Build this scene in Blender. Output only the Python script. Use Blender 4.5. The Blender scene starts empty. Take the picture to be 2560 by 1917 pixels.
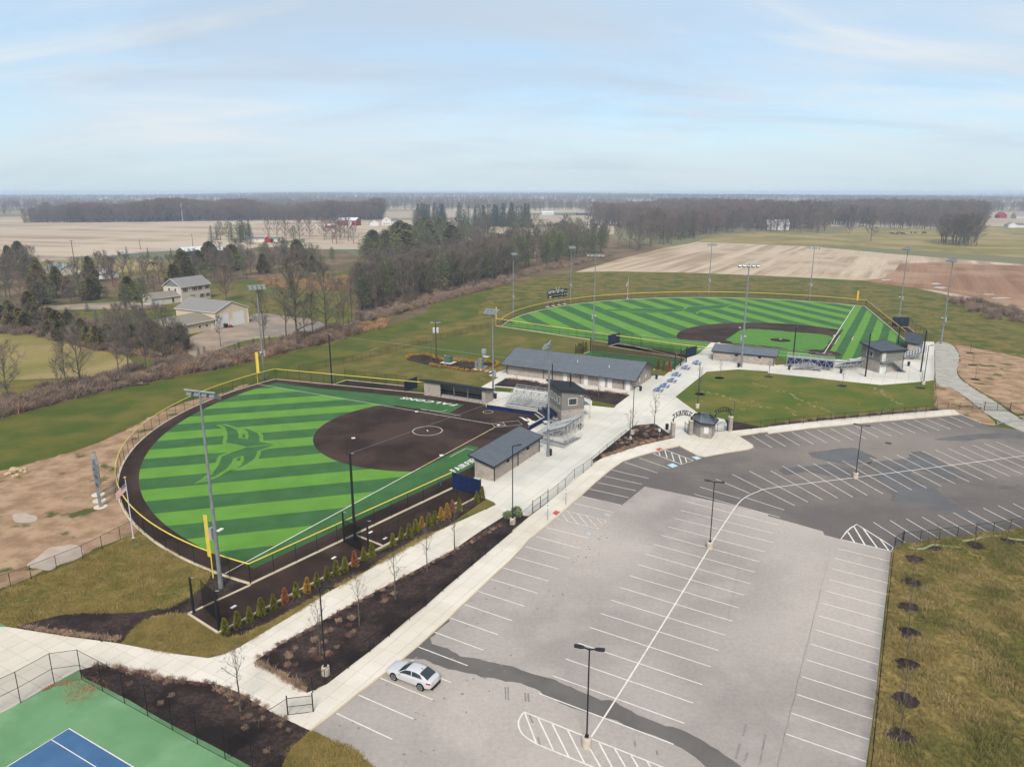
import bpy, math, random
from mathutils import Vector, Matrix
# All coordinates are metres on the surveyed site: x to the right, y away from the drone, z up.
scene = bpy.context.scene
C = scene.collection
R = random.Random(11)
PI = math.pi
# ---------------------------------------------------------------- camera
cam = bpy.data.objects.new('camera', bpy.data.cameras.new('camera'))
C.objects.link(cam)
cam.location = (0, 0, 41.0)
cam.rotation_euler = (PI/2 - math.radians(14.605), 0, 0)
cam.data.sensor_fit = 'HORIZONTAL'
cam.data.sensor_width = 36.0
cam.data.lens = 36.0*1838.0/2560.0
cam.data.clip_start = 0.5
cam.data.clip_end = 40000
scene.camera = cam
# ---------------------------------------------------------------- sky, sun, exposure
SUN_EL, SUN_AZ = math.radians(44), math.radians(182)     # azimuth clockwise from +y
world = bpy.data.worlds.new('World'); scene.world = world; world.use_nodes = True
def build_world():
    nt = world.node_tree; N = nt.nodes; L = nt.links; N.clear()
    def nd(t, **k):
        n = N.new(t)
        for a, b in k.items(): setattr(n, a, b)
        return n
    def mth(op, a, b=None, clamp=False):
        n = nd('ShaderNodeMath', operation=op, use_clamp=clamp)
        for i, q in enumerate((a, b)):
            if q is None: continue
            if isinstance(q, (int, float)): n.inputs[i].default_value = q
            else: L.new(q, n.inputs[i])
        return n.outputs[0]
    def mix(f, a, b):
        n = nd('ShaderNodeMix', data_type='RGBA')
        if isinstance(f, (int, float)): n.inputs[0].default_value = f
        else: L.new(f, n.inputs[0])
        for i, q in ((6, a), (7, b)):
            if isinstance(q, tuple): n.inputs[i].default_value = q + (1,)
            else: L.new(q, n.inputs[i])
        return n.outputs[2]
    out = nd('ShaderNodeOutputWorld'); bg = nd('ShaderNodeBackground')
    sky = nd('ShaderNodeTexSky', sky_type='NISHITA')
    sky.sun_disc = False; sky.sun_elevation = SUN_EL; sky.sun_rotation = SUN_AZ
    sky.altitude = 200; sky.air_density = 1.0; sky.dust_density = 0.6; sky.ozone_density = 1.6
    tc = nd('ShaderNodeTexCoord'); sp = nd('ShaderNodeSeparateXYZ'); L.new(tc.outputs['Generated'], sp.inputs[0])
    z = mth('MAXIMUM', sp.outputs[2], 0.0)
    den = mth('ADD', z, 0.24)
    cb = nd('ShaderNodeCombineXYZ')
    L.new(mth('DIVIDE', sp.outputs[0], den), cb.inputs[0]); L.new(mth('DIVIDE', sp.outputs[1], den), cb.inputs[1])
    def cloud(rot, scl, seed, scale, detail, dist, lo, hi, rough=0.55):
        mp = nd('ShaderNodeMapping'); L.new(cb.outputs[0], mp.inputs[0])
        mp.inputs['Rotation'].default_value = (0, 0, rot); mp.inputs['Scale'].default_value = scl
        mp.inputs['Location'].default_value = (seed, seed*0.7, seed*1.3)
        nz = nd('ShaderNodeTexNoise'); L.new(mp.outputs[0], nz.inputs['Vector'])
        nz.inputs['Scale'].default_value = scale; nz.inputs['Detail'].default_value = detail
        nz.inputs['Roughness'].default_value = rough; nz.inputs['Distortion'].default_value = dist
        mr = nd('ShaderNodeMapRange', interpolation_type='SMOOTHSTEP'); L.new(nz.outputs[0], mr.inputs[0])
        mr.inputs[1].default_value = lo; mr.inputs[2].default_value = hi
        return mr.outputs[0]
    # thin high veil, brighter streaks, then low grey banks
    veil = cloud(0.2, (0.6, 1.0, 1), 3.1, 1.1, 6, 0.4, 0.30, 0.72)
    streak = cloud(-0.62, (0.55, 1.7, 1), 7.7, 1.35, 7, 0.9, 0.47, 0.74, 0.56)
    bank = cloud(0.15, (0.55, 1.3, 1), 12.4, 1.2, 7, 0.6, 0.46, 0.74, 0.56)
    base = mix(mth('MULTIPLY', veil, 0.72), mix(0.55, sky.outputs[0], (2.6, 4.1, 5.5)), (4.3, 4.75, 5.25))
    c1 = mix(mth('MULTIPLY', streak, 0.78), base, (5.1, 5.3, 5.45))
    c2 = mix(mth('MULTIPLY', bank, 0.7), c1, (3.4, 4.0, 4.7))
    hz = nd('ShaderNodeMapRange', interpolation_type='SMOOTHSTEP'); L.new(z, hz.inputs[0])
    hz.inputs[1].default_value = 0.0; hz.inputs[2].default_value = 0.09; hz.inputs[3].default_value = 0.7; hz.inputs[4].default_value = 0.0
    c3 = mix(hz.outputs[0], c2, (3.75, 4.5, 4.95))
    L.new(c3, bg.inputs[0]); bg.inputs[1].default_value = 0.05
    L.new(bg.outputs[0], out.inputs[0])
build_world()
sun = bpy.data.objects.new('sun', bpy.data.lights.new('sun', 'SUN')); C.objects.link(sun)
sun.data.energy = 1.5; sun.data.angle = math.radians(16); sun.data.color = (1.0, 0.955, 0.90)
sun.rotation_euler = (PI/2 - SUN_EL, 0, PI - SUN_AZ)
vs = scene.view_settings
vs.view_transform = 'Standard'; vs.look = 'None'; vs.gamma = 1.0; vs.use_curve_mapping = False; vs.exposure = 1.7
scene.render.engine = 'CYCLES'
cy = scene.cycles
cy.max_bounces = 6; cy.diffuse_bounces = 2; cy.glossy_bounces = 3; cy.transmission_bounces = 4
cy.transparent_max_bounces = 24; cy.volume_bounces = 0; cy.caustics_reflective = False; cy.caustics_refractive = False
cy.use_denoising = True; cy.denoiser = 'OPENIMAGEDENOISE'; cy.denoising_prefilter = 'ACCURATE'; cy.denoising_input_passes = 'RGB_ALBEDO_NORMAL'

# ---------------------------------------------------------------- mesh helpers
class MB:
    def __init__(s): s.v = []; s.f = []; s.m = []
    def add(s, v, f, mi=0):
        o = len(s.v); s.v += [tuple(q) for q in v]; s.f += [tuple(o+i for i in q) for q in f]; s.m += [mi]*len(f); return s
    def box(s, c, d, rz=0, mi=0, top=1.0):
        x, y, z = d[0]/2, d[1]/2, d[2]/2; ca, sa = math.cos(rz), math.sin(rz); v = []
        for k, (i, j, w) in enumerate([(-1,-1,-1),(1,-1,-1),(1,1,-1),(-1,1,-1),(-1,-1,1),(1,-1,1),(1,1,1),(-1,1,1)]):
            t = top if w > 0 else 1; a, b = i*x*t, j*y*t
            v.append((c[0]+a*ca-b*sa, c[1]+a*sa+b*ca, c[2]+w*z))
        return s.add(v, [(0,3,2,1),(4,5,6,7),(0,1,5,4),(1,2,6,5),(2,3,7,6),(3,0,4,7)], mi)
    def bar(s, a, b, w, h=None, mi=0):
        a = Vector(a); b = Vector(b); h = w if h is None else h; d = (b-a)
        if d.length < 1e-6: return s
        d.normalize(); up = Vector((0,0,1)) if abs(d.z) < 0.98 else Vector((1,0,0))
        sx = d.cross(up).normalized()*(w/2); uy = sx.cross(d).normalized()*(h/2)
        v = [a-sx-uy, a+sx-uy, a+sx+uy, a-sx+uy, b-sx-uy, b+sx-uy, b+sx+uy, b-sx+uy]
        return s.add(v, [(0,1,2,3),(7,6,5,4),(4,5,1,0),(5,6,2,1),(6,7,3,2),(7,4,0,3)], mi)
    def tube(s, a, b, r0, r1=None, n=8, mi=0, cap=True):
        a = Vector(a); b = Vector(b); r1 = r0 if r1 is None else r1; d = (b-a)
        if d.length < 1e-6: return s
        d.normalize(); up = Vector((0,0,1)) if abs(d.z) < 0.95 else Vector((1,0,0))
        x = d.cross(up).normalized(); y = d.cross(x)
        v = [a+(x*math.cos(2*PI*i/n)+y*math.sin(2*PI*i/n))*r0 for i in range(n)] + [b+(x*math.cos(2*PI*i/n)+y*math.sin(2*PI*i/n))*r1 for i in range(n)]
        f = [(i, n+i, n+(i+1)%n, (i+1)%n) for i in range(n)]
        if cap: f += [tuple(range(n)), tuple(range(2*n-1, n-1, -1))]
        return s.add(v, f, mi)
    def path(s, pts, r, n=6, mi=0):
        for a, b in zip(pts, pts[1:]): s.tube(a, b, r, r, n, mi)
        return s
    def prism(s, poly, z0, z1, mi=0, bottom=False):
        poly = ccw(poly); n = len(poly)
        v = [(x, y, z0) for x, y in poly] + [(x, y, z1) for x, y in poly]
        f = [tuple(range(n, 2*n))] + [(i, (i+1) % n, n+(i+1) % n, n+i) for i in range(n)]
        if bottom: f.append(tuple(range(n-1, -1, -1)))
        return s.add(v, f, mi)
    def sheet(s, poly, z, mi=0):
        poly = ccw(poly); return s.add([(x, y, z) for x, y in poly], [tuple(range(len(poly)))], mi)
    def lathe(s, c, prof, n=12, mi=0):
        v = []; f = []
        for r, z in prof:
            for i in range(n): v.append((c[0]+r*math.cos(2*PI*i/n), c[1]+r*math.sin(2*PI*i/n), c[2]+z))
        for k in range(len(prof)-1):
            for i in range(n): f.append((k*n+i, k*n+(i+1) % n, (k+1)*n+(i+1) % n, (k+1)*n+i))
        f.append(tuple(range(n-1, -1, -1))); f.append(tuple(range((len(prof)-1)*n, len(prof)*n)))
        return s.add(v, f, mi)
    def strip(s, pts, w, z, mi=0):       # a painted line following 2d points
        for a, b in zip(pts, pts[1:]):
            dx, dy = b[0]-a[0], b[1]-a[1]; l = math.hypot(dx, dy)
            if l < 1e-5: continue
            nx, ny = -dy/l*w/2, dx/l*w/2; ex, ey = dx/l*w*0.0, dy/l*w*0.0
            s.add([(a[0]-nx-ex, a[1]-ny-ey, z), (b[0]-nx+ex, b[1]-ny+ey, z), (b[0]+nx+ex, b[1]+ny+ey, z), (a[0]+nx-ex, a[1]+ny-ey, z)], [(0,1,2,3)], mi)
        return s
    def ribbon(s, pts, w, z, mi=0, closed=False):   # mitred band along a 2d polyline
        n = len(pts); L_ = []; R_ = []
        for i in range(n):
            a = pts[(i-1) % n] if (closed or i) else pts[i]; b = pts[(i+1) % n] if (closed or i < n-1) else pts[i]
            dx, dy = b[0]-a[0], b[1]-a[1]; l = math.hypot(dx, dy) or 1; nx, ny = -dy/l*w/2, dx/l*w/2
            L_.append((pts[i][0]+nx, pts[i][1]+ny, z)); R_.append((pts[i][0]-nx, pts[i][1]-ny, z))
        m = n if closed else n-1
        return s.add(L_+R_, [(n+i, n+(i+1) % n, (i+1) % n, i) for i in range(m)], mi)
    def build(s, name, mats, parent=None, smooth=False, loc=None):
        me = bpy.data.meshes.new(name); me.from_pydata(s.v, [], s.f)
        for m in (mats if isinstance(mats, (list, tuple)) else [mats]): me.materials.append(m)
        if len(set(s.m)) > 1: me.polygons.foreach_set('material_index', s.m)
        if smooth: me.polygons.foreach_set('use_smooth', [True]*len(s.f))
        me.update()
        return link(name, me, parent, loc)
def link(name, me, parent=None, loc=None, rz=0):
    o = bpy.data.objects.new(name, me); C.objects.link(o)
    if parent is not None: o.parent = parent
    if loc is not None: o.location = loc
    if rz: o.rotation_euler = (0, 0, rz)
    return o
def tag(o, label, cat, group=None):
    o['label'] = label; o['category'] = cat
    if group: o['group'] = group
    return o
def thing(name, label, cat, loc=(0,0,0), rz=0, group=None):
    o = bpy.data.objects.new(name, None); C.objects.link(o); o.location = loc if len(loc) == 3 else (loc[0], loc[1], 0)
    o.rotation_euler = (0, 0, rz); o.empty_display_size = 0.3
    return tag(o, label, cat, group)
def struct(o): o['kind'] = 'structure'; return o
def stuff(o, label=None, cat=None):
    o['kind'] = 'stuff'
    if label: o['label'] = label; o['category'] = cat
    return o
def dup(root, loc, rz=0, sc=None, label=None, group=None):
    r = root.copy(); C.objects.link(r); r.location = loc if len(loc) == 3 else (loc[0], loc[1], 0); r.rotation_euler = (0, 0, rz)
    if sc is not None: r.scale = sc if isinstance(sc, tuple) else (sc, sc, sc)
    if label: r['label'] = label
    if group: r['group'] = group
    for ch in list(root.children):
        c = ch.copy(); C.objects.link(c); c.parent = r
        for g in list(ch.children):
            d = g.copy(); C.objects.link(d); d.parent = c
    return r
def area(p): return sum(p[i][0]*p[(i+1) % len(p)][1]-p[(i+1) % len(p)][0]*p[i][1] for i in range(len(p)))/2
def ccw(p): return list(p) if area(p) > 0 else list(p)[::-1]
def smooth(p, k=4, closed=True):
    n = len(p); o = []
    rng = range(n) if closed else range(n-1)
    for i in rng:
        if closed: a, b, c, d = p[(i-1) % n], p[i], p[(i+1) % n], p[(i+2) % n]
        else: a, b, c, d = p[max(i-1,0)], p[i], p[i+1], p[min(i+2,n-1)]
        for j in range(k):
            t = j/k; t2 = t*t; t3 = t2*t
            o.append(tuple(0.5*((2*b[q])+(-a[q]+c[q])*t+(2*a[q]-5*b[q]+4*c[q]-d[q])*t2+(-a[q]+3*b[q]-3*c[q]+d[q])*t3) for q in (0,1)))
    if not closed: o.append(p[-1])
    return o
def jag(p, step, amp, rnd=R):     # ragged edge
    o = []
    for i in range(len(p)):
        a, b = p[i], p[(i+1) % len(p)]; l = math.dist(a, b); n = max(1, int(l/step))
        dx, dy = (b[0]-a[0])/max(l,1e-6), (b[1]-a[1])/max(l,1e-6)
        for j in range(n):
            t = j/n; k = rnd.gauss(0, amp)*(1 if j else 0.3)
            o.append((a[0]+(b[0]-a[0])*t-dy*k, a[1]+(b[1]-a[1])*t+dx*k))
    return o
def clip(poly, a, b):    # keep the side left of a->b
    out = []; n = len(poly); nx, ny = -(b[1]-a[1]), b[0]-a[0]
    d = [(q[0]-a[0])*nx+(q[1]-a[1])*ny for q in poly]
    for i in range(n):
        j = (i+1) % n
        if d[i] >= 0: out.append(poly[i])
        if (d[i] > 0 and d[j] < 0) or (d[i] < 0 and d[j] > 0):
            t = d[i]/(d[i]-d[j]); out.append((poly[i][0]+(poly[j][0]-poly[i][0])*t, poly[i][1]+(poly[j][1]-poly[i][1])*t))
    return out
def clean(p, eps=1e-4):
    o = []
    for q in p:
        if not o or math.dist(q, o[-1]) > eps: o.append(q)
    if len(o) > 1 and math.dist(o[0], o[-1]) < eps: o.pop()
    return o
def cellclip(poly, quad):
    for i in range(4):
        poly = clip(poly, quad[i], quad[(i+1) % 4])
        if len(poly) < 3: return []
    return clean(poly)
def lerp(a, b, t): return tuple(a[i]+(b[i]-a[i])*t for i in range(len(a)))
def inside(pt, poly):
    x, y = pt; c = False; n = len(poly); j = n-1
    for i in range(n):
        if (poly[i][1] > y) != (poly[j][1] > y) and x < (poly[j][0]-poly[i][0])*(y-poly[i][1])/(poly[j][1]-poly[i][1])+poly[i][0]: c = not c
        j = i
    return c
def along(pts, step, jit=0.0):
    seg = [math.dist(a, b) for a, b in zip(pts, pts[1:])]; tot = sum(seg); n = max(1, round(tot/step)); o = []
    for k in range(n+1):
        s = min(max(tot*k/n + (R.uniform(-jit, jit) if 0 < k < n else 0), 0), tot); i = 0
        while i < len(seg)-1 and s > seg[i]: s -= seg[i]; i += 1
        o.append(lerp(pts[i], pts[i+1], s/seg[i] if seg[i] else 0))
    return o
def ang(a, b): return math.atan2(b[1]-a[1], b[0]-a[0])
def pol(c, r, deg): return (c[0]+r*math.cos(math.radians(deg)), c[1]+r*math.sin(math.radians(deg)))
def arcpts(c, r, a0, a1, n): return [pol(c, r, a0+(a1-a0)*i/n) for i in range(n+1)]

# ---------------------------------------------------------------- materials
def srgb(r, g, b): return tuple(((q/255)/12.92 if q/255 <= 0.04045 else ((q/255+0.055)/1.055)**2.4) for q in (r, g, b))
M = {}
def mat(name, c1, c2=None, scale=1.0, c3=None, scale3=0.1, lo=0.35, hi=0.65, lo3=0.45, hi3=0.6, rough=0.85, metal=0.0, grain=0.0, gscale=40.0, bump=0.0, bscale=None, spec=None, detail=5, local=False, stretch=None, objvar=0.0):
    m = bpy.data.materials.new(name); m.use_nodes = True; nt = m.node_tree; N = nt.nodes; L = nt.links
    b = N['Principled BSDF']; b.inputs['Roughness'].default_value = rough; b.inputs['Metallic'].default_value = metal
    b.inputs['Specular IOR Level'].default_value = spec if spec is not None else (0.3 if metal or rough < 0.6 else 0.05)
    M[name] = m
    if c2 is None and not grain and not bump and not objvar: b.inputs['Base Color'].default_value = tuple(c1)+(1,); return m
    if local: src = N.new('ShaderNodeTexCoord').outputs['Object']
    else: src = N.new('ShaderNodeNewGeometry').outputs['Position']
    if stretch:
        mp = N.new('ShaderNodeMapping'); L.new(src, mp.inputs[0]); mp.vector_type = 'TEXTURE'; mp.inputs['Rotation'].default_value = (0, 0, stretch[0]); mp.inputs['Scale'].default_value = tuple(1/q for q in stretch[1]); src2 = mp.outputs[0]
    else: src2 = src
    def noise(s, d, v=src, ro=0.55):
        n = N.new('ShaderNodeTexNoise'); L.new(v, n.inputs['Vector']); n.inputs['Scale'].default_value = s; n.inputs['Detail'].default_value = d; n.inputs['Roughness'].default_value = ro; return n.outputs[0]
    def rng(s, a, z):
        n = N.new('ShaderNodeMapRange'); n.interpolation_type = 'SMOOTHSTEP'; L.new(s, n.inputs[0]); n.inputs[1].default_value = a; n.inputs[2].default_value = z; return n.outputs[0]
    def mx(f, a, z, bt='MIX'):
        n = N.new('ShaderNodeMix'); n.data_type = 'RGBA'; n.blend_type = bt
        if isinstance(f, float): n.inputs[0].default_value = f
        else: L.new(f, n.inputs[0])
        for i, q in ((6, a), (7, z)):
            if isinstance(q, tuple): n.inputs[i].default_value = q[:3]+(1,)
            else: L.new(q, n.inputs[i])
        return n.outputs[2]
    col = tuple(c1)
    if c2 is not None: col = mx(rng(noise(scale, detail, src2), lo, hi), tuple(c1), tuple(c2))
    if c3 is not None: col = mx(rng(noise(scale3, 6, src, 0.6), lo3, hi3), col, tuple(c3))
    if grain:
        g = N.new('ShaderNodeMapRange'); L.new(noise(gscale, 6, src2, 0.78), g.inputs[0]); g.inputs[1].default_value = 0.25; g.inputs[2].default_value = 0.75; g.inputs[3].default_value = 1-grain; g.inputs[4].default_value = 1+grain
        n = N.new('ShaderNodeVectorMath'); n.operation = 'SCALE'
        if isinstance(col, tuple): n.inputs[0].default_value = col
        else: L.new(col, n.inputs[0])
        L.new(g.outputs[0], n.inputs['Scale']); col = n.outputs[0]
    if objvar:
        oi = N.new('ShaderNodeObjectInfo'); g = N.new('ShaderNodeMapRange'); L.new(oi.outputs['Random'], g.inputs[0]); g.inputs[3].default_value = 1-objvar; g.inputs[4].default_value = 1+objvar
        n = N.new('ShaderNodeVectorMath'); n.operation = 'SCALE'
        if isinstance(col, tuple): n.inputs[0].default_value = col
        else: L.new(col, n.inputs[0])
        L.new(g.outputs[0], n.inputs['Scale']); col = n.outputs[0]
    if isinstance(col, tuple): b.inputs['Base Color'].default_value = col[:3]+(1,)
    else: L.new(col, b.inputs['Base Color'])
    if bump:
        bp = N.new('ShaderNodeBump'); bp.inputs['Strength'].default_value = 1.0; bp.inputs['Distance'].default_value = bump
        L.new(noise(bscale or gscale, 4, src2, 0.6), bp.inputs['Height']); L.new(bp.outputs[0], b.inputs['Normal'])
    return m
def see_through(name, col, fac):
    m = bpy.data.materials.new(name); m.use_nodes = True; nt = m.node_tree; N = nt.nodes; N.clear()
    o = N.new('ShaderNodeOutputMaterial'); mi = N.new('ShaderNodeMixShader'); t = N.new('ShaderNodeBsdfTransparent'); d = N.new('ShaderNodeBsdfDiffuse')
    d.inputs[0].default_value = tuple(col)+(1,); mi.inputs[0].default_value = fac
    nt.links.new(t.outputs[0], mi.inputs[1]); nt.links.new(d.outputs[0], mi.inputs[2]); nt.links.new(mi.outputs[0], o.inputs[0]); M[name] = m; return m
def block_mat(name, cols, mortar, bw, bh, rough=0.9):
    # split-face masonry: brick pattern laid in the wall's own plane
    m = bpy.data.materials.new(name); m.use_nodes = True; nt = m.node_tree; N = nt.nodes; L = nt.links; b = N['Principled BSDF']; b.inputs['Roughness'].default_value = rough
    ge = N.new('ShaderNodeNewGeometry'); cr = N.new('ShaderNodeVectorMath'); cr.operation = 'CROSS_PRODUCT'; cr.inputs[0].default_value = (0, 0, 1); L.new(ge.outputs['True Normal'], cr.inputs[1])
    dt = N.new('ShaderNodeVectorMath'); dt.operation = 'DOT_PRODUCT'; L.new(ge.outputs['Position'], dt.inputs[0]); L.new(cr.outputs[0], dt.inputs[1])
    sz = N.new('ShaderNodeSeparateXYZ'); L.new(ge.outputs['Position'], sz.inputs[0]); cb = N.new('ShaderNodeCombineXYZ'); L.new(dt.outputs['Value'], cb.inputs[0]); L.new(sz.outputs[2], cb.inputs[1])
    br = N.new('ShaderNodeTexBrick'); L.new(cb.outputs[0], br.inputs['Vector'])
    br.inputs['Scale'].default_value = 1.0; br.inputs['Brick Width'].default_value = bw; br.inputs['Row Height'].default_value = bh; br.inputs['Mortar Size'].default_value = 0.014; br.inputs['Mortar Smooth'].default_value = 0.2
    br.inputs['Bias'].default_value = 0.0
    br.inputs['Color1'].default_value = cols[0]+(1,); br.inputs['Color2'].default_value = cols[1]+(1,); br.inputs['Mortar'].default_value = mortar+(1,)
    L.new(br.outputs[0], b.inputs['Base Color'])
    bp = N.new('ShaderNodeBump'); bp.invert = True; bp.inputs['Distance'].default_value = 0.03; L.new(br.outputs['Fac'], bp.inputs['Height']); L.new(bp.outputs[0], b.inputs['Normal'])
    M[name] = m; return m
KW = (0.72, 0.685, 0.64)     # photograph level -> surface colour, neutralising the blue skylight
def s_(r, g, b): return tuple(q*k for q, k in zip(srgb(r, g, b), KW))
mat('lawn', s_(100,98,48), s_(126,114,64), 0.22, s_(88,98,44), 0.035, grain=0.35, gscale=3.2, bump=0.03, bscale=9, detail=8)
mat('lawn_green', s_(78,94,38), s_(110,106,50), 0.12, s_(112,108,54), 0.06, 0.35, 0.7, 0.5, 0.72, grain=0.28, gscale=4.0, bump=0.03, bscale=9, detail=8)
mat('lawn_olive', s_(106,98,50), s_(134,120,68), 0.5, s_(82,92,40), 0.15, grain=0.4, gscale=3.0, bump=0.04, bscale=6, detail=8)
mat('lawn_worn', s_(86,104,42), s_(120,114,56), 0.13, s_(160,146,100), 0.5, 0.35, 0.7, 0.64, 0.72, grain=0.3, gscale=4.0, bump=0.03, bscale=9, detail=8)
mat('dry_meadow', s_(132,114,68), s_(158,138,88), 0.6, s_(104,100,52), 0.2, grain=0.4, gscale=2.2, bump=0.06, bscale=4, detail=8)
mat('pasture', s_(150,136,86), s_(126,122,68), 0.03, s_(164,146,104), 0.02, grain=0.2, gscale=1.2, detail=8)
mat('bare_soil', s_(184,156,128), s_(152,124,98), 0.35, s_(90,94,52), 0.22, 0.35, 0.65, 0.56, 0.66, grain=0.18, gscale=6, bump=0.03, bscale=3, detail=7)
mat('asphalt_old', s_(178,170,166), s_(158,151,147), 0.14, s_(190,182,176), 0.035, grain=0.16, gscale=2.6, rough=0.9, detail=7)
mat('asphalt_new', s_(118,112,110), s_(108,103,102), 0.12, s_(146,138,132), 0.02, 0.3, 0.7, 0.42, 0.62, grain=0.18, gscale=2.6, rough=0.85, detail=7)
mat('asphalt_wet', s_(114,109,106), s_(102,98,96), 0.3, grain=0.08, gscale=9, rough=0.7, spec=0.25)
mat('asphalt_pool', s_(108,104,102), s_(92,89,88), 0.16, rough=0.42, spec=0.3)
mat('concrete', s_(226,219,206), s_(214,207,195), 0.12, s_(232,226,216), 0.05, grain=0.04, gscale=5, rough=0.9, detail=6, objvar=0.035)
mat('concrete_cool', s_(218,217,210), s_(206,205,198), 0.12, s_(228,224,214), 0.04, grain=0.04, gscale=5, rough=0.9, detail=6, objvar=0.04)
mat('joint', s_(150,142,130), rough=0.95)
mat('kerb', s_(222,208,184), s_(206,192,168), 0.4, grain=0.05, gscale=8, rough=0.9)
mat('mulch', s_(58,48,46), s_(82,69,66), 3.0, s_(50,42,41), 0.3, grain=0.5, gscale=14, bump=0.05, bscale=12, rough=0.95)
mat('infield', s_(66,53,48), s_(54,43,39), 0.25, s_(78,63,57), 0.08, grain=0.22, gscale=6, rough=0.95, bump=0.01, bscale=20, detail=8)
mat('turf_light', s_(108,158,68), s_(100,149,62), 0.3, grain=0.10, gscale=5, rough=0.9, detail=6)
mat('turf_dark', s_(72,114,70), s_(64,104,62), 0.3, grain=0.12, gscale=5, rough=0.9, detail=6)
mat('turf_mid', s_(84,132,66), s_(78,124,62), 0.4, grain=0.10, gscale=5, rough=0.9)
mat('paint_white', s_(240,238,232), s_(226,222,214), 1.2, rough=0.7)
mat('paint_worn', s_(226,222,214), s_(188,181,176), 1.6, rough=0.8, lo=0.42, hi=0.7)
mat('paint_yellow', s_(226,205,120), s_(236,226,190), 0.8, rough=0.7)
mat('ada_blue', s_(178,212,232), s_(196,224,238), 1.5, rough=0.7)
mat('ada_faded', s_(178,196,204), s_(180,172,168), 2.0, rough=0.8)
mat('tactile_red', s_(206,104,104), s_(190,90,92), 2, rough=0.8)
mat('court_green', s_(116,160,118), s_(108,151,110), 0.25, s_(126,168,128), 0.15, grain=0.07, gscale=30, rough=0.8)
mat('court_blue', s_(80,118,160), s_(72,108,150), 0.4, grain=0.08, gscale=30, rough=0.8)
mat('gravel', s_(186,184,176), s_(166,164,156), 0.5, s_(150,142,128), 0.25, 0.3, 0.7, 0.6, 0.75, grain=0.2, gscale=3, rough=0.95)
mat('gravel_yard', s_(176,158,140), s_(152,138,124), 0.15, s_(140,132,126), 0.05, grain=0.12, gscale=3, rough=0.95)
mat('stubble', s_(206,188,166), s_(166,146,124), 0.07, s_(196,178,156), 0.015, lo=0.4, hi=0.6, grain=0.16, gscale=0.35, rough=0.95, stretch=(1.066, (0.07,1.7,1)))
mat('stubble_far', s_(196,178,156), s_(164,144,126), 0.05, s_(200,184,164), 0.006, lo=0.42, hi=0.6, grain=0.12, gscale=0.2, rough=0.95, stretch=(-0.3, (0.05,1.0,1)))
mat('tilled', s_(158,124,100), s_(142,110,88), 0.08, s_(172,142,118), 0.02, lo=0.42, hi=0.6, grain=0.16, gscale=0.4, rough=0.95, stretch=(1.066, (0.06,1.7,1)))
mat('water', s_(196,180,164), s_(182,162,142), 0.6, rough=0.35, spec=0.4)
mat('scuff', s_(138,132,129), s_(156,149,146), 2, rough=0.9)
mat('black_metal', (0.012,0.012,0.014), rough=0.45)
mat('fence_black', (0.014,0.014,0.016), rough=0.6)
mat('galv', s_(150,158,164), s_(132,140,146), 1.5, rough=0.5, metal=0.3)
mat('galv_light', s_(190,196,200), s_(172,178,182), 1.5, rough=0.45, metal=0.3)
mat('alu', s_(212,214,216), s_(196,198,202), 2.0, rough=0.45, metal=0.25)
mat('alu_floor', s_(196,200,204), s_(182,186,190), 2.0, rough=0.5, metal=0.25)
mat('navy', s_(30,48,92), s_(25,40,80), 2.0, rough=0.7)
mat('navy_dark', s_(44,54,74), s_(38,47,66), 2.0, rough=0.7)
mat('seat_navy', s_(32,44,84), rough=0.5)
mat('yellow', s_(236,214,92), s_(226,202,84), 2.0, rough=0.5)
mat('yellow_deep', s_(236,188,60), rough=0.5)
mat('roof_metal', s_(122,130,140), s_(114,122,132), 0.8, rough=0.5, metal=0.2, spec=0.4)
mat('roof_trim', s_(38,42,50), rough=0.5)
mat('roof_shingle', s_(60,62,66), s_(50,52,56), 4, grain=0.2, gscale=12, rough=0.95)
mat('siding', s_(138,137,134), s_(130,129,126), 3, rough=0.8)
mat('white_trim', s_(232,232,230), rough=0.6)
mat('window_glass', (0.02,0.03,0.035), rough=0.08, spec=0.8)
mat('dark_gap', (0.01,0.01,0.011), rough=0.9)
mat('door_white', s_(226,228,230), rough=0.6)
mat('plank_shade', s_(104,108,114), rough=0.6)  # foot planks coloured dark, painting in the shaded gaps between seat rows
mat('bench_dark', s_(40,42,46), rough=0.7)
mat('lamp_grey', s_(140,146,152), rough=0.4, metal=0.3)
mat('lamp_lens', s_(205,210,214), rough=0.25)
mat('wood_pole', s_(96,80,70), s_(78,64,56), 3, rough=0.9)
mat('picnic_blue', s_(70,116,190), s_(60,104,178), 4, rough=0.5)
mat('trash_black', s_(38,38,42), rough=0.4)
mat('base_white', s_(235,235,235), rough=0.6)
mat('soffit', s_(44,46,52), rough=0.7)
see_through('chain_link', (0.012,0.012,0.012), 0.17)
see_through('chain_grey', (0.35,0.36,0.37), 0.12)
see_through('black_net', (0.01,0.01,0.01), 0.30)
see_through('black_net_thick', (0.008,0.008,0.008), 0.55)
block_mat('block', (s_(198,188,178), s_(168,158,150)), s_(146,137,130), 0.41, 0.205)
block_mat('block_grey', (s_(192,186,180), s_(160,154,148)), s_(138,131,126), 0.41, 0.205)

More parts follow.
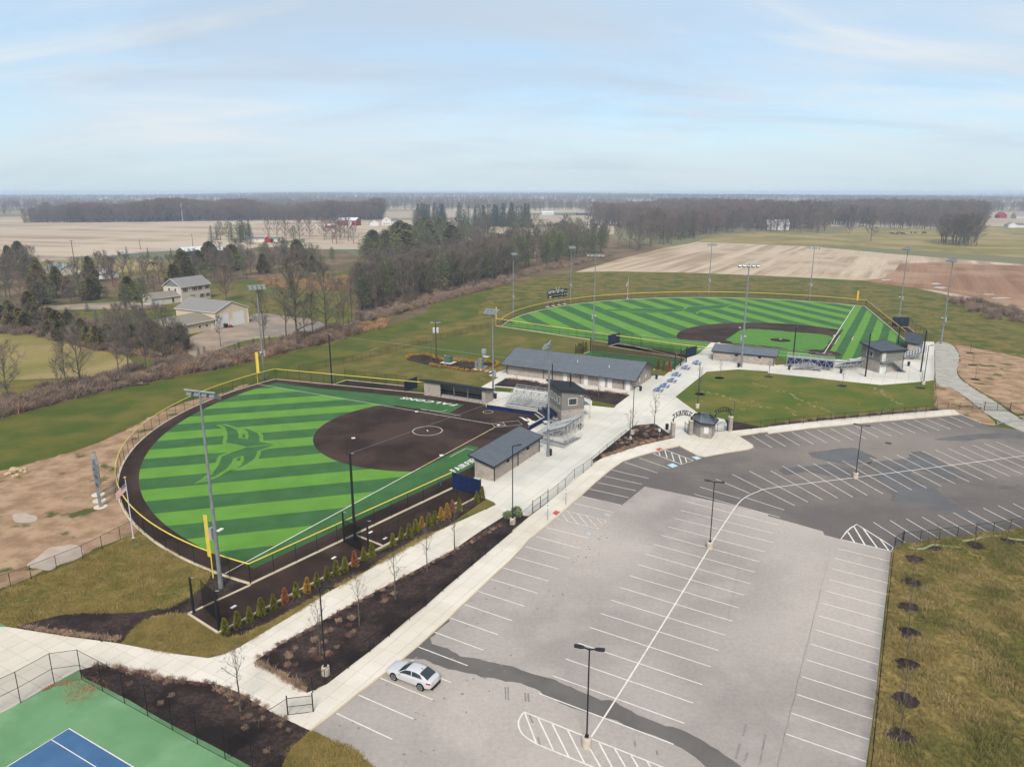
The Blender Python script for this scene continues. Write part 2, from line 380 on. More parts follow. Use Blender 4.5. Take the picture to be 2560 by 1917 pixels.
# ================================================================ the ground and its surfaces
def surface(name, poly, z, m, jagged=None):
    if jagged: poly = jag(poly, *jagged)
    return struct(MB().sheet(poly, z).build(name, M[m]))
def far_land_mat():
    m = bpy.data.materials.new('far_land'); m.use_nodes = True; nt = m.node_tree; N = nt.nodes; L = nt.links; b = N['Principled BSDF']; b.inputs['Roughness'].default_value = 0.95
    g = N.new('ShaderNodeNewGeometry')
    mp = N.new('ShaderNodeMapping'); L.new(g.outputs['Position'], mp.inputs[0]); mp.inputs['Scale'].default_value = (1/520, 1/330, 1); mp.inputs['Rotation'].default_value = (0,0,0.12)
    v = N.new('ShaderNodeTexVoronoi'); v.feature = 'F1'; v.distance = 'MANHATTAN'; v.inputs['Scale'].default_value = 1.0; v.inputs['Randomness'].default_value = 0.8; L.new(mp.outputs[0], v.inputs['Vector'])
    sp = N.new('ShaderNodeSeparateColor'); L.new(v.outputs['Color'], sp.inputs[0])
    r = N.new('ShaderNodeValToRGB'); L.new(sp.outputs[0], r.inputs[0]); r.color_ramp.interpolation = 'CONSTANT'
    e = r.color_ramp.elements; cols = [(0, s_(176,158,136)), (0.28, s_(116,112,68)), (0.45, s_(150,128,104)), (0.62, s_(186,170,148)), (0.8, s_(98,104,60)), (0.9, s_(134,120,92))]
    e[0].position = 0; e[0].color = cols[0][1]+(1,); e[1].position = cols[1][0]; e[1].color = cols[1][1]+(1,)
    for p_, c_ in cols[2:]: q = e.new(p_); q.color = c_+(1,)
    L.new(r.outputs[0], b.inputs['Base Color']); M['far_land'] = m
far_land_mat()
# one ground sheet out to the horizon; low rises far off (all below drone height)
def ground_h(x, y):
    d = math.hypot(x, y)
    if d < 1700: return 0.0
    t = min(1, (d-1700)/3200); t = t*t*(3-2*t)
    return t*(8 + 8*math.sin(x*0.00095+0.6+y*0.0003) + 3*math.sin(x*0.0031+y*0.0012))
def build_ground():
    mb = MB(); rings = [0, 60, 130, 220, 340, 500, 700, 950, 1250, 1600, 1900, 2200, 2500, 2850, 3200, 3600, 4000, 4500, 5000, 5600, 6200, 6900, 7600, 8400]; n = 144
    v = [(0, 0, 0)]; f = []; mi = []
    for r in rings[1:]:
        for i in range(n):
            a = 2*PI*i/n; x, y = r*math.cos(a), r*math.sin(a); v.append((x, y, ground_h(x, y)))
    for i in range(n): f.append((0, 1+i, 1+(i+1) % n)); mi.append(0)
    for k in range(len(rings)-2):
        for i in range(n):
            a = 1+k*n; f.append((a+i, a+n+i, a+n+(i+1) % n, a+(i+1) % n)); mi.append(0 if rings[k+1] < 500 else 1)
    mb.v = v; mb.f = f; mb.m = mi
    return struct(mb.build('ground', [M['lawn'], M['far_land']]))
build_ground()
# farmland beyond the complex
surface('field_west', [(-1010.02,1234.34),(-785.32,1207.03),(-661.59,1017.61),(-374.21,1099.87),(-229.46,1131.86),(-63.4,988.02),(-21.77,848.88),(-152.43,810.73),(-209.67,582.56),(-269.02,505.37),(-306.72,444.46),(-345.85,392.86)], 0.05, 'stubble_far')
surface('field_middle', [(-202.3,1086.7),(-123.41,920.99),(-115.65,862.39),(-134.48,743.77),(-127.53,686.9),(-122.85,595.51),(-172.96,623.19),(-190.34,686.9),(-194.8,835.78),(-166.38,835.78)], 0.06, 'stubble_far')
surface('field_spruce', [(-53.29,862.39),(-14.22,920.99),(23.39,890.74),(82.38,953.34),(125.12,920.99),(101.32,743.77),(67.25,723.81),(14.57,723.81),(0,723.81)], 0.06, 'stubble_far')
surface('field_northeast', [(33.32,389.95),(64.85,461.49),(112.87,558.25),(156.56,630.51),(205.16,598.17),(232.9,576.29),(259.89,505.37),(294.8,438.57),(303.11,421.1),(177.5,242.17),(178.55,305.53),(176.54,350.82),(163.81,353.19),(128.86,371.74),(91.05,387.08),(55.42,392.86)], 0.05, 'stubble')
surface('field_ploughed', [(165.95,350.82),(180.58,360.49),(199.58,387.08),(229.53,438.57),(257.55,444.46),(292.35,423.13),(314.57,392.86),(180.65,221.07),(185.62,264.75),(184.98,291.75),(183.11,312.9),(173.93,328.73)], 0.09, 'tilled')
surface('pasture_east', [(158.39,638),(196.15,723.81),(272.74,798.76),(327.59,764.84),(412.69,890.74),(464.41,823.07),(582.93,920.99),(696.68,920.99),(594.07,723.81),(341.27,411.26),(328.21,478.12),(280.76,546.82),(207.43,604.92)], 0.07, 'pasture')
surface('pasture_horses', [(-289.5,453.59),(-274.56,486.88),(-250.4,469.66),(-210.12,461.49),(-186.2,438.57),(-187.76,411.26),(-191.89,392.86),(-207.35,387.08),(-235,392.86),(-259.88,411.26)], 0.05, 'pasture')
surface('meadow_west', smooth([(-173.06,215.41),(-153.61,217.26),(-139.74,211.78),(-117.67,196.82),(-108.11,190.8),(-98.39,183.74),(-88.82,167.52),(-98.53,163.06),(-107.78,160.91),(-114.23,158.81),(-121.58,148.15)],3), 0.05, 'pasture')
surface('farm_yard', smooth([(-89.27,254.24),(-75.31,246.87),(-65.62,239.89),(-59.64,231.16),(-59.21,215.41),(-73.78,208.27),(-78.09,196.82),(-81.18,183.74),(-91.92,203.21),(-93.71,215.41),(-91.27,227.02),(-86.99,235.45)],3), 0.06, 'gravel_yard')
surface('farm_drive', smooth([(-175.14,266.12),(-166.17,274.66),(-155.5,279.13),(-148.2,282.18),(-132.39,273.2),(-128.69,268.91),(-134.51,263.39),(-147.06,263.39),(-158.82,262.05),(-170.47,260.71)],3), 0.06, 'gravel_yard')
surface('county_road', [(-315.66,427.92),(-310.29,449.74),(-289.38,461.49),(-271.84,495.96),(-264.07,527.38),(-250.65,572.59),(-246.06,570.15),(-256.48,520.17),(-266.97,486.88),(-283.12,453.59),(-302.75,438.57),(-305.99,414.49)], 0.10, 'asphalt_old')
surface('lawn_north', smooth([(0,341.65),(-14.86,305.53),(-30.67,273.2),(-41.97,249.28),(-46.65,223.02),(-50.92,196.82),(-60,185.11),(-68.11,174.66),(-73.53,160.91),(-66.17,143.73),(-53.87,156.77),(-46.75,168.67),(-39.64,187.91),(-31.33,215.41),(-17.36,237.65),(1.86,279.13)],3), 0.02, 'lawn_green')
surface('outfield_bank', smooth([(-2.76,350.82),(30.35,387.08),(55.02,389.95),(90.4,384.25),(127.63,368.09),(147.04,346.18),(161.19,324.63),(167.98,295.09),(151.06,225),(119.31,163.06),(110.31,174.66),(110.69,190.8),(115.91,223.02),(138.46,291.75),(110.32,316.72),(54.96,316.72),(19.09,301.97),(0,267.51),(-12.01,251.73)],3), 0.03, 'lawn_olive')
surface('lawn_west', smooth([(-100.27,127.35),(-95.19,130.57),(-91.16,140.25),(-87.04,147.13),(-82.8,155.24),(-77,161.73),(-68.86,172.14),(-63.25,182.33),(-58.15,166.78),(-63.02,149.22),(-66.99,139.32),(-68.89,127.35),(-69.74,119.91),(-72.31,112.61),(-75.02,108.37),(-77.93,104.96),(-82.42,102.79)],3), 0.025, 'lawn_green')
surface('bare_ground', smooth([(-82.04,102.26),(-77.74,104.68),(-74.84,108.07),(-72.12,112.29),(-70.14,116.49),(-68.95,122.79),(-68.12,129.75),(-66.78,138.86),(-64.13,145.1),(-60.43,149.75),(-59.22,155.81),(-57.85,155.24),(-62.13,140.25),(-63.21,128.15),(-63.01,117.84),(-61.26,109.55),(-58,101.22),(-54.06,93.97),(-48.46,86.42),(-46.66,84.14),(-47.86,81.96),(-50.4,77.9),(-52.74,74.18),(-58.37,69.67)],3), 0.03, 'bare_soil', (0.8, 0.22))
for i, q in enumerate([[(-55.04,77.4),(-55.01,79.61),(-53.86,80.37),(-52.08,80.37),(-49.89,77.76),(-51.4,75.64),(-51.76,74.29),(-54.02,74.96),(-55.13,75.64)], [(-65.48,88.81),(-64.8,89.64),(-61.93,88.41),(-61.44,86.81),(-63.66,86.81)]]):
    surface('puddle', jag(smooth(q, 4), 0.5, 0.22), 0.04, 'water')
for q in [[(177.73,354.63),(181.55,355.59),(181.23,352.72),(176.43,350.82)], [(193.31,339.43),(196.68,341.65),(196.87,337.23),(191.72,334.64)], [(185.9,324.63),(190.56,327.9),(191.79,324.63),(187.03,319.84)], [(195.2,303.74),(198.55,303.74),(197.94,301.27),(194.14,301.27)], [(190.11,291.1),(196.21,293.41),(198.83,291.75),(192.08,289.14)]]:
    surface('puddle', smooth(q, 3), 0.14, 'water', (1.5, 0.2))
surface('gravel_path', smooth([(117.52,200.87),(121.96,200.87),(118.63,192.02),(114.55,183.88),(107.97,173.53),(102.67,164.22),(99.67,154.67),(97.47,142.16),(95.97,136.58),(94.64,129.75),(93.99,122.79),(90.65,121.34),(89.96,127.35),(90.46,133.95),(93.35,145.1),(94.97,153.55),(94.73,159.31)],3), 0.047, 'gravel', (0.7, 0.1))
surface('bare_slope', smooth([(122.74,199.04),(126.07,193.73),(130.07,182.33),(130.22,165.49),(100.99,122.79),(94.51,123.53),(95.19,130.57),(98.27,142.16),(100.24,154.67),(102.97,164.22),(108.13,173.53),(115.82,185.46)],3), 0.040, 'bare_soil', (0.8, 0.2))
surface('bare_verge', smooth([(94.07,158.13),(94.9,152.45),(92.76,144.11),(90.21,133.95),(88.03,127.35),(85.86,128.54),(85.4,134.38),(85.42,137.03),(82.83,137.48),(87.24,146.11)],3), 0.043, 'bare_soil', (0.6, 0.12))
surface('lawn_plaza', [(33.72,146.11),(45.8,168.09),(53.86,170.5),(60.37,168.49),(59.8,166.78),(67.62,162.97),(73.93,159.31),(80.84,155.81),(89.35,158.13),(94.86,159.91),(82.9,137.48),(72.07,133.95),(58.94,129.75),(49.34,126.96),(46.12,126.19),(39.82,124.88),(39.52,130.57),(35.66,133.95)], 0.02, 'lawn_worn')
surface('dry_meadow', [(45.31,79.8),(47.21,81.07),(55.54,83.14),(64.64,85.23),(86.21,91.1),(80.08,72.33),(44.6,41.97),(24.35,41.97),(27.56,47.66),(31.47,54.73),(37.92,66.4)], 0.02, 'dry_meadow')
surface('lawn_corner', smooth([(-58.08,70.76),(-54.27,69.85),(-52.68,72.33),(-49.69,77.4),(-47.68,81.54),(-46.43,84.17),(-42.79,80.76),(-37.61,77.05),(-33.99,74.45),(-33.14,72.33),(-33.36,68.96),(-34.68,66.68),(-38.07,65.85),(-41.75,65.72),(-45.25,65.32),(-47.57,64.26),(-48.45,63.36),(-50.33,64),(-53.26,64)],2), 0.02, 'lawn_olive')
surface('lawn_strip', [(-36.66,60.51),(-36.74,61.75),(-36.66,63.62),(-35.91,64.78),(-34.13,65.45),(-32.45,65.53),(-28.07,62.11),(-26.94,61.39),(-25.45,61.99),(-23.47,64.78),(-20,69.25),(-16.5,73.79),(-11.63,81.15),(-8.23,85.65),(-5.99,89.22),(-5.16,88.3),(-5.28,86.96),(-10.4,82.74),(-14.13,77.4),(-16.76,73.29),(-19.48,69.55),(-21.88,65.32),(-24.32,61.51),(-25.4,59.86),(-26.39,58.83),(-27.54,58.28),(-30.48,58.83),(-33.59,59.63)], 0.02, 'lawn_olive')
surface('lawn_verge', smooth([(-17,45.3),(-17.21,46.73),(-16.68,47.66),(-15.67,49.03),(-15.02,48.79),(-13.75,47.82),(-12.4,46.88),(-11.37,46.28),(-10.08,45.3),(-9.33,44.11),(-16.85,44.11)],2), 0.02, 'lawn_olive', (0.3, 0.05))

mat('lawn_scar', s_(170,156,116), s_(140,132,84), 1.5, rough=0.95)
# ---- car park
LOT = [(-15.86,49.08),(-14.33,51.35),(-12.86,53.75),(-10.92,56.56),(-8.74,60.32),(-6.33,64.78),(-3.47,70.45),(0,77.22)] + [(2.11,81.96),(4.58,86.23),(6.88,90.26),(9.64,95.34),(12.47,100.7),(15.24,105.51),(17.32,108.66),(19.01,110.15),(21.45,111.98),(24.67,114.19),(27.92,116.02),(28.46,114.52),(29.88,111.36),(30.82,110.87),(34.49,112.61),(38.93,114.39),(39.98,115.3),(40.25,116.49),(39.2,121.19),(45.22,123.53)] + [(44.85,122.43),(53,125.42),(63.95,128.54),(75.2,131.4),(85.15,133.95),(85.86,128.54),(86.09,126.57),(88.7,125.42),(90.7,123.9),(103.38,119.91),(80.07,90.47)] + [(64.64,85.23),(62.38,84.5),(59.59,83.53),(57.22,83.17),(54.56,82.46),(52.04,81.77),(49.3,81.19),(46.86,80.74),(44.78,78.86)] + [(45.32,79.99),(41.08,72.33),(36.32,63.74),(33.1,57.84),(30.36,52.81),(28.16,48.95),(26.06,45.3),(24.86,43.29)] + [(-7.51,42.62),(-9.33,44.11),(-10.08,45.3),(-11.37,46.28),(-12.66,47.04),(-14.32,48.3),(-15.55,49.03)]
surface('car_park', LOT, 0.030, 'asphalt_old')
surface('car_park_new_asphalt', [(9.64,95.34),(12.47,100.7),(15.24,105.51),(17.32,108.66),(19.01,110.15),(21.45,111.98),(24.67,114.19),(27.92,116.02),(28.46,114.52),(29.88,111.36),(30.82,110.87),(34.49,112.61),(38.93,114.39),(39.98,115.3),(40.25,116.49),(39.2,121.19),(45.22,123.53)] + [(44.85,122.43),(53,125.42),(63.95,128.54),(75.2,131.4),(85.15,133.95),(85.86,128.54),(86.09,126.57),(88.7,125.42),(90.7,123.9),(103.38,119.91),(80.07,90.47)] + [(64.64,85.23),(62.38,84.5),(59.59,83.53),(57.22,83.17),(54.56,82.46),(52.04,81.77),(49.3,81.19),(46.86,80.74),(44.78,78.86)] + [(44.43,78.88),(40.13,81.96),(38.59,83.15),(38.78,84.14),(36.38,86.23),(33.46,88.61)] + [(33.66,89.22),(28.9,92.63),(24.15,95.57),(19.11,98.59),(14.81,91.97),(12.2,93.43)], 0.034, 'asphalt_new')
WET = [[(-10.49,58.06),(-9.76,58.61),(-8.73,60.2),(-7.69,62.24),(-6.98,63.74),(-6.34,64.92),(-6.14,64.26),(-7.05,62.98),(-7.76,61.51),(-7.51,60.55),(-5.92,59.86),(-4.73,58.61),(-3.49,58.39),(-2.12,57.8),(0,57.2),(1.71,56.15),(3.25,55.53),(5.1,54.33),(7,52.99),(8.56,52.53),(9.74,51.35),(11.13,50.3),(12.19,49.62),(13.18,49.28),(14.47,48.3),(15.63,47.04),(16.45,45.98),(16.94,45.3),(17.42,44.39),(14.5,44.39),(14.28,45.3),(13.75,46.28),(12.94,47.19),(12.46,47.58),(10.5,48.79),(8.9,49.78),(6.78,50.99),(4.9,51.71),(3.13,52.99),(1.91,54.14),(0.77,54.83),(0,55.03),(-2.05,55.63),(-3.77,56.15),(-5.53,56.77),(-7.06,57.52),(-7.94,58.17),(-9.03,58.28)],
       [(72.16,119.21),(78.17,121.7),(84.65,122.79),(89.95,122.79),(91.96,119.91),(80.33,119.56),(76.77,118.18),(73.78,118.87)], [(69.19,97.71),(70.88,98.99),(71.67,98.67),(73.1,99.32),(73.3,98.67),(71.41,97.71),(70.09,97.39)]]
for q in WET: surface('damp_patch', jag(q, 0.5, 0.07), 0.038, 'asphalt_wet')
POOL = [[(53.67,102.33),(54.8,104.44),(53.75,106.44),(56.11,108.32),(57.92,108.7),(63.1,110.26),(64.61,112.88),(66.64,113.5),(67.41,112.06),(67.49,110.46),(67.72,107),(68.04,104.8),(68,102.33),(67.44,101.82),(65.94,102.33),(65.32,99.97),(64.3,99.32),(63.55,101.99),(62.43,104.44),(61.56,105.52),(59.96,103.73),(60.41,101.65),(59.26,100.47),(60.52,99.97),(60.86,98.99),(61.73,98.99),(60.52,97.71),(60.15,95.54),(60.65,92.87),(59.88,91.16),(60.72,90.6),(60.84,88.17),(61.34,86.11),(61.76,84.37),(60.36,83.89),(59.68,84.86),(59.66,86.62),(59.26,88.17),(58.14,88.97),(56.55,89.78),(55.54,90.88),(53.08,91.72),(51.75,92.58),(52.24,94.04),(53.11,95.54),(52.95,98.19),(54.54,99.64)],
        [(48.01,112.61),(54.59,114.84),(56.49,115.17),(57.63,111.98),(58.04,110.15),(55.66,107.78),(52.79,106.92),(50.23,108.66),(47.93,110.75)], [(40.49,104.68),(41.59,106.07),(46,106.92),(49.74,107.49),(51.42,103.86),(50.81,102.53),(48.61,102),(46.39,103.32),(44.41,104.41),(41.01,102.79)]]
for q in POOL:
    surface('damp_patch', jag(q, 0.5, 0.10), 0.0375, 'asphalt_wet')
    c = (sum(a[0] for a in q)/len(q), sum(a[1] for a in q)/len(q))
for q in [[(54.48,102.68),(57,105.16),(62.19,108.51),(65.54,109.67),(66.24,107),(66.49,103.73),(64.98,103.38),(62.82,105.16),(60.63,105.52),(59.25,103.38),(59.56,101.99),(57.06,100.64),(54.61,100.31)], [(52.57,93.74),(54.27,96.15),(55.23,98.03),(57.64,99.32),(59.98,98.99),(60.27,97.71),(59.79,95.54),(59.84,92.29),(58.02,91.16),(56.16,92.01),(53.79,92.87)], [(56.86,90.33),(59.49,90.88),(60.22,89.78),(60.36,87.39),(60.74,85.86),(60.61,84.62),(59.83,85.11),(59.82,86.87),(59.19,88.44),(58.07,89.24)], [(49.3,112.61),(55.82,114.65),(57.06,110.75),(54.55,108.07),(51.64,108.07),(49.46,109.85)]]:
    surface('standing_water', jag(smooth(q, 3), 0.5, 0.06), 0.040, 'asphalt_pool')
for q in [[(40.53,150.95),(42.97,148.01),(45.04,145.01),(46.56,141.97),(48.28,139.19),(50.86,138.59)], [(52.99,158.31),(54.48,155.48),(55.79,152.37),(57.16,150.34)], [(58.45,149.47),(58.41,145.67),(59.07,142.76),(59.96,139.5),(61.61,134.78)], [(77.64,153.27),(79.07,152.37),(77.86,148.01),(77.42,143.08),(77.35,139.95)], [(54.06,138.59),(53.73,133.16)]]:
    mb = MB(); p_ = along(smooth(q, 3, False), 0.5)
    for a in p_:
        if R.random() < 0.8: x, y = a[0]+R.gauss(0,0.25), a[1]+R.gauss(0,0.35); mb.sheet([(x+R.uniform(0.1,0.5)*math.cos(t), y+R.uniform(0.1,0.5)*math.sin(t)) for t in (0.3,1.4,2.6,3.8,5.1)], 0.026+R.random()*0.004)
    struct(mb.build('worn_track', M['lawn_scar']))
def pairs(a, b): return list(zip(a, b))
# each bay line is its own painted stripe
def stripes(segs, w, m, name='bay_line'):
    for a, b in segs:
        o = MB().strip([(0, 0), (b[0]-a[0], b[1]-a[1])], w, 0).build(name, M[m], loc=(a[0], a[1], 0.044)); struct(o)
S_ = [(-14.26,51.05),(-12.94,53.31),(-11.56,55.57),(-10.19,57.84),(-8.78,60.09),(-7.62,62.53),(-6.38,65),(-5.1,67.46),(-3.68,69.94),(-2.36,72.49),(-1.05,74.96),(0.3,77.51),(1.61,80.07),(2.99,82.66),(4.29,85.23)]
E_ = [(-9.26,48.11),(-7.92,50.38),(-6.6,52.69),(-5.27,54.93),(-3.97,57.26),(-2.66,59.56),(-1.32,61.99),(0,64.39),(1.34,66.96),(2.68,69.52),(3.98,72.01),(5.31,74.62),(6.67,77.12),(8.03,79.61),(9.39,82.26)]
stripes(pairs(S_, E_), 0.11, 'paint_white')
stripes(pairs([(8.4,92.63),(9.67,95.11),(11.08,97.62),(12.4,100.09),(13.76,102.53),(15.18,105.07),(17.65,108.37),(20.26,110.27)], [(13.48,89.72),(14.77,92.06),(16.19,94.56),(17.6,96.99),(18.85,99.34),(20.22,101.58),(21.89,103.86),(24.1,105.62)]), 0.11, 'paint_white')
stripes(pairs([(2.27,53.5),(3.56,55.84),(4.88,58.24),(6.2,60.67),(7.55,63.24),(8.9,65.67),(10.26,68.17),(11.54,70.7),(12.93,73.2),(14.3,75.71),(15.69,78.16),(17.02,80.64),(18.39,83.06),(19.76,85.44)], [(12.4,47.58),(13.73,49.9),(15.03,52.29),(16.36,54.63),(17.73,57.09),(19.05,59.53),(20.38,61.92),(21.73,64.31),(23.11,66.68),(24.4,69.11),(25.75,71.47),(27.06,73.95),(28.37,76.34),(29.74,78.75)]), 0.11, 'paint_white')
stripes(pairs([(21.07,87.92),(22.41,90.39),(23.97,93.16),(25.51,95.81),(26.98,98.35),(30.08,101.37),(32.32,94.65),(33.02,103.22),(36.03,104.57)], [(31.58,81.09),(32.44,83.59),(33.77,86.03),(34.84,88.2),(31.54,94.2),(33.4,96.04),(36.24,90.47),(38.18,91.89),(40.4,93.07)]), 0.11, 'paint_white')
stripes(pairs([(39.28,104.68),(41.79,106.64),(44.36,107.21),(47.02,107.78),(49.48,108.37),(52.03,108.95),(54.62,109.37),(57.06,110.45),(59.5,111.06),(61.98,111.67),(64.5,112.61),(67.02,113.36),(69.52,114.07),(71.99,114.84),(74.58,115.69),(77.1,116.49),(79.51,117.16),(82.04,117.97)], [(42.73,93.74),(45.03,94.42),(47.28,94.74),(49.57,95.34),(52.04,95.9),(54.36,96.52),(56.8,97.23),(59.27,97.96),(61.81,98.69),(64.31,99.54),(66.79,100.3),(69.19,100.96),(71.73,101.74),(74.13,102.53),(76.56,103.22),(78.96,103.86),(81.44,104.68),(84.05,105.51)]), 0.11, 'paint_white')
stripes(pairs([(46.72,122.57),(49.32,123.31),(51.87,123.98),(54.4,124.58),(56.98,125.26),(59.52,126.03),(62.09,126.73),(64.61,127.35),(67.12,128.15),(69.71,128.87),(72.21,129.59),(74.72,130.24),(77.17,130.9),(79.86,131.74),(82.59,132.66),(44.17,121.92),(41.67,121.34)], [(48.06,116.15),(50.61,116.82),(53.12,117.5),(55.66,118.18),(58.17,118.87),(60.69,119.56),(63.18,120.27),(65.78,121.12),(68.28,121.92),(70.76,122.65),(73.3,123.38),(75.79,124.13),(78.27,124.88),(80.74,125.65),(83.35,126.42),(45.54,115.63),(43.02,115.04)]), 0.11, 'paint_white')
stripes(pairs([(46.33,86.73),(48.74,87.28),(51.09,87.8),(53.44,88.32),(55.86,88.93),(58.27,89.64),(60.63,90.26),(63.13,91.11),(65.64,91.89),(68.09,92.63)], [(47.53,81.09),(49.86,81.33),(52.3,81.86),(54.62,82.43),(56.98,83.04),(59.37,83.59),(61.67,84.33),(64.29,85.19),(66.62,85.84),(69.02,86.61)]), 0.11, 'paint_white')
stripes(pairs([(38.72,79.54),(37.33,77.19),(35.98,74.79),(34.63,72.33),(33.3,69.97),(31.95,67.6),(30.66,65.26),(29.32,62.86),(28,60.48),(26.69,58.1),(25.34,55.73),(24.03,53.37),(22.71,51.08),(21.41,48.7)], [(43.34,76.44),(41.97,74.02),(40.72,71.57),(39.49,69.28),(38.06,66.9),(36.74,64.52),(35.38,62.11),(34.06,59.74),(32.83,57.41),(31.54,55.07),(30.25,52.71),(28.94,50.38),(27.61,48.09),(26.34,45.8)]), 0.11, 'paint_white')
struct(MB().ribbon(smooth([(6.16,48.38),(10,55.13),(18.12,69.85),(23.28,79.35)] + [(24.15,81.09),(27.84,87.6),(30.65,92.41),(32.46,94.79),(34.72,96.66),(36.56,97.81)] + [(43.66,99.94),(50.97,102),(66.1,106.47),(82.16,111.24),(94.97,114.84)], 4, False), 0.14, 0.046).build('centre_line', M['paint_white']))
def hatch(name, outline, bars, m='paint_white', w=0.12, closed=True):
    mb = MB(); mb.ribbon(outline, w, 0.0455, closed=closed)
    for a, b in bars: mb.strip([a, b], w, 0.0465)
    return struct(mb.build(name, M[m]))
def sg(p): return [(p[i], p[i+1]) for i in range(0, len(p), 2)]
hatch('hatched_aisle', [(5.68,87.8),(10.82,84.81),(12.16,87.28),(6.97,90.26)], sg([(6.56,89.43),(7.25,86.89),(7.31,90.05),(8.41,86.11),(8.58,89.43),(9.64,85.53),(9.72,88.61),(10.83,84.89),(11.03,87.88),(11.45,86.23)]), 'paint_worn')
hatch('hatched_aisle', [(22.86,112.29),(26.32,107.38),(28.58,109.07),(25.11,114.19)], sg([(23.88,112.92),(23.79,111.36),(25.05,113.87),(24.7,110.27),(25.9,112.73),(25.5,108.84),(26.85,111.67),(26.39,107.49),(27.6,110.45),(27.35,108.25)]), w=0.16)
hatch('hatched_island', [(40.06,81.94),(44.72,78.86),(45.46,79.92),(44.22,84.93),(43.9,86.09),(42.85,85.23),(41.82,84.17)], sg([(41.83,83.97),(41.39,81.15),(43.27,85.44),(42.33,80.45),(44.16,84.8),(43.45,79.69),(44.93,82.14),(44.49,79.05)]), w=0.18)
hatch('hatched_island', [(12.92,44.22),(5.52,48.54),(0.97,51.22)] + smooth([(0.97,51.22),(0.54,50.21),(0.59,49.28),(0.99,48.46),(1.94,47.58)], 4, False)[1:] + [(5.93,45.3),(7.75,44.22)], sg([(1.03,51.13),(1.89,47.61),(2.1,50.5),(3.14,46.96),(3.2,49.82),(4.25,46.31),(4.37,49.15),(5.38,45.65),(5.9,47.19),(6.81,44.39),(6.7,47.74),(7.61,44.36),(7.82,47.11),(8.64,44.36),(8.96,46.43),(9.55,44.32),(10.04,45.87),(10.47,44.32)]), w=0.13, closed=False)
for i, (q, m) in enumerate([([(28.64,110.63),(29.5,111.12),(30.17,110.15),(29.22,109.37)], 'ada_blue'), ([(24.07,107.15),(25.05,107.9),(25.67,106.75),(24.61,105.9)], 'ada_blue'), ([(8.8,83.7),(9.32,84.51),(10.32,83.92),(9.72,82.79)], 'ada_faded'), ([(11.85,89.1),(12.29,89.76),(13.14,89.14),(12.7,88.16)], 'ada_faded')]):
    surface('accessible_bay_square', q, 0.0455, m)
    o, ux, uy = q[0], (q[3][0]-q[0][0], q[3][1]-q[0][1]), (q[1][0]-q[0][0], q[1][1]-q[0][1])
    T = lambda a, b: (o[0]+ux[0]*a+uy[0]*b, o[1]+ux[1]*a+uy[1]*b)
    mb = MB()     # wheelchair symbol
    mb.ribbon([T(0.5+0.2*math.cos(t*PI/8), 0.36+0.2*math.sin(t*PI/8)) for t in range(9, 27)], 0.07, 0.0490)
    mb.strip([T(0.42,0.78), T(0.45,0.5), T(0.66,0.5), T(0.75,0.25), T(0.85,0.27)], 0.08, 0.0495)
    mb.strip([T(0.44,0.64), T(0.62,0.64)], 0.07, 0.0497); mb.sheet([T(0.41+0.05*math.cos(t), 0.87+0.05*math.sin(t)) for t in [k*PI/4 for k in range(8)]], 0.05)
    struct(mb.build('wheelchair_symbol', M['paint_white' if m == 'ada_blue' else 'paint_worn']))
mb = MB()     # tyre scuffs
for q, w in [([(1.11,53.56),(1.14,52.53)],0.16), ([(1.36,53.52),(1.4,52.47)],0.16), ([(1.42,50.82),(1.67,49.95)],0.14), ([(18.62,49.78),(17.98,48.46)],0.16), ([(17.51,47.66),(16.72,46.13)],0.18), ([(17.79,46.73),(17.29,45.83)],0.16), ([(19.78,48.62),(18.31,45.53)],0.14), ([(9.46,47.98),(9.43,47.38)],0.16), ([(10.97,46.96),(10.94,46.5)],0.16), ([(1.99,48.38),(2.17,47.5)],0.12), ([(-0.58,54.33),(-0.52,52.71)],0.13), ([(-0.35,54.3),(-0.3,52.68)],0.13)]:
    mb.strip(q, w, 0.0412)
struct(mb.build('tyre_marks', M['scuff']))
mb = MB(); rs = random.Random(3)     # oil drips in the bays, a few seams
for q in rs.sample(S_+E_, 22)*5:
    x, y = q[0]+rs.uniform(0,3.5), q[1]+rs.uniform(-2.5,1); s = rs.uniform(0.04,0.16); mb.sheet([(x+s*rs.uniform(0.6,1.2)*math.cos(t), y+s*rs.uniform(0.6,1.2)*math.sin(t)) for t in [k*0.9 for k in range(7)]], 0.0405+rs.random()*0.001)
mb.ribbon(jag([(36.92,77.76),(31.41,67.52),(26.1,57.62),(20.8,47.66),(19.5,45.24)], 1.2, 0.04)[:-6], 0.022, 0.0418)
mb.ribbon(jag([(27.75,79.99),(24.24,71.69),(21.02,63.74)], 1.2, 0.05)[:-4], 0.018, 0.0419)
struct(mb.build('oil_stains', M['scuff']))

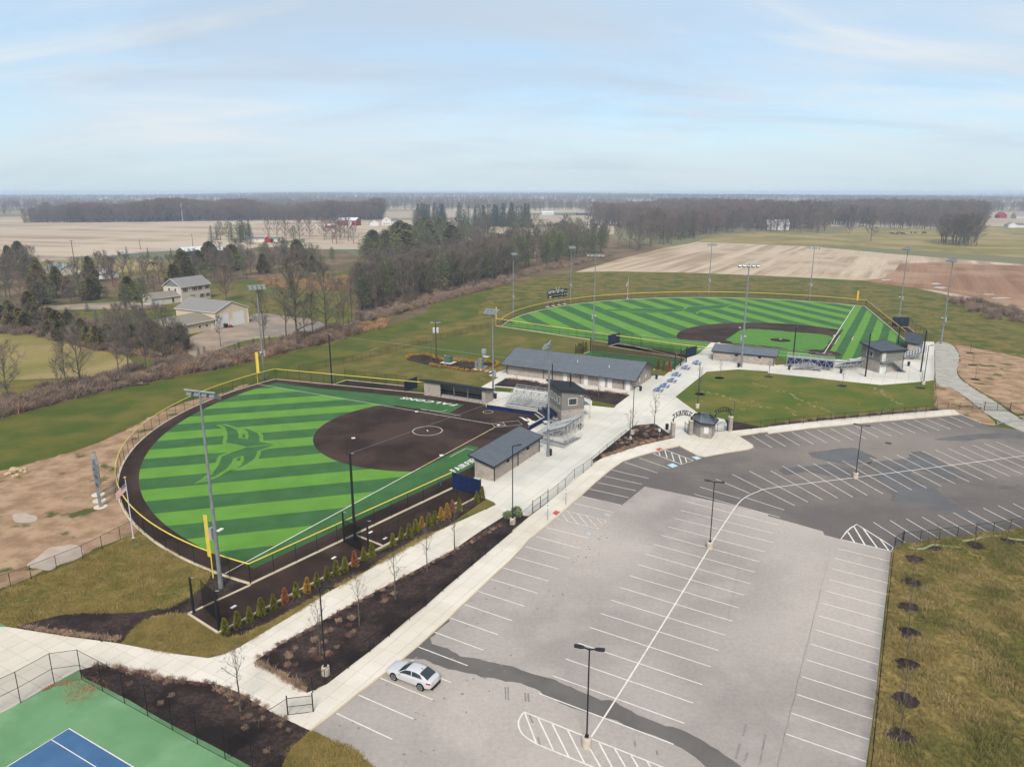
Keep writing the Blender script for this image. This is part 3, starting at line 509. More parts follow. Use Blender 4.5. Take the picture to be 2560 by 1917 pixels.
# ---- concrete: every cast slab is a piece
AX = ang((-15.86,49.08), (12.47,100.7))
def paving(name, poly, base, a, dx, dy, m, z=0.10, gap=0.03, zb=0.05, limit=300):
    root = struct(MB().prism(poly, 0.0, zb).build(name, M['joint']))
    ca, sa = math.cos(a), math.sin(a)
    loc = [((x-base[0])*ca+(y-base[1])*sa, -(x-base[0])*sa+(y-base[1])*ca) for x, y in ccw(poly)]
    x0, x1 = min(q[0] for q in loc), max(q[0] for q in loc); y0, y1 = min(q[1] for q in loc), max(q[1] for q in loc)
    cells = []; g = gap/2
    for i in range(math.floor(x0/dx), math.ceil(x1/dx)):
        for j in range(math.floor(y0/dy), math.ceil(y1/dy)):
            q = cellclip(loc, [(i*dx+g, j*dy+g), ((i+1)*dx-g, j*dy+g), ((i+1)*dx-g, (j+1)*dy-g), (i*dx+g, (j+1)*dy-g)])
            if len(q) >= 3 and abs(area(q)) > 0.05: cells.append([(base[0]+u*ca-v*sa, base[1]+u*sa+v*ca) for u, v in q])
    cells.sort(key=lambda q: math.hypot(sum(a_[0] for a_ in q)/len(q), sum(a_[1] for a_ in q)/len(q)))
    for q in cells[:limit]:
        c = (sum(a_[0] for a_ in q)/len(q), sum(a_[1] for a_ in q)/len(q)); h = z + R.uniform(-0.004, 0.004)
        MB().prism([(x-c[0], y-c[1]) for x, y in q], zb+0.001, h).build('slab', M[m], root, loc=(c[0], c[1], 0))
    if len(cells) > limit:
        mb = MB()
        for q in cells[limit:]: mb.prism(q, zb+0.001, z)
        stuff(mb.build('slab_field', M[m], root))
    return root
paving('walkway', [(-48.91,63.18),(-46.52,62.61),(-42.35,61.63),(-39.32,61.03),(-36.8,60.51),(-33.59,59.63),(-30.48,58.83),(-27.54,58.28),(-26.39,58.83),(-25.4,59.86),(-24.32,61.51),(-21.88,65.32),(-19.48,69.55),(-16.76,73.29),(-14.13,77.4),(-10.4,82.74)] + [(-2.17,92.05),(-0.63,89.02),(-3.84,84.28)] + [(-6.84,79.24),(-11.09,73.95),(-15.12,68.96),(-18.55,64.52),(-21.31,60.91),(-23.13,57.95),(-22.9,57.58),(-20.09,55.57),(-17.27,53.47),(-15.98,49.08),(-19.63,51.17),(-21.19,52.21)] + [(-23.13,53.56),(-25.02,54.53),(-30.33,55.53),(-35.01,56.77),(-37.01,57.3),(-38.35,56.6),(-39.46,54.73),(-40.71,52.29),(-41.56,50.99),(-43.66,47.35),(-56,63.74)], (-23.13,57.95), AX, 1.65, 1.65, 'concrete')
PLAZA = [(-2.17,92.05),(-0.63,89.02),(2.11,88.5),(4.87,92.94)] + [(7.6,97.96),(10.69,103.59),(12.64,107.78),(12.69,109.25),(16.99,117.16),(22.26,126.96),(25.7,127.99),(26.31,127.35),(27.55,121.7),(28,120.06),(34.16,119.56),(38.53,123.68),(39.52,130.57),(35.66,133.95),(33.72,146.11),(45.8,168.09),(53.86,170.5),(60.37,168.49)] + [(59.8,166.78),(67.62,162.97),(73.93,159.31),(80.85,155.81),(89.35,158.13),(94.77,159.91),(119.08,203.68),(116.26,203.87),(110.34,193.73),(100.39,185.46),(93.92,179.31),(87.37,176.66),(82.11,178.12),(69.35,176.66),(66.16,175.51),(64.4,174.66)] + [(66.33,195.47),(55.98,202.73),(48.41,187.06),(44.21,182.33),(40.25,174.94),(34.97,163.97),(32.16,164.47)] + [(31.0,160.6),(4.6,174.8),(-0.7,166.6)] + [(-1.47,170.26),(-5.39,164.48),(-3.03,162.57),(-6.52,154.47),(-8.24,149.48)] + [(-6.11,141.2),(-1.33,115.82)] + [(-18.31,148.69),(-20.75,148.17),(-8.95,103.86)] + [(-4.51,100.82),(-4.32,94.59),(-3.84,94.42),(-2.46,92.94)]
paving('plaza', PLAZA, (28,120.06), AX, 2.45, 2.45, 'concrete_cool', z=0.10, gap=0.035, zb=0.06)
SIDE = [(-15.98,49.08),(-17.27,53.47),(-15.86,54.63),(-14.55,56.88),(-13.08,59.28),(-11.69,61.75),(-10.16,64.65),(-8.8,66.96),(-7.32,70),(-4.52,75.3),(0,83.76)] + [(0,84.14),(2.34,88.41),(4.88,92.72),(7.59,97.81),(10.68,103.43),(12.62,107.61),(13.72,109.13),(14.85,110.63),(17.23,112.48),(20.99,115.69),(24.76,118.04),(27.97,119.91),(34.12,119.42),(38.49,123.53),(45.99,125.8)] + [(46.12,126.19),(57.14,129.75),(68.43,132.83),(80.13,135.87),(84.54,136.85),(85.78,136.76),(85.15,133.95),(75.2,131.4),(63.95,128.54),(53,125.42),(44.85,122.43)] + [(45.22,123.53),(39.2,121.19),(40.25,116.49),(39.98,115.3),(38.93,114.39),(34.49,112.61),(30.82,110.87),(29.88,111.36),(28.46,114.52),(27.92,116.02),(24.67,114.19),(21.45,111.98),(19.01,110.15),(17.32,108.66),(15.24,105.51),(12.47,100.7),(9.64,95.34),(6.88,90.26),(4.58,86.23),(2.11,81.96)] + [(0,77.22),(-3.47,70.45),(-6.33,64.78),(-8.74,60.32),(-10.92,56.56),(-12.86,53.75),(-14.33,51.35),(-15.86,49.08)]
paving('pavement', SIDE, (-15.86,49.08), AX, 1.85, 1.5, 'concrete', z=0.13, gap=0.03, zb=0.07)
# kerb face along the car park
KERB = [(-15.85,49.05),(-14.32,51.29),(-12.85,53.7),(-10.91,56.5),(-8.73,60.25),(-6.33,64.71),(-3.46,70.36),(0,77.12)] + [(2.1,81.86),(4.57,86.11),(6.88,90.14),(9.63,95.2),(12.45,100.55),(15.22,105.34),(17.29,108.48),(18.99,109.97),(21.42,111.8),(24.64,114),(27.87,115.82),(28.42,114.32),(29.83,111.18),(30.77,110.69),(34.44,112.42),(38.87,114.19),(39.94,115.17),(40.21,116.35),(39.18,120.98),(45.15,123.31)] + [(44.78,122.21),(52.91,125.19),(63.84,128.3),(75.07,131.15),(85,133.69)]
for a, b in zip(KERB, KERB[1:]):
    l = math.dist(a, b); o = struct(MB().box((l/2, 0, 0.07), (l-0.01, 0.16, 0.135)).build('kerb', M['kerb'], loc=(a[0], a[1], 0))); o.rotation_euler = (0, 0, ang(a, b))
a_, b_ = (85.15,133.95), (85.86,128.54)
struct(MB().bar((*a_, 0.06), (*b_, 0.06), 0.18, 0.14).build('kerb', M['concrete']))
for q in [[(5.29,89.14),(5.73,90.14),(6.36,89.72),(5.82,88.61)], [(23.48,114),(24.32,114.84),(24.87,114.39),(23.92,113.36)]]: surface('tactile_pad', q, 0.139, 'tactile_red')

# ---- mulch beds
def bed(name, poly, z=0.09, sm=2):
    p_ = smooth(poly, sm) if sm else poly
    return struct(MB().prism(jag(p_, 0.35, 0.02), 0.0, z).build(name, M['mulch']))
bed('mulch_bed', [(-22.9,57.58),(-23.13,57.95),(-21.31,60.91),(-18.55,64.52),(-15.12,68.96),(-11.09,73.95),(-6.84,79.24)] + [(-3.84,84.28),(-0.63,89.02),(2.11,88.5),(1.71,87.76)] + [(0,84.13),(-4.53,75.57),(-7.35,70.24),(-8.82,67.18),(-10.19,64.86),(-11.72,61.94),(-13.11,59.47),(-14.58,57.05),(-15.9,54.79),(-17.27,53.47),(-20.09,55.57)], sm=0)
bed('mulch_bed', [(-38.24,56.52),(-37.01,57.3),(-35.01,56.77),(-30.33,55.53),(-25.02,54.53),(-23.13,53.56),(-21.19,52.21),(-19.63,51.17),(-15.97,49.08),(-16.14,48.62),(-16.82,47.35),(-16.99,45.3),(-16.89,43.97),(-17.64,43.97),(-19.58,45.53),(-23.59,47.82),(-26.6,49.45),(-29.55,51.17),(-31.86,52.62),(-35.02,54.33),(-37.07,55.49)], sm=0)
bed('mulch_bed', [(12.69,109.25),(16.99,117.16),(22.26,126.96),(25.7,127.99),(26.31,127.35),(27.55,121.7),(28,120.06),(24.79,118.18),(21.01,115.82),(17.25,112.61),(14.86,110.75),(13.74,109.25)], sm=0)
bed('mulch_bed', [(-3.79,155.77),(-1.4,161.45),(3.72,159.33),(8.48,154.9),(16.11,151.77),(24.5,147.49),(20.67,139.99),(16.19,143.27),(15.08,145.54),(8.2,149.48),(0.31,153.62),(-3.77,154.9)], 0.14, 0)
bed('mulch_bed', [(-48.3,63.36),(-47.4,64),(-45.25,65.32),(-43.14,65.8),(-40.21,65.64),(-37.34,65.91),(-35.44,66.68),(-33.74,68.38),(-32.96,71.07),(-33.43,73.46),(-32.44,73.46),(-29.72,71.85),(-28.05,71.22),(-29.83,69.55),(-31.17,67.38),(-32.45,65.53),(-34.11,65.4),(-35.88,64.73),(-36.66,63.62),(-36.74,61.75),(-36.73,60.51),(-39.35,61.07),(-42.38,61.68),(-46.55,62.66)], 0.05, 0)
bed('mulch_bed', [(-28.07,62.11),(-26.94,61.39),(-25.45,61.99),(-23.47,64.78),(-20,69.25),(-16.5,73.79),(-11.63,81.15),(-8.23,85.65)] + [(-3.44,94.42),(-4.23,95.81),(-5.09,94.42),(-7.89,90.26)] + [(-10.59,86.09),(-13.11,82.42),(-15.45,79.05),(-17.54,76.34),(-20.93,71.54),(-23.45,68.09),(-25.61,65.32)] + [(-26.75,63.62)], 0.05, 0)
bed('mulch_bed', [(-26.85,183.06),(-26.23,185.11),(-24.28,186.22),(-21.83,185.8),(-19.03,181.72),(-16.22,179.74),(-12.93,178.44),(-10.33,178.44),(-5.98,177.8),(-3.38,177.16),(-3.08,175.9),(-4.16,173.43),(-5.75,170.42),(-6.78,168.44),(-8.98,168.67),(-11.75,169.25),(-14.69,171.61),(-18.15,172.82),(-20.66,175.28),(-23.9,178.44),(-26.19,180.4)], 0.05, 2)
bed('mulch_bed', [(37.34,129.24),(38.5,131.12),(39.16,131.12),(40.69,129.86),(42.19,128.63),(43.29,127.42),(44.56,125.94),(39.13,124.48),(38.07,123.91),(38.13,124.77)], 0.06, 0)
for i, q in enumerate([[(46.62,127.67),(57.75,131.24),(69.09,134.21),(80.82,137.12),(82.83,137.48),(84.69,137.12),(80.23,136.05),(68.51,133),(57.21,129.92),(46.17,126.34)]]): bed('mulch_bed', q, 0.05, 0)
surface('lawn_patch', [(16.19,143.27),(20.67,139.99),(20,138.01),(15.81,139.63)], 0.125, 'lawn_green'); surface('lawn_patch', [(-3.75,154.04),(0.52,152.77),(0.09,149.32),(-3.67,150.53)], 0.125, 'lawn_green')
surface('lawn_patch', [(33.32,169.1),(34.62,169.42),(37.42,168.77),(34.79,163.71),(32.56,164.95)], 0.125, 'lawn_olive')
surface('lawn_patch', [(-8.44,174.94),(-0.65,175.65),(0,162.35),(-1.8,160.51),(-4.05,154.67),(-6.74,156.96)], 0.012, 'lawn_olive')
# ---- tennis court
surface('tennis_court', [(-41.56,50.99),(-40.71,52.29),(-39.46,54.73),(-38.35,56.6),(-37.35,55.53),(-35.02,54.33),(-31.86,52.62),(-29.55,51.17),(-26.6,49.45),(-23.59,47.82),(-19.58,45.53),(-17.62,44.25),(-17.19,42.89),(-41.35,42.89),(-43.86,46.13)], 0.062, 'court_green')
surface('tennis_court_play_area', [(-34.96,49.28),(-27.95,45.3),(-24.84,43.53),(-25.53,42.75),(-40.2,42.75),(-39.05,41.91),(-37.18,45.3)], 0.066, 'court_blue')
struct(MB().ribbon([(-38.61,42.73),(-37.18,45.3),(-34.96,49.28),(-27.95,45.3),(-24.27,43.21)], 0.09, 0.070).build('court_line', M['paint_white']))
struct(MB().ribbon([(-35.61,48.06),(-30.7,45.3),(-27.48,43.49)], 0.07, 0.0705).build('court_line', M['paint_white']))
surface('court_apron', [(-54.2,65.32),(-50.33,64),(-49.05,63.29),(-49.27,62.43),(-50.3,59.86)], 0.03, 'court_green')

# ================================================================ letters (one mesh per glyph, shared)
GLYPH = {}
def make_glyphs(chars):
    obs = []
    for ch in chars:
        cu = bpy.data.curves.new('glyph', 'FONT'); cu.body = ch; cu.size = 1.4; cu.offset = 0.045; cu.resolution_u = 3
        o = bpy.data.objects.new('glyph', cu); C.objects.link(o); obs.append((ch, o))
    dg = bpy.context.evaluated_depsgraph_get()
    for ch, o in obs:
        me = bpy.data.meshes.new_from_object(o.evaluated_get(dg)); v = [tuple(q.co) for q in me.vertices]; f = [tuple(p_.vertices) for p_ in me.polygons]
        x0 = min(q[0] for q in v); x1 = max(q[0] for q in v); GLYPH[ch] = ([(q[0]-x0, q[1]) for q in v], f, x1-x0)
        bpy.data.meshes.remove(me); cu = o.data; bpy.data.objects.remove(o); bpy.data.curves.remove(cu)
make_glyphs('ABCDEFGHILMNORSTU0123456789')
def flat_word(name, word, p0, d, size, z, m, parent=None, slant=0.18, gapf=0.14, wide=1.0):
    # letters lying on the turf; d = reading direction (radians)
    ca, sa = math.cos(d), math.sin(d); x = 0
    root = struct(MB().strip([(p0[0], p0[1]), (p0[0]+0.01*ca, p0[1]+0.01*sa)], 0.01, z-0.001).build(name, M[m]))
    for ch in word:
        v, f, w = GLYPH[ch]
        mb = MB(); mb.add([((x*0+(a+slant*b)*wide)*size*ca - b*size*sa, ((a+slant*b)*wide)*size*sa + b*size*ca, 0) for a, b in v], f)
        mb.build('letter', M[m], root, loc=(p0[0]+x*ca, p0[1]+x*sa, z)); x += (w*wide+gapf)*size
    return root
def turf_strips(root, poly, d, w, off, z, mats, spare=None):
    # synthetic turf laid in rolls: every mown-look band is one panel
    n = (-math.sin(d), math.cos(d)); t = (math.cos(d), math.sin(d))
    k = [q[0]*n[0]+q[1]*n[1] for q in poly]; a = math.floor((min(k)-off)/w); b = math.ceil((max(k)-off)/w)
    for i in range(a, b):
        lo, hi = off+i*w+0.012, off+(i+1)*w-0.012
        P0 = (n[0]*lo, n[1]*lo); P1 = (n[0]*hi, n[1]*hi)
        q = clip(list(poly), P0, (P0[0]+t[0], P0[1]+t[1])); 
        if len(q) < 3: continue
        q = clip(q, (P1[0]+t[0], P1[1]+t[1]), P1); q = clean(q)
        if len(q) >= 3 and abs(area(q)) > 0.2: MB().sheet(q, z).build('turf_panel', M[mats[i % 2]], root)
# ================================================================ softball field
SH = (-2.40, 126.95); SAX = 196.2
SF = arcpts(SH, 61.3, 146.3, 245.1, 60)
soft = struct(MB().prism(SF + [(-28.24,71.32), (-8.49,97.96)] + [(-5.7,101.55),(-2.78,107.74),(3.11,124.16),(5.99,129.23),(4.49,132.86),(-4.94,137.59),(-5.28,140.49),(-18.26,147.53)] + [(-18.31,148.69), (-53.12,160.76)], 0, 0.105).build('softball_field', M['infield']))
ZT = 0.112
fair = [SH] + arcpts(SH, 58.5, 151.2, 241.2, 60)
turf_strips(soft, ccw(fair), math.radians(14.9), 4.5, 138.8-0.0, ZT, ['turf_light', 'turf_dark'])
fl = lambda r, a: pol(SH, r, a)
MB().sheet([fl(58.5,241.2)] + [(-29.05,74.65)] + [(-9.6,101.2)] + [(-5.83,106.66),(-5.64,115.13),(-7.34,116.08)] + [fl(24.4,242.0), fl(24.4,241.2)], ZT).build('turf_panel', M['turf_dark'], soft)
MB().sheet([fl(58.5,151.2), fl(25.1,151.2)] + [(-22.78,139.6),(-11.99,134.55),(-9.55,140.25),(-20.42,145.61),(-40.71,152.45),(-52.27,157.54)], ZT).build('turf_panel', M['turf_dark'], soft)
PP = (-14.95, 123.75)
MB().sheet([pol(SH,-0.4,SAX)] + [q for q in arcpts(PP, 19.6, 85, 310, 80) if abs(((math.degrees(ang(SH, q))-SAX+180) % 360)-180) < 45.8], ZT+0.006).build('infield_skin', M['infield'], soft)
W = M['paint_white']; ZL = ZT+0.013
MB().strip([fl(1.2,151.2), fl(61.0,151.2)], 0.12, ZL).build('foul_line', W, soft)
MB().strip([fl(24.4,241.2), fl(61.0,241.2)], 0.14, ZL).build('foul_line', W, soft); MB().strip([fl(1.2,241.2), fl(24.4,241.2)], 0.13, ZL).build('foul_line', M['paint_yellow'], soft)
MB().ribbon(arcpts(PP, 2.6, 0, 352.5, 47), 0.11, ZL, closed=True).build('pitching_circle', W, soft)
MB().ribbon(arcpts((-4.61,135.26), 0.95, 0, 340, 17), 0.09, ZL, closed=True).build('on_deck_circle', W, soft)
mb = MB()
for q in [[(-3.74,128.13),(1.13,129.75),(1.86,127.29),(-3.04,125.77)], [(-3.74,128.13),(-1.64,128.78),(-1.13,126.59),(-3.04,125.77)], [(-3.6,127.48),(-1.42,128.04)], [(-3.4,126.46),(-1.32,127.01)]]:
    mb.ribbon(q, 0.09, ZL+0.001, closed=len(q) > 2)
mb.build('batters_boxes', W, soft)
MB().strip([(-17.67,136.86),(-13.19,135.46),(-12.65,136.69)], 0.09, ZL).build('coach_box', W, soft); MB().strip([(-9.87,110.52),(-7.6,114.52),(-6.32,113.75)], 0.09, ZL).build('coach_box', W, soft); MB().strip([(-17.81,137.31),(-9.64,132.75)], 0.10, ZL).build('running_lane', W, soft)
def emblem(root, outline, z, w, extra=()):
    MB().sheet(outline, z).build('emblem_field', M['turf_dark'], root)
    b = MB().ribbon(outline, w, z+0.004, closed=True)
    for e in extra: b.ribbon(e, w*0.6, z+0.0045)
    b.build('emblem_outline', M['turf_light'], root)
emblem(soft, [(-53.5,127.33),(-51.79,125.62),(-50.46,123.04),(-49.34,120.2),(-48.41,117.16),(-46.3,116.34),(-44.08,115.11),(-45.46,113.16),(-46.59,111.11),(-46.59,110.43),(-45.76,107.11),(-45.26,103.31),(-45.4,100.99),(-45.88,99.62),(-44.92,100.29),(-43.78,102.26),(-43.28,105.31),(-43.45,107.96),(-43.88,109.69),(-43.16,110.87),(-42.54,109.11),(-42.23,106.83),(-42.43,104.91),(-42.82,104.23),(-41.84,104.91),(-40.92,107.11),(-40.48,109.4),(-40.81,111.78),(-41.27,113.31),(-40.18,114.89),(-39.33,116.66),(-40.88,117.42),(-42.47,118.09),(-43.4,120.9),(-44.38,122.68),(-46.74,124.87),(-48.6,125.35),(-47.04,123.4),(-46,121.25),(-45.44,119.41),(-46.85,120.14),(-47.26,121.61),(-48.45,124.13),(-50.17,125.99),(-52.2,127.33)], ZT+0.003, 0.62, [[(-44.08,115.11),(-39.54,116.63)]])
MB().sheet([(1.19,132.03),(2.02,131.68),(2.62,130.7),(2.92,130.21),(3.07,130.56),(2.65,131.38),(3.2,131.09),(3.53,130.27),(3.66,129.69),(4.4,129.4),(4,128.61),(4.22,127.98),(3.84,126.68),(3.69,126.73),(3.77,127.48),(3.65,128.13),(3.38,127.84),(3.41,126.73),(2.97,125.58),(3.07,126.59),(2.82,128.21),(3.12,128.78),(3.24,129.35),(2.51,129.49),(2.13,130.27),(1.75,131.29)], ZL+0.002).build('white_bird_emblem', W, soft)
d = ang((-10.38,138.86), (-18.55,142.64)); flat_word('turf_lettering', 'FALCONS', (-10.7,140.44), d, 1.35, ZT+0.006, 'base_white', wide=1.35, gapf=0.22)
d = ang((-8.61,103.97), (-6.1,108.05)); flat_word('turf_lettering', 'FAIRFIELD', (-8.59,103.89), d, 1.25, ZT+0.006, 'base_white', wide=0.85, gapf=0.16)
def plate(name, c, rz, label, five=False, s=0.43):
    pts = [(-s/2,-s/2),(s/2,-s/2),(s/2,s/2),(-s/2,s/2)] if not five else [(-s/2,-s/2),(s/2,-s/2),(s/2,0.05),(0,s/2),(-s/2,0.05)]
    o = MB().prism(pts, 0, 0.05).build(name, M['base_white'], loc=(c[0], c[1], ZT+0.01)); o.rotation_euler = (0,0,rz)
    return tag(o, label, 'base')
fr = math.radians(SAX)
plate('softball_base', fl(18.1,151.9), fr, 'white base on the far foul line of the softball infield', s=0.6); plate('softball_base', fl(18.1,240.5), fr, 'white base on the near foul line of the softball infield', s=0.6)
plate('softball_base', fl(25.86,SAX), fr, 'white second base alone near the left edge of the softball dirt', s=0.6); plate('home_plate', SH, fr+PI/2, 'white home plate between the softball batting boxes', True, 0.6)
o = MB().box((0,0,0.02), (0.2,0.62,0.05)).build('pitching_plate', M['base_white'], loc=(PP[0],PP[1],ZT+0.01), ); o.rotation_euler = (0,0,fr); tag(o, 'white pitching plate inside the softball circle', 'base')
# ================================================================ baseball field
BH = (81.82, 188.5); BC = 106.3
def bfr(a): return 106-10.3*((a-BC)/45)**2
BF = [pol(BH, bfr(a), a) for a in [58.9+i*(154.6-58.9)/60 for i in range(61)]]
ball = struct(MB().prism([(130.62,270.69)] + BF + [(-4.95,229.39), (37.73,194.05)] + [(47.82,186.77),(53.84,193.56),(68.46,186.11),(69.72,177.38),(68.49,167.23),(82.72,167.23),(94.18,183.54),(108.23,200.09)] + [(112.27,206.44)], 0, 0.04).build('baseball_field', M['turf_mid']))
ZB = 0.05
fairb = [BH] + [pol(BH, bfr(a)-0.25, a) for a in [61.3+i*90/60 for i in range(61)]]
turf_strips(ball, ccw(fairb), math.radians(BC), 4.95, -106.06, ZB, ['turf_dark', 'turf_light'])
# foul ground to the right and left, laid parallel to the lines
q1 = [BH, pol(BH, 95, 61.3), (129.9,270.2), (112.2,206.6)] + [(108.38,201.27),(88.23,180.35),(82.04,180.35)]
turf_strips(ball, ccw(q1), math.radians(61.3), 2.25, -math.sin(math.radians(61.3))*BH[0]+math.cos(math.radians(61.3))*BH[1]-0.2, ZB, ['turf_dark', 'turf_light'])
q2 = [BH, pol(BH, 95, 151.3), (-4.4,229.2), (37.9,194.3)] + [(52.83,190.78)] + [(69.15,184.59)] + [(71.49,180.35),(78.41,180.35)]
turf_strips(ball, ccw(q2), math.radians(151.3), 2.25, -math.sin(math.radians(151.3))*BH[0]+math.cos(math.radians(151.3))*BH[1]-0.2, ZB, ['turf_mid', 'turf_light'])
RB = pol(BH, 18.44, BC)
skin = [q for q in arcpts(RB, 29.0, -20, 235, 90) if abs(((math.degrees(ang(BH, q))-BC+180) % 360)-180) < 46.6]
MB().sheet([pol(BH, 3, BC)] + skin, ZB+0.006).build('infield_skin', M['infield'], ball)
gr = smooth([(83.8,193.49),(88.42,202.29),(93.01,210.55),(92.89,213.56),(92.04,214.35)], 3, False) + [(90.52,216.18),(84.56,218.76)] + [(81.02,221.22),(74.37,223.91),(71.5,223.29),(70.05,222.19),(60.65,205.66)] + smooth([(60.65,205.66),(61.63,204.41),(61.82,201.54)], 3, False)[1:] + [(70.71,197.37)] + [(76.24,193.03)]
gr = ccw(gr)
def infield_panels():
    d = ang((75.87,214.49), (84.05,194.97)); turf_strips(ball, gr, d, 1.15, 0.0, ZB+0.012, ['turf_mid', 'turf_light'])
infield_panels()
MB().sheet(arcpts(BH, 4.1, 0, 350, 35), ZB+0.018).build('home_circle', M['infield'], ball)
MB().sheet([(83.22,192.56),(84.83,192.01),(101.7,222.61),(102.49,224.83)], ZB+0.009).build('base_path', M['infield'], ball)
MB().strip([pol(BH,3.5,151.3), pol(BH,30,151.3)], 1.3, ZB+0.009).build('base_path', M['infield'], ball)
def mound():
    mb = MB(); mb.lathe((RB[0], RB[1], ZB+0.012), [(2.74,0), (2.0,0.12), (0.9,0.24), (0.01,0.25)], 28); mb.build('pitchers_mound', M['infield'], ball, smooth=True)
mound()
MB().strip([pol(BH,1.3,61.3), pol(BH,95.2,61.3)], 0.2, ZB+0.026).build('foul_line', W, ball); MB().strip([pol(BH,1.3,151.3), pol(BH,95.2,151.3)], 0.16, ZB+0.026).build('foul_line', W, ball)
mb = MB()
for s in (-1, 1):
    c = pol(BH, 1.25, BC+90*s); t = math.radians(BC); mb.ribbon([(c[0]+math.cos(t)*a-math.sin(t)*b, c[1]+math.sin(t)*a+math.cos(t)*b) for a, b in ((-0.9,-0.6),(0.9,-0.6),(0.9,0.6),(-0.9,0.6))], 0.1, ZB+0.028, closed=True)
mb.ribbon([(BH[0]+math.cos(t)*a-math.sin(t)*b, BH[1]+math.sin(t)*a+math.cos(t)*b) for a, b in ((-0.9,0.6),(-3.2,0.6),(-3.2,-0.6),(-0.9,-0.6))], 0.1, ZB+0.0285)
mb.build('batters_boxes', W, ball)
MB().strip([(100.74,211.1),(99.83,211.43),(96.98,206.23),(97.93,205.81)], 0.16, ZB+0.02).build('coach_box', W, ball); MB().strip([(89.03,201.07),(89.94,201.07),(96.59,213.22)], 0.14, ZB+0.02).build('running_lane', W, ball)
emblem(ball, [(32.46,262.05),(48.43,265.3),(61.4,263.93),(61.39,261.51),(64.02,268.07),(65.28,268.91),(73.27,271.76),(80.97,276.13),(83.99,276.73),(80.95,271.47),(75.66,264.75),(70.75,262.05),(68.12,261.51),(65.51,256.79),(63.92,252.73),(62.95,253.73),(60.94,259.13),(52.71,255),(40.58,255.25),(40.28,257.31),(52.96,258.35),(41.18,259.13),(36.27,259.39)], ZB+0.008, 0.75)
MB().sheet([(78.3,180.1),(82.4,181.17),(84.52,179.37),(85.47,181.83),(87.23,182.17),(90.09,184.54),(88.85,182.42),(85.86,180.35),(88.72,181.58),(87.75,180.1),(84.3,178.08),(81.59,179.29)], ZB+0.02).build('white_bird_emblem', W, ball)
flat_word('turf_lettering', 'FAIRFIELD', (49.67,193.55), ang((50,194.49), (55.16,191.23)), 1.7, ZB+0.012, 'base_white', wide=1.2, gapf=0.2)
flat_word('turf_lettering', 'FALCONS', (97.24,190.72), ang((97.93,192.56), (106.49,209.67)), 1.7, ZB+0.012, 'base_white', wide=1.1, gapf=0.2)
fr = math.radians(BC)
for nm, q, lb in (('baseball_base', pol(BH,27.4,61.9), 'white base on the right foul line of the baseball infield'), ('baseball_base', pol(BH,38.8,BC), 'white second base on the baseball dirt beside a light pole'), ('baseball_base', pol(BH,27.4,150.7), 'white base on the left foul line of the baseball infield')):
    o = MB().box((0,0,0.06), (0.6,0.6,0.12)).build(nm, M['base_white'], loc=(q[0],q[1],ZB+0.02)); o.rotation_euler = (0,0,fr+PI/4); tag(o, lb, 'base')
o = MB().box((0,0,0.03), (0.8,0.3,0.08)).build('pitching_plate', M['base_white'], loc=(RB[0],RB[1],ZB+0.26)); o.rotation_euler = (0,0,fr-PI/2); tag(o, 'white pitching plate on the baseball mound', 'base')
o = MB().prism([(-.3,-.3),(.3,-.3),(.3,.05),(0,.3),(-.3,.05)], 0, 0.03).build('home_plate', M['base_white'], loc=(BH[0],BH[1],ZB+0.03)); o.rotation_euler = (0,0,fr+PI/2); tag(o, 'white home plate in the round dirt area of the baseball field', 'base')
# ================================================================ fences
POST = {}
def post_mesh(h, r, m):
    k = (round(h,2), r, m)
    if k not in POST:
        mb = MB(); mb.tube((0,0,0), (0,0,h), r, r, 6); mb.lathe((0,0,h), [(r*1.15,0), (r*0.8,r), (0.005,r*1.3)], 6)
        me = bpy.data.meshes.new('post'); me.from_pydata(mb.v, [], mb.f); me.materials.append(M[m]); POST[k] = me
    return POST[k]
def fence(name, label, pts, h, step=3.05, cap=None, m='fence_black', net='chain_link', r=0.032, rails=(1.0,), cat='fence', group=None, capr=0.075, z0=0.05, jit=0.0, posts=None, gap=0.03):
    o = pts[0]; root = thing(name, label, cat, (o[0], o[1], 0), 0, group)
    L_ = [(q[0]-o[0], q[1]-o[1]) for q in pts]
    ps = [(q[0]-o[0], q[1]-o[1]) for q in posts] if posts else []
    if not ps:
        if len(L_) > 6: ps = along(L_, step)
        else:
            for a, b in zip(L_, L_[1:]): ps += along([a, b], step)[:-1]
            ps.append(L_[-1])
    for q in ps: link('post', post_mesh(h, r, m), root, (q[0], q[1], 0.0))
    for k in rails:
        mb = MB()
        for a, b in zip(L_, L_[1:]): mb.tube((a[0],a[1],h*k), (b[0],b[1],h*k), 0.022, 0.022, 5)
        mb.build('rail', M[m], root)
    if net:
        mb = MB()
        for a, b in zip(L_, L_[1:]): mb.add([(a[0],a[1],gap), (b[0],b[1],gap), (b[0],b[1],h-0.02), (a[0],a[1],h-0.02)], [(0,1,2,3)])
        mb.build('wire_mesh', M[net], root)
    if cap:
        mb = MB()
        for a, b in zip(L_, L_[1:]): mb.tube((a[0],a[1],h+0.04), (b[0],b[1],h+0.04), capr, capr, 8)
        mb.build('top_cap', M[cap], root)
    return root
fence('outfield_fence', 'curved black chain-link fence with yellow cap round the softball outfield', SF, 2.42, cap='yellow')
fence('sideline_fence', 'straight yellow-capped chain-link fence along the near softball foul line', [(-28.24,71.32), (-8.49,97.96)], 2.42, cap='yellow')
fence('sideline_fence', 'straight yellow-capped chain-link fence along the far softball foul line', [(-53.12,160.76), (-18.31,148.69)], 2.42, cap='yellow')
fence('outfield_fence', 'long black chain-link fence with yellow cap curving round the baseball outfield', BF[::1], 2.3, cap='yellow_deep', capr=0.10)
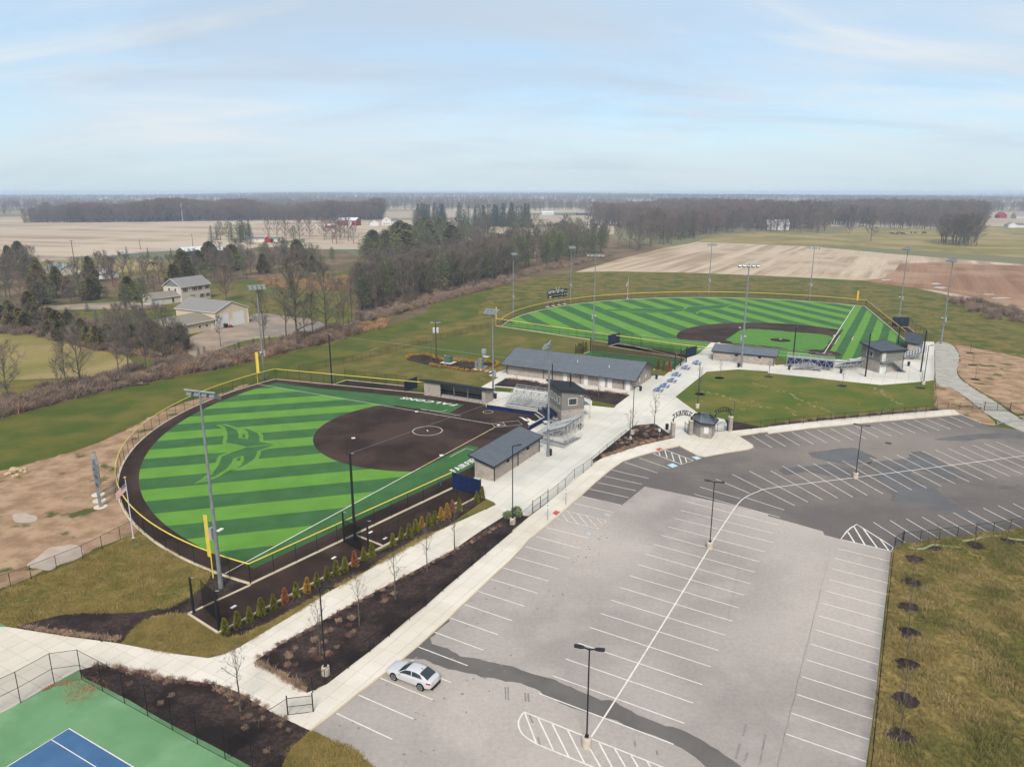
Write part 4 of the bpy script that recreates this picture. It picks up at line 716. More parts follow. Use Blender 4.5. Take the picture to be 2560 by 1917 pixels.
fence('sideline_fence', 'yellow-capped chain-link fence along the left side of the baseball field', [(-4.95,229.39), (37.73,194.05)] + [(44.28,188.97),(51.3,184.59)], 2.3, cap='yellow', capr=0.09)
fence('sideline_fence', 'yellow-capped chain-link fence running down to the right baseball dugout', [(130.62,270.69), (112.27,206.44)], 2.5, cap='yellow_deep', capr=0.09, step=2.6)
# concrete mow strips under the fences
for p_ in (SF, [(-28.24,71.32), (-8.49,97.96)], [(-53.12,160.76), (-18.31,148.69)], BF, [(-4.95,229.39), (37.73,194.05)], [(130.62,270.69), (112.27,206.44)]):
    mb = MB()
    for a, b in zip(p_, p_[1:]): mb.bar((a[0],a[1],0.06), (b[0],b[1],0.06), 0.32, 0.17)
    struct(mb.build('mow_strip', M['kerb']))
CF = [(-16.83,53.47),(-16.02,54.49),(-14.51,56.71),(-13.05,59.13),(-11.65,61.51),(-10.12,64.31),(-8.77,66.73),(-7.29,69.64),(-5.9,72.26),(-4.5,75.03),(-3.08,77.76),(-1.61,80.57),(0,83.55)] + [(1.27,86.23),(2.71,89.14)]
fence('walk_fence', 'low black chain-link fence between the long mulch bed and the car park pavement', CF, 1.62, posts=CF, rails=(1.0, 0.04))
CG = [(4.89,92.85),(6.42,95.71),(7.6,97.96),(9.22,101.48),(10.69,103.59),(12.28,106.35),(13.74,109.25),(15.41,112.61),(16.94,115.17),(18.48,118.18),(19.52,119.91)]
fence('walk_fence', 'low black chain-link fence along the plaza edge up to the triangular bed', CG, 1.55, posts=CG, rails=(1.0, 0.04))
CH = [(19.52,119.91),(21.92,119.91),(24.83,120.2),(27.25,120.48)]; fence('walk_fence', 'short black fence crossing the triangular bed to the brick gate pillar', CH, 1.4, posts=CH)
def gate(name, label, a, b, h, leaves=1, mid=0.5, bars=0):
    root = thing(name, label, 'gate', (a[0], a[1], 0)); B_ = (b[0]-a[0], b[1]-a[1])
    for k in range(leaves):
        p0, p1 = lerp((0,0), B_, k/leaves+0.01), lerp((0,0), B_, (k+1)/leaves-0.01); mb = MB()
        for zz in (0.12, h*mid, h-0.06): mb.tube((*p0,zz), (*p1,zz), 0.026, 0.026, 6)
        for t in [0, 1]+[(i+1)/(bars+1) for i in range(bars)]: q = lerp(p0, p1, t); mb.tube((*q,0.12), (*q,h-0.06), 0.026, 0.026, 6)
        fr_ = mb.build('gate_leaf', M['fence_black'], root)
        MB().add([(*p0,0.12), (*p1,0.12), (*p1,h-0.06), (*p0,h-0.06)], [(0,1,2,3)]).build('wire_mesh', M['chain_link'], fr_)
    for q in ((0,0), B_): link('post', post_mesh(h+0.15, 0.05, 'fence_black'), root, (q[0], q[1], 0))
    return root
gate('double_gate', 'closed black double gate beside the planted end of the long bed', (2.71,89.14), (4.89,92.85), 1.85, 2)
gate('swing_gate', 'single black gate standing open at the foot of the walkway', (-18.12,50.78), (-16.16,51.13), 1.7)
fence('bed_fence', 'short black fence from the open walkway gate across the mulch to the tennis court', [(-18.12,50.78),(-19.61,48.79)] + [(-21.01,46.28),(-21.18,45.98)], 1.62, posts=[(-19.61,48.79)] + [(-21.01,46.28)])
TF = [(-43.54,47.19),(-41.6,51.05),(-40.71,52.29),(-39.42,54.77)]; fence('tennis_fence', 'tall black tennis court fence running off the left edge of the picture', TF, 3.0, posts=[(-42.05,50.12),(-40.71,52.29),(-39.42,54.77)], rails=(1.0,0.5,0.02), net='chain_link')
fence('tennis_fence', 'short end bay of the tall tennis court fence beside the leaf pile', [(-39.42,54.77),(-37.34,55.29)], 3.0, posts=[(-39.42,54.77),(-37.34,55.29)], rails=(1.0,0.5,0.02))
TG = [(-37.34,55.29),(-34.7,53.75),(-32.05,52.21),(-29.4,50.68),(-26.72,49.11),(-24.1,47.58),(-21.4,46.05),(-18.83,44.64),(-16.21,43.13)]; fence('tennis_fence', 'tall black tennis court fence along the curved mulch bed', TG, 3.0, posts=TG, rails=(1.0,0.5,0.02))
LF = [(-55.77,67.52),(-54.37,70),(-53.59,70.61),(-52.37,72.17),(-50.98,74.45),(-49.42,76.87),(-48.48,79.24),(-47.6,81.74),(-46.59,84.3)]; fence('boundary_fence', 'black chain-link fence between the muddy ground and the olive lawn', LF, 1.8, posts=LF)
NF = [(-49.92,167.29),(-47.84,168.67),(-44.74,172.21),(-41.37,175.9),(-39.66,178.19),(-37.85,180.4),(-36.01,183.06),(-34.27,185.8),(-32.5,188.34),(-30.73,191.09),(-29.13,193.91),(-27.39,196.82),(-25.68,199.17),(-23.97,201.58),(-22.17,204.21),(-20.35,206.9),(-18.63,209.31),(-16.91,211.78),(-15.13,214.12),(-13.37,216.33),(-11.5,219.15),(-9.7,222.04),(-7.32,225.6),(-4.87,229.49)]; fence('boundary_fence', 'long black chain-link fence between the two ball fields crossing the north lawn', NF, 1.75, posts=NF)
RF = [(38.88,123.68),(41.51,124.58),(44.48,125.34),(47.34,126.19)] + [(50.22,127.12),(53.14,127.91),(55.99,128.7),(58.83,129.51),(61.62,130.16),(64.3,130.9),(66.89,131.57),(69.43,132.41),(71.96,133),(74.4,133.69),(76.86,134.29),(79.35,134.99),(81.93,135.87),(84.69,137.03),(86.81,136.76),(89.15,136.58),(91.36,136.4)]; fence('lawn_fence', 'black chain-link fence between the plaza lawn and the far car park pavement', RF, 1.5, posts=RF)
gate('double_gate', 'black double gate across the grey gravel path', (91.36,136.4), (96.02,135.87), 1.7, 2)
RG = [(96.02,135.87),(95.5,131.4),(95.45,126.57)]; fence('lawn_fence', 'short black fence beyond the gravel path gate at the right edge', RG, 1.5, posts=RG)
VF = [(108.52,184.67),(102.33,173.53),(95.84,161.73),(90.16,151.36),(84.69,141.39),(81.93,135.87)]; fence('plaza_fence', 'black fence running straight from the baseball plaza down beside the lawn', VF, 1.6, posts=VF)
MF = [(25.28,43.29),(26.44,45.3),(27.73,47.66),(29.27,50.47),(30.76,53.18),(32.15,55.73),(33.59,58.28),(35.22,61.27),(36.74,64),(38.21,66.68),(39.81,69.55),(41.51,72.65),(43.18,75.64),(45.45,79.61)]; fence('meadow_fence', 'black chain-link fence between the right parking bays and the dry meadow', MF, 1.5, posts=MF, rails=(1.0,0.5))
fence('meadow_fence', 'short black fence bay at the corner of the dry meadow', [(45.45,79.61),(47.21,81.07)], 1.5, posts=[(45.45,79.61),(47.21,81.07)], rails=(1.0,0.5), r=0.05)
MG = [(46.86,80.74),(49.32,81.19),(51.95,81.77),(54.53,82.42),(57.15,83.05),(59.66,83.6),(62.38,84.5),(64.64,85.23),(68.04,86.36)]; fence('meadow_fence', 'black chain-link fence between the wet parking bays and the dry meadow', MG, 1.5, posts=MG)

# ================================================================ buildings
mat('shingle_grey', s_(150,148,148), s_(136,134,134), 3, grain=0.12, gscale=10, rough=0.95)
mat('shingle_tan', s_(148,142,132), s_(136,130,120), 3, grain=0.12, gscale=10, rough=0.95)
mat('tan_siding', s_(220,206,180), s_(212,197,170), 2, rough=0.8); mat('beige_siding', s_(214,206,196), s_(206,198,188), 2, rough=0.8)
mat('barn_red', s_(160,44,48), s_(146,38,42), 2, rough=0.8); mat('white_siding', s_(228,228,226), s_(216,216,214), 2, rough=0.7)
mat('roof_white', s_(226,230,234), s_(212,216,220), 0.6, rough=0.5); mat('roof_green', s_(140,172,166), s_(128,160,154), 0.6, rough=0.6); mat('dark_siding', s_(72,76,86), rough=0.8)
mat('roof_slate', s_(118,122,124), s_(106,110,112), 2, rough=0.9); mat('shutter_red', s_(132,52,56), rough=0.7); mat('cream_siding', s_(214,210,196), rough=0.8); mat('gable_grey', s_(128,130,134), rough=0.8)
class Frame:      # a placed local frame
    def __init__(s, o, deg): s.o = o; s.a = math.radians(deg)
    def w(s, x, y): return (s.o[0]+x*math.cos(s.a)-y*math.sin(s.a), s.o[1]+x*math.sin(s.a)+y*math.cos(s.a))
def slab_roof(mb, a, b, c, d, t, mi=0):     # four 3d corners, thickness t downwards
    mb.add([a,b,c,d]+[(q[0],q[1],q[2]-t) for q in (a,b,c,d)], [(0,1,2,3),(7,6,5,4),(0,4,5,1),(1,5,6,2),(2,6,7,3),(3,7,4,0)], mi)
def seams(a, b, c, d, n, w=0.05, h=0.06):   # ribs running from edge a-b to edge d-c
    mb = MB(); a, b, c, d = [Vector(q) for q in (a,b,c,d)]
    for i in range(n+1):
        p0 = a.lerp(b, i/n); p1 = d.lerp(c, i/n); p0.z += h/2-0.005; p1.z += h/2-0.005; mb.bar(p0, p1, w, h)
    return mb
def opening(root, side, u, z, w, h, L, D, m='window_glass', frame='white_trim', name='window', div=0, fw=0.09):
    # window or door on a wall of a box 0..L x 0..D
    P_ = {'f': lambda t, o: (t, -o), 'b': lambda t, o: (t, D+o), 'l': lambda t, o: (-o, t), 'r': lambda t, o: (L+o, t)}[side]
    def bx(mb, u0, u1, z0, z1, o0, o1):
        p = [P_(u0,o0), P_(u1,o0), P_(u1,o1), P_(u0,o1)]; mb.prism(p, z0, z1, bottom=True)
    mb = MB(); bx(mb, u-w/2-fw, u+w/2+fw, z+h, z+h+fw, -0.02, 0.08); bx(mb, u-w/2-fw, u+w/2+fw, z-fw, z, -0.02, 0.09); bx(mb, u-w/2-fw, u-w/2, z, z+h, -0.02, 0.08); bx(mb, u+w/2, u+w/2+fw, z, z+h, -0.02, 0.08)
    for k in range(div): t = u-w/2+w*(k+1)/(div+1); bx(mb, t-0.03, t+0.03, z, z+h, -0.01, 0.07)
    o = mb.build(name, M[frame], root); g = MB(); bx(g, u-w/2, u+w/2, z, z+h, -0.01, 0.048); g.build('pane' if m == 'window_glass' else 'panel', M[m], o)
    return o
def building(name, label, o, deg, L, D, eave, ridge, wall, roof, ridge_along='x', over=0.4, t=0.16, trim='white_trim', cat='building', openings=(), seam=0, roofdiv=False, gable=None, group=None):
    root = thing(name, label, cat, (o[0], o[1], 0), math.radians(deg), group)
    for s, (p0, p1) in {'f': ((0,0),(L,0)), 'r': ((L,0),(L,D)), 'b': ((L,D),(0,D)), 'l': ((0,D),(0,0))}.items():
        gab = (ridge_along == 'x' and s in 'lr') or (ridge_along == 'y' and s in 'fb'); mb = MB()
        v = [(*p0,0), (*p1,0), (*p1,eave), (*p0,eave)]
        if gab: mp = lerp(p0, p1, 0.5); mb.add(v[:3]+[(*mp,ridge)]+v[3:], [(0,1,2,3,4)])
        else: mb.add(v, [(0,1,2,3)])
        mb.build('wall', M[wall], root)
        if gab and gable:
            n = ((p1[1]-p0[1]), -(p1[0]-p0[0])); l = math.hypot(*n); n = (n[0]/l*0.03, n[1]/l*0.03)
            MB().add([(p0[0]+n[0],p0[1]+n[1],eave), (p1[0]+n[0],p1[1]+n[1],eave), (mp[0]+n[0],mp[1]+n[1],ridge-0.05)], [(0,1,2)]).build('gable_cladding', M[gable], root)
    k = (ridge-eave); 
    if ridge_along == 'x':
        ze = eave-over*k/(D/2); sl = [((-over,-over,ze+t),(L+over,-over,ze+t),(L+over,D/2,ridge+t),(-over,D/2,ridge+t)), ((L+over,D+over,ze+t),(-over,D+over,ze+t),(-over,D/2,ridge+t),(L+over,D/2,ridge+t))]
    else:
        ze = eave-over*k/(L/2); sl = [((-over,D+over,ze+t),(-over,-over,ze+t),(L/2,-over,ridge+t),(L/2,D+over,ridge+t)), ((L+over,-over,ze+t),(L+over,D+over,ze+t),(L/2,D+over,ridge+t),(L/2,-over,ridge+t))]
    for q in sl:
        mb = MB(); slab_roof(mb, *q, t); r = mb.build('roof', M[roof], root)
        if seam: stuff(seams(*q, seam).build('roof_seams', M['roof_trim'], r))
        e = MB(); e.bar((q[0][0],q[0][1],q[0][2]-t*0.6), (q[1][0],q[1][1],q[1][2]-t*0.6), 0.10, 0.16); e.build('gutter', M[trim], r)
        for i, j in ((1,2),(0,3)): e = MB(); e.bar((q[i][0],q[i][1],q[i][2]-t*0.45), (q[j][0],q[j][1],q[j][2]-t*0.45), 0.05, t*1.15); e.build('rake_board', M[trim], r)
    for a in openings: opening(root, a[0], *a[1:5], L, D, **(a[5] if len(a) > 5 else {}))
    return root
def downspout(root, x, y, z): MB().box((x,y,z/2), (0.1,0.1,z)).build('downspout', M['roof_trim'], root)
def dugout(name, label, o, deg, L, D, zb, zf, front_open, ob=0.25, of=0.9, ol=0.35, orr=0.6, vents=()):
    # local: x along the bench, y from the back wall (0) towards the field (D)
    root = thing(name, label, 'dugout', (o[0], o[1], 0), math.radians(deg))
    th = 0.25; sl = (zf-zb)/(D+ob+of); z0 = zb+sl*ob-0.05; z1 = zb+sl*(ob+D)-0.05
    def wall(poly, zz):   # vertical prism with sloping top
        n = len(poly); mb = MB(); p_ = ccw(poly); zt = [z0+(z1-z0)*q[1]/D for q in p_]
        mb.add([(x,y,0.0) for x, y in p_]+[(p_[i][0],p_[i][1],zt[i]) for i in range(n)], [tuple(range(n,2*n))]+[(i,(i+1)%n,n+(i+1)%n,n+i) for i in range(n)]); mb.build('wall', M['block'], root)
    wall([(0,0),(L,0),(L,th),(0,th)], 0); wall([(0,th),(th,th),(th,D),(0,D)], 0); wall([(L-th,th),(L,th),(L,D),(L-th,D)], 0)
    a0, a1 = front_open; wall([(th,D-th),(a0,D-th),(a0,D),(th,D)], 0)
    if a1 < L-th-0.1: wall([(a1,D-th),(L-th,D-th),(L-th,D),(a1,D)], 0)
    MB().box(((a0+a1)/2,D-th/2,0.30), (a1-a0-1.2,th*0.9,0.6)).build('knee_wall', M['block'], root)
    fr_ = MB(); n = 3
    for i in range(n+1): x = a0+(a1-a0)*i/n; fr_.bar((x,D-0.05,0.0), (x,D-0.05,z1-0.05), 0.10)
    fr_.bar((a0,D-0.05,z1-0.12), (a1,D-0.05,z1-0.12), 0.10); fo = fr_.build('front_frame', M['galv'], root)
    MB().add([(a0,D-0.04,0.5),(a1,D-0.04,0.5),(a1,D-0.04,z1-0.1),(a0,D-0.04,z1-0.1)], [(0,1,2,3)]).build('wire_mesh', M['chain_link'], fo)
    b = MB(); b.box((L/2,0.75,0.45), (L-2.5,0.35,0.06)); b.box((L/2,0.55,0.85), (L-2.5,0.05,0.3)); b.build('bench', M['bench_dark'], root)
    MB().sheet([(th,th),(L-th,th),(L-th,D),(th,D)], 0.115).build('floor', M['concrete_cool'], root)
    q = ((-ol,-ob,zb+0.12),(L+orr,-ob,zb+0.12),(L+orr,D+of,zf+0.12),(-ol,D+of,zf+0.12)); mb = MB(); slab_roof(mb, *q, 0.14); r = mb.build('roof', M['roof_metal'], root)
    stuff(seams(*q, int(L/0.46), 0.05, 0.05).build('roof_seams', M['roof_trim'], r))
    for i, j in ((0,1),(1,2),(2,3),(3,0)): e = MB(); e.bar((q[i][0],q[i][1],q[i][2]-0.07), (q[j][0],q[j][1],q[j][2]-0.07), 0.07, 0.26); e.build('fascia', M['roof_trim'], r)
    for v in vents: MB().box((v,-0.01,zb-0.42), (0.7,0.08,0.42)).build('vent', M['dark_gap'], root)
    for x in (0.06, L*0.5, L-0.06): downspout(root, x, -0.08, zb)
    return root
ND = dugout('dugout', 'near softball dugout with ribbed dark metal roof beside the blue wall', (-2.66,100.33), 61, 14.55, 3.25, 2.35, 3.45, (2.5,12.5), orr=0.9, vents=(4.2,10.6))
# local y of this dugout must face the field (151 deg) = +90 from 61
FD = dugout('dugout', 'far softball dugout with open wire front and benches', (-3.92,143.2), 151, 14.75, 3.0, 2.35, 3.2, (0.7,10.7), ob=0.2, of=0.5, ol=0.4, orr=0.9)
BD = dugout('dugout', 'long grey-roofed baseball dugout at the left of the white bleachers', (50.37,180.41), -26.5, 14.7, 2.9, 2.3, 3.4, (2.5,12.5), of=1.0, vents=(5.8,11.3))
BE = dugout('dugout', 'grey-roofed baseball dugout at the end of the right sideline fence', (105.7,186.3), 61, 15.0, 3.0, 2.6, 3.2, (2.5,12.5), of=0.9)
# ---- concession block
LC, DC = 30.5, 12.3
CO = building('concession_building', 'long masonry concession building with dark ribbed metal gable roof', (-1.2,165.65), -29, LC, DC, 2.75, 5.05, 'block', 'roof_metal', over=1.0, t=0.14, trim='roof_trim', seam=66, gable='block',
    openings=[('f',x,0.0,w,2.1,dict(m='door_white', frame='galv_light', name='door', fw=0.06)) for x, w in ((14.9,0.95),(19.9,1.0),(23.6,1.5),(25.5,1.1),(29.6,1.0))] + [('r',4.6,0.95,1.0,1.0,dict(m='door_white', frame='galv', name='serving_hatch')), ('r',8.6,0.95,1.0,1.0,dict(m='door_white', frame='galv', name='serving_hatch'))])
for x in (0.1, 9.6, 18.6, 28.6): downspout(CO, x, -0.1, 2.6)
for x, y, z in ((16.4,3.2,4.25), (24.2,2.6,4.05)): MB().tube((x,y,z-0.4), (x,y,z+0.35), 0.09, 0.09, 8).build('vent_pipe', M['white_trim'], CO)
# ---- press boxes (block below, vertical siding above, single-pitch roof high towards the field)
def press_box(name, label, o, deg, W_, D_, zs, zn, zf, roof_m, front_windows, right_windows, seam, deck):
    root = thing(name, label, 'press box', (o[0], o[1], 0), math.radians(deg))
    zt = lambda y: zn+(zf-zn)*y/D_
    cs = [(0,0),(W_,0),(W_,D_),(0,D_)]
    for i in range(4):
        a, b = cs[i], cs[(i+1)%4]
        MB().add([(*a,0),(*b,0),(*b,zs),(*a,zs)], [(0,1,2,3)]).build('lower_wall', M['block'], root)
        e = 0.04; c = (W_/2, D_/2); oa = lambda q: (q[0]+(e if q[0] > c[0] else -e), q[1]+(e if q[1] > c[1] else -e))
        A, B = oa(a), oa(b); sid = MB().add([(*A,zs),(*B,zs),(*B,zt(b[1])),(*A,zt(a[1]))], [(0,1,2,3)]).build('siding', M['siding'], root)
        l = math.dist(A, B); n = int(l/0.4); bt = MB()
        for k in range(n+1): q = lerp(A, B, k/n); bt.box((q[0],q[1],(zs+zt(q[1]))/2), (0.06,0.06,zt(min(max(q[1],0),D_))-zs-0.03))
        stuff(bt.build('batten', M['siding'], sid))
    ov = 0.55; sl = (zf-zn)/D_
    q = ((-ov,-ov,zn-sl*ov+0.2),(W_+ov,-ov,zn-sl*ov+0.2),(W_+ov,D_+ov,zf+sl*ov+0.2),(-ov,D_+ov,zf+sl*ov+0.2)); mb = MB(); slab_roof(mb, *q, 0.14); r = mb.build('roof', M[roof_m], root)
    if seam: stuff(seams(*q, seam, 0.05, 0.05).build('roof_seams', M['roof_trim'], r))
    for i, j in ((0,1),(1,2),(2,3),(3,0)): e = MB(); e.bar((q[i][0],q[i][1],q[i][2]-0.07), (q[j][0],q[j][1],q[j][2]-0.07), 0.08, 0.28); e.build('fascia', M['roof_trim'], r)
    for side, u, z, w, h, dv in front_windows+right_windows: opening(root, side, u, z, w, h, W_, D_, div=dv, fw=0.1)
    downspout(root, W_-0.05, -0.09, zn)
    return root
# softball press box: local y towards home plate (196 deg) so the frame is turned 106 deg
PB = press_box('press_box', 'two-storey grey press box with white-framed windows above the softball bleachers', (13.08,128.88), 106, 6.6, 4.3, 2.75, 5.75, 6.45, 'roof_shingle', [('b',1.3,3.75,1.1,1.15,0), ('b',3.3,3.75,1.1,1.15,0), ('b',5.2,3.75,1.1,1.15,0)], [('l',2.15,3.6,1.5,1.15,1)], 0, None)
MB().box((3.6,-1.1,2.75), (3.4,1.9,0.12)).build('stair_landing', M['galv'], PB)
mb = MB()
for x in (1.9,3.6,5.3): mb.bar((x,-2.05,2.8), (x,-2.05,3.9), 0.05)
for x in (1.9,5.3): mb.bar((x,-2.05,0), (x,-2.05,2.75), 0.08)
for z in (3.35,3.9): mb.bar((1.9,-2.05,z), (5.3,-2.05,z), 0.05); mb.bar((1.9,-2.05,z), (1.9,-0.15,z), 0.05)
mb.build('landing_railing', M['galv_light'], PB); MB().lathe((0,0,0), [(0.13,0),(0.13,0.12)], 8).build('wall_lamp', M['white_trim'], PB, loc=(-0.1,0.55,5.1))
PC = press_box('press_box', 'two-storey grey press box with outside steel stair behind the baseball home plate', (85.51,166.7), 16.3, 6.7, 5.9, 2.75, 5.2, 5.95, 'roof_metal', [('l',3.3,3.5,1.9,1.2,1)], [], 22, None)
opening(PC, 'f', 1.0, 2.75, 1.0, 2.1, 6.7, 5.9, m='door_white', frame='galv_light', name='door', fw=0.06); opening(PC, 'f', 1.2, 0.0, 2.0, 2.15, 6.7, 5.9, m='door_white', frame='galv_light', name='door', fw=0.06)
mb = MB(); mb.box((1.5,-0.65,2.7), (3.0,1.2,0.1)); n = 13
for i in range(n): t = i/n; mb.box((3.1+3.6*t,-0.65,2.65-2.6*t), (0.3,1.1,0.05))
mb.bar((3.0,-0.08,2.65), (6.7,-0.08,0.05), 0.06, 0.25); mb.bar((3.0,-1.22,2.65), (6.7,-1.22,0.05), 0.06, 0.25); mb.bar((1.0,-1.2,0), (1.0,-1.2,2.7), 0.1); mb.build('stair', M['galv'], PC)
mb = MB()
for y in (-1.22,):
    for z in (0.55,1.05): mb.bar((0.0,y,2.72+z), (3.0,y,2.72+z), 0.05); mb.bar((3.0,y,2.72+z), (6.7,y,0.1+z), 0.05)
    for i in range(8): x = i*0.95; zb = 2.72 if x < 3 else 2.72-(x-3)*0.71; mb.bar((x,y,zb), (x,y,zb+1.05), 0.05)
mb.add([(0,-1.22,2.75),(3,-1.22,2.75),(3,-1.22,3.7),(0,-1.22,3.7)], [(0,1,2,3)]) if False else None
mb.build('stair_railing', M['galv_light'], PC)
# ---- ticket booth and gate
BP = [(31.61,122.22),(32.36,120.04),(34.02,119.24),(35.27,121.67),(34.45,123.75),(32.75,124.45)]
bc = (sum(q[0] for q in BP)/6, sum(q[1] for q in BP)/6); TB = thing('ticket_booth', 'small six-sided masonry ticket booth with dark peaked metal roof', 'booth', (*bc,0))
bl = ccw([(q[0]-bc[0], q[1]-bc[1]) for q in BP])
for a, b in zip(bl, bl[1:]+bl[:1]): MB().add([(*a,0),(*b,0),(*b,2.95),(*a,2.95)], [(0,1,2,3)]).build('wall', M['block_grey'], TB)
ro = [(q[0]*1.28, q[1]*1.28) for q in bl]; ap = ((-0.45,0.35,4.0),(0.5,-0.2,4.0))
for i in range(6):
    a, b = ro[i], ro[(i+1)%6]; m_ = lerp(a, b, 0.5); k = 0 if m_[0] < 0.0 else 1; mb = MB(); mb.add([(*a,2.92),(*b,2.92),ap[k]] if True else [], [(0,1,2)]); f_ = mb.build('roof_face', M['roof_metal'], TB)
    rb = MB(); n = max(3, int(math.dist(a,b)/0.4))
    for j in range(1, n): q = lerp(a, b, j/n); rb.bar((*q,2.95), lerp((*q,2.95), (ap[k][0],ap[k][1],ap[k][2]+0.03), 1-abs(2*j/n-1)*0.9 if False else 0.85), 0.05, 0.06)
    stuff(rb.build('roof_seams', M['roof_trim'], f_)); MB().bar((*a,2.84), (*b,2.84), 0.08, 0.22).build('fascia', M['roof_trim'], f_)
MB().add([ap[0],ap[1],(*ro[0],2.92)],[(0,1,2)])
for k in range(6):
    a, b = ro[k], ro[(k+1)%6]
    if (lerp(a,b,0.5)[0] < 0) != (lerp(ro[(k+1)%6], ro[(k+2)%6],0.5)[0] < 0): MB().add([(*b,2.92), ap[0], ap[1]], [(0,1,2),(2,1,0)]).build('roof_face', M['roof_metal'], TB)
MB().bar(ap[0], ap[1], 0.22, 0.08).build('ridge_cap', M['roof_metal'], TB)
fa, fb = [(q[0]-bc[0], q[1]-bc[1]) for q in ((32.36,120.04),(34.02,119.24))]; nn = (0.43*0.04, -0.9*0.04)
p0, p1 = lerp(fa, fb, 0.28), lerp(fa, fb, 0.72); MB().add([(p0[0]+nn[0],p0[1]+nn[1],1.0),(p1[0]+nn[0],p1[1]+nn[1],1.0),(p1[0]+nn[0],p1[1]+nn[1],2.15),(p0[0]+nn[0],p0[1]+nn[1],2.15)], [(0,1,2,3)]).build('ticket_window', M['door_white'], TB)
q = lerp(fa, fb, 0.95); MB().lathe((0,0,0), [(0.02,-0.12),(0.1,-0.06),(0.12,0.02),(0.02,0.12)], 8).build('wall_lamp', M['white_trim'], TB, loc=(q[0]+nn[0]*2.5,q[1]+nn[1]*2.5,2.5))
def pillar(q, label, h=2.65):
    root = thing('gate_pillar', label, 'pillar', (*q,0), math.radians(16)); MB().box((0,0,h/2), (0.62,0.62,h)).build('shaft', M['block_grey'], root); MB().box((0,0,h+0.06), (0.74,0.74,0.14), top=0.9).build('cap', M['kerb'], root); return root
P1, P2, P3, P4 = (27.72,120.58), (31.04,121.67), (38.52,123.77), (35.6,123.0)
pillar(P1, 'left masonry pillar under the start of the FAIRFIELD arch'); pillar(P2, 'masonry pillar between the FAIRFIELD arch and the ticket booth'); pillar(P3, 'right masonry pillar under the end of the FALCONS arch')
def arch_sign(label, word, a, b, z0, rise, size):
    root = thing('arch_sign', label, 'sign', (*a,0), ang(a, b)); L = math.dist(a, b); n = 16
    zc = lambda u: z0+rise*(1-(2*u/L-1)**2)
    for dz in (0.0, size*1.15):
        mb = MB()
        for i in range(n): u0, u1 = -0.3+(L+0.6)*i/n, -0.3+(L+0.6)*(i+1)/n; mb.bar((u0,0,zc(u0)+dz-0.06), (u1,0,zc(u1)+dz-0.06), 0.05, 0.07)
        mb.build('arch_bar', M['black_metal'], root)
    for u in (0, L): MB().bar((u,0,2.7), (u,0,zc(u)+0.1), 0.14).build('arch_post', M['black_metal'], root)
    tot = sum(GLYPH[c][2] for c in word); sc = (L-0.35)/(tot+0.16*(len(word)-1)); u = 0.17
    for ch in word:
        v, f, w = GLYPH[ch]; mid = u+w*sc/2; sl = math.atan(rise*-4*(2*mid/L-1)/L); mb = MB(); hgt = size*1.0
        A = [((x-w/2)*sc, y*hgt) for x, y in v]; A = [(x*math.cos(sl)-y*math.sin(sl), x*math.sin(sl)+y*math.cos(sl)) for x, y in A]; nv = len(A)
        mb.add([(x,-0.03,y) for x, y in A]+[(x,0.03,y) for x, y in A], f+[tuple(i+nv for i in reversed(q)) for q in f]); mb.build('letter', M['black_metal'], root, loc=(mid,0,zc(mid))); u += (w+0.16)*sc
    return root
arch_sign('black arched metal lettering FAIRFIELD over the open entrance', 'FAIRFIELD', P1, P2, 3.35, 0.55, 0.72)
arch_sign('black arched metal lettering FALCONS right of the ticket booth', 'FALCONS', P4, P3, 3.3, 0.55, 0.72)
def iron_gate(label, a, b, h=2.0):
    root = thing('entrance_gate', label, 'gate', (*a,0)); B_ = (b[0]-a[0], b[1]-a[1]); mb = MB()
    for z in (0.2,0.45,1.6,1.85): mb.bar((0,0,z), (*B_,z), 0.05)
    for t in (0,0.2,0.8,1): q = lerp((0,0), B_, t); mb.bar((*q,0.15), (*q,h), 0.05)
    mb.build('gate_frame', M['black_metal'], root); return root
iron_gate('open black steel gate leaf beside the pillar left of the booth', (30.73,121.67), (30.41,123.34)); iron_gate('open black gate leaf folded against the left pillar', (27.9,120.58), (28.16,120.85))
iron_gate('low black gate between the booth and the right pillar', (35.69,123.06), (38.07,123.91), 1.6)
MB_ = thing('gate_screen', 'tall black panel against the right gate pillar', 'gate', (*(38.14,123.85),0)); MB().box((0,0,1.0), (0.35,0.12,2.0)).build('panel', M['black_metal'], MB_)
# ---- blue walls and backstop
def pad_wall(name, label, a, b, h, m, t=0.2, cap='kerb', z=0.1, panels=0):
    root = thing(name, label, 'wall', (*a,0), ang(a,b)); L = math.dist(a,b); n = panels or max(1, round(L/2.4))
    for i in range(n): MB().box((L*(i+0.5)/n,0,z+h/2), (L/n-0.02,t,h)).build('panel', M[m], root)
    if cap: MB().box((L/2,0,z+h+0.03), (L,t+0.08,0.07)).build('cap', M[cap], root)
    return root
pad_wall('backstop_wall', 'long navy padded wall below the aluminium bleachers', (-4.94,137.59), (4.49,132.86), 0.85, 'navy'); pad_wall('backstop_wall', 'short angled navy padded wall in front of the press box seats', (4.55,132.75), (6.0,129.3), 0.85, 'navy')
pad_wall('backstop_wall', 'pale-capped backstop wall beside the near dugout end', (5.95,129.1), (3.1,124.25), 0.85, 'navy', cap='alu')
a, b = (-8.48,97.72), (-4.38,94.88); W1 = pad_wall('windscreen_wall', 'tall blue windscreen panel at the end of the near bullpen', a, b, 2.4, 'navy', 0.05, None, panels=3)
for q in (0, math.dist(a,b)): link('post', post_mesh(2.6,0.06,'fence_black'), W1, (q,0.06,0))
a, b = (-22.74,150.07), (-20.48,153.77); pad_wall('windscreen_wall', 'dark blue windscreen panel beside the far softball dugout', a, b, 2.35, 'navy_dark', 0.05, None, panels=4)
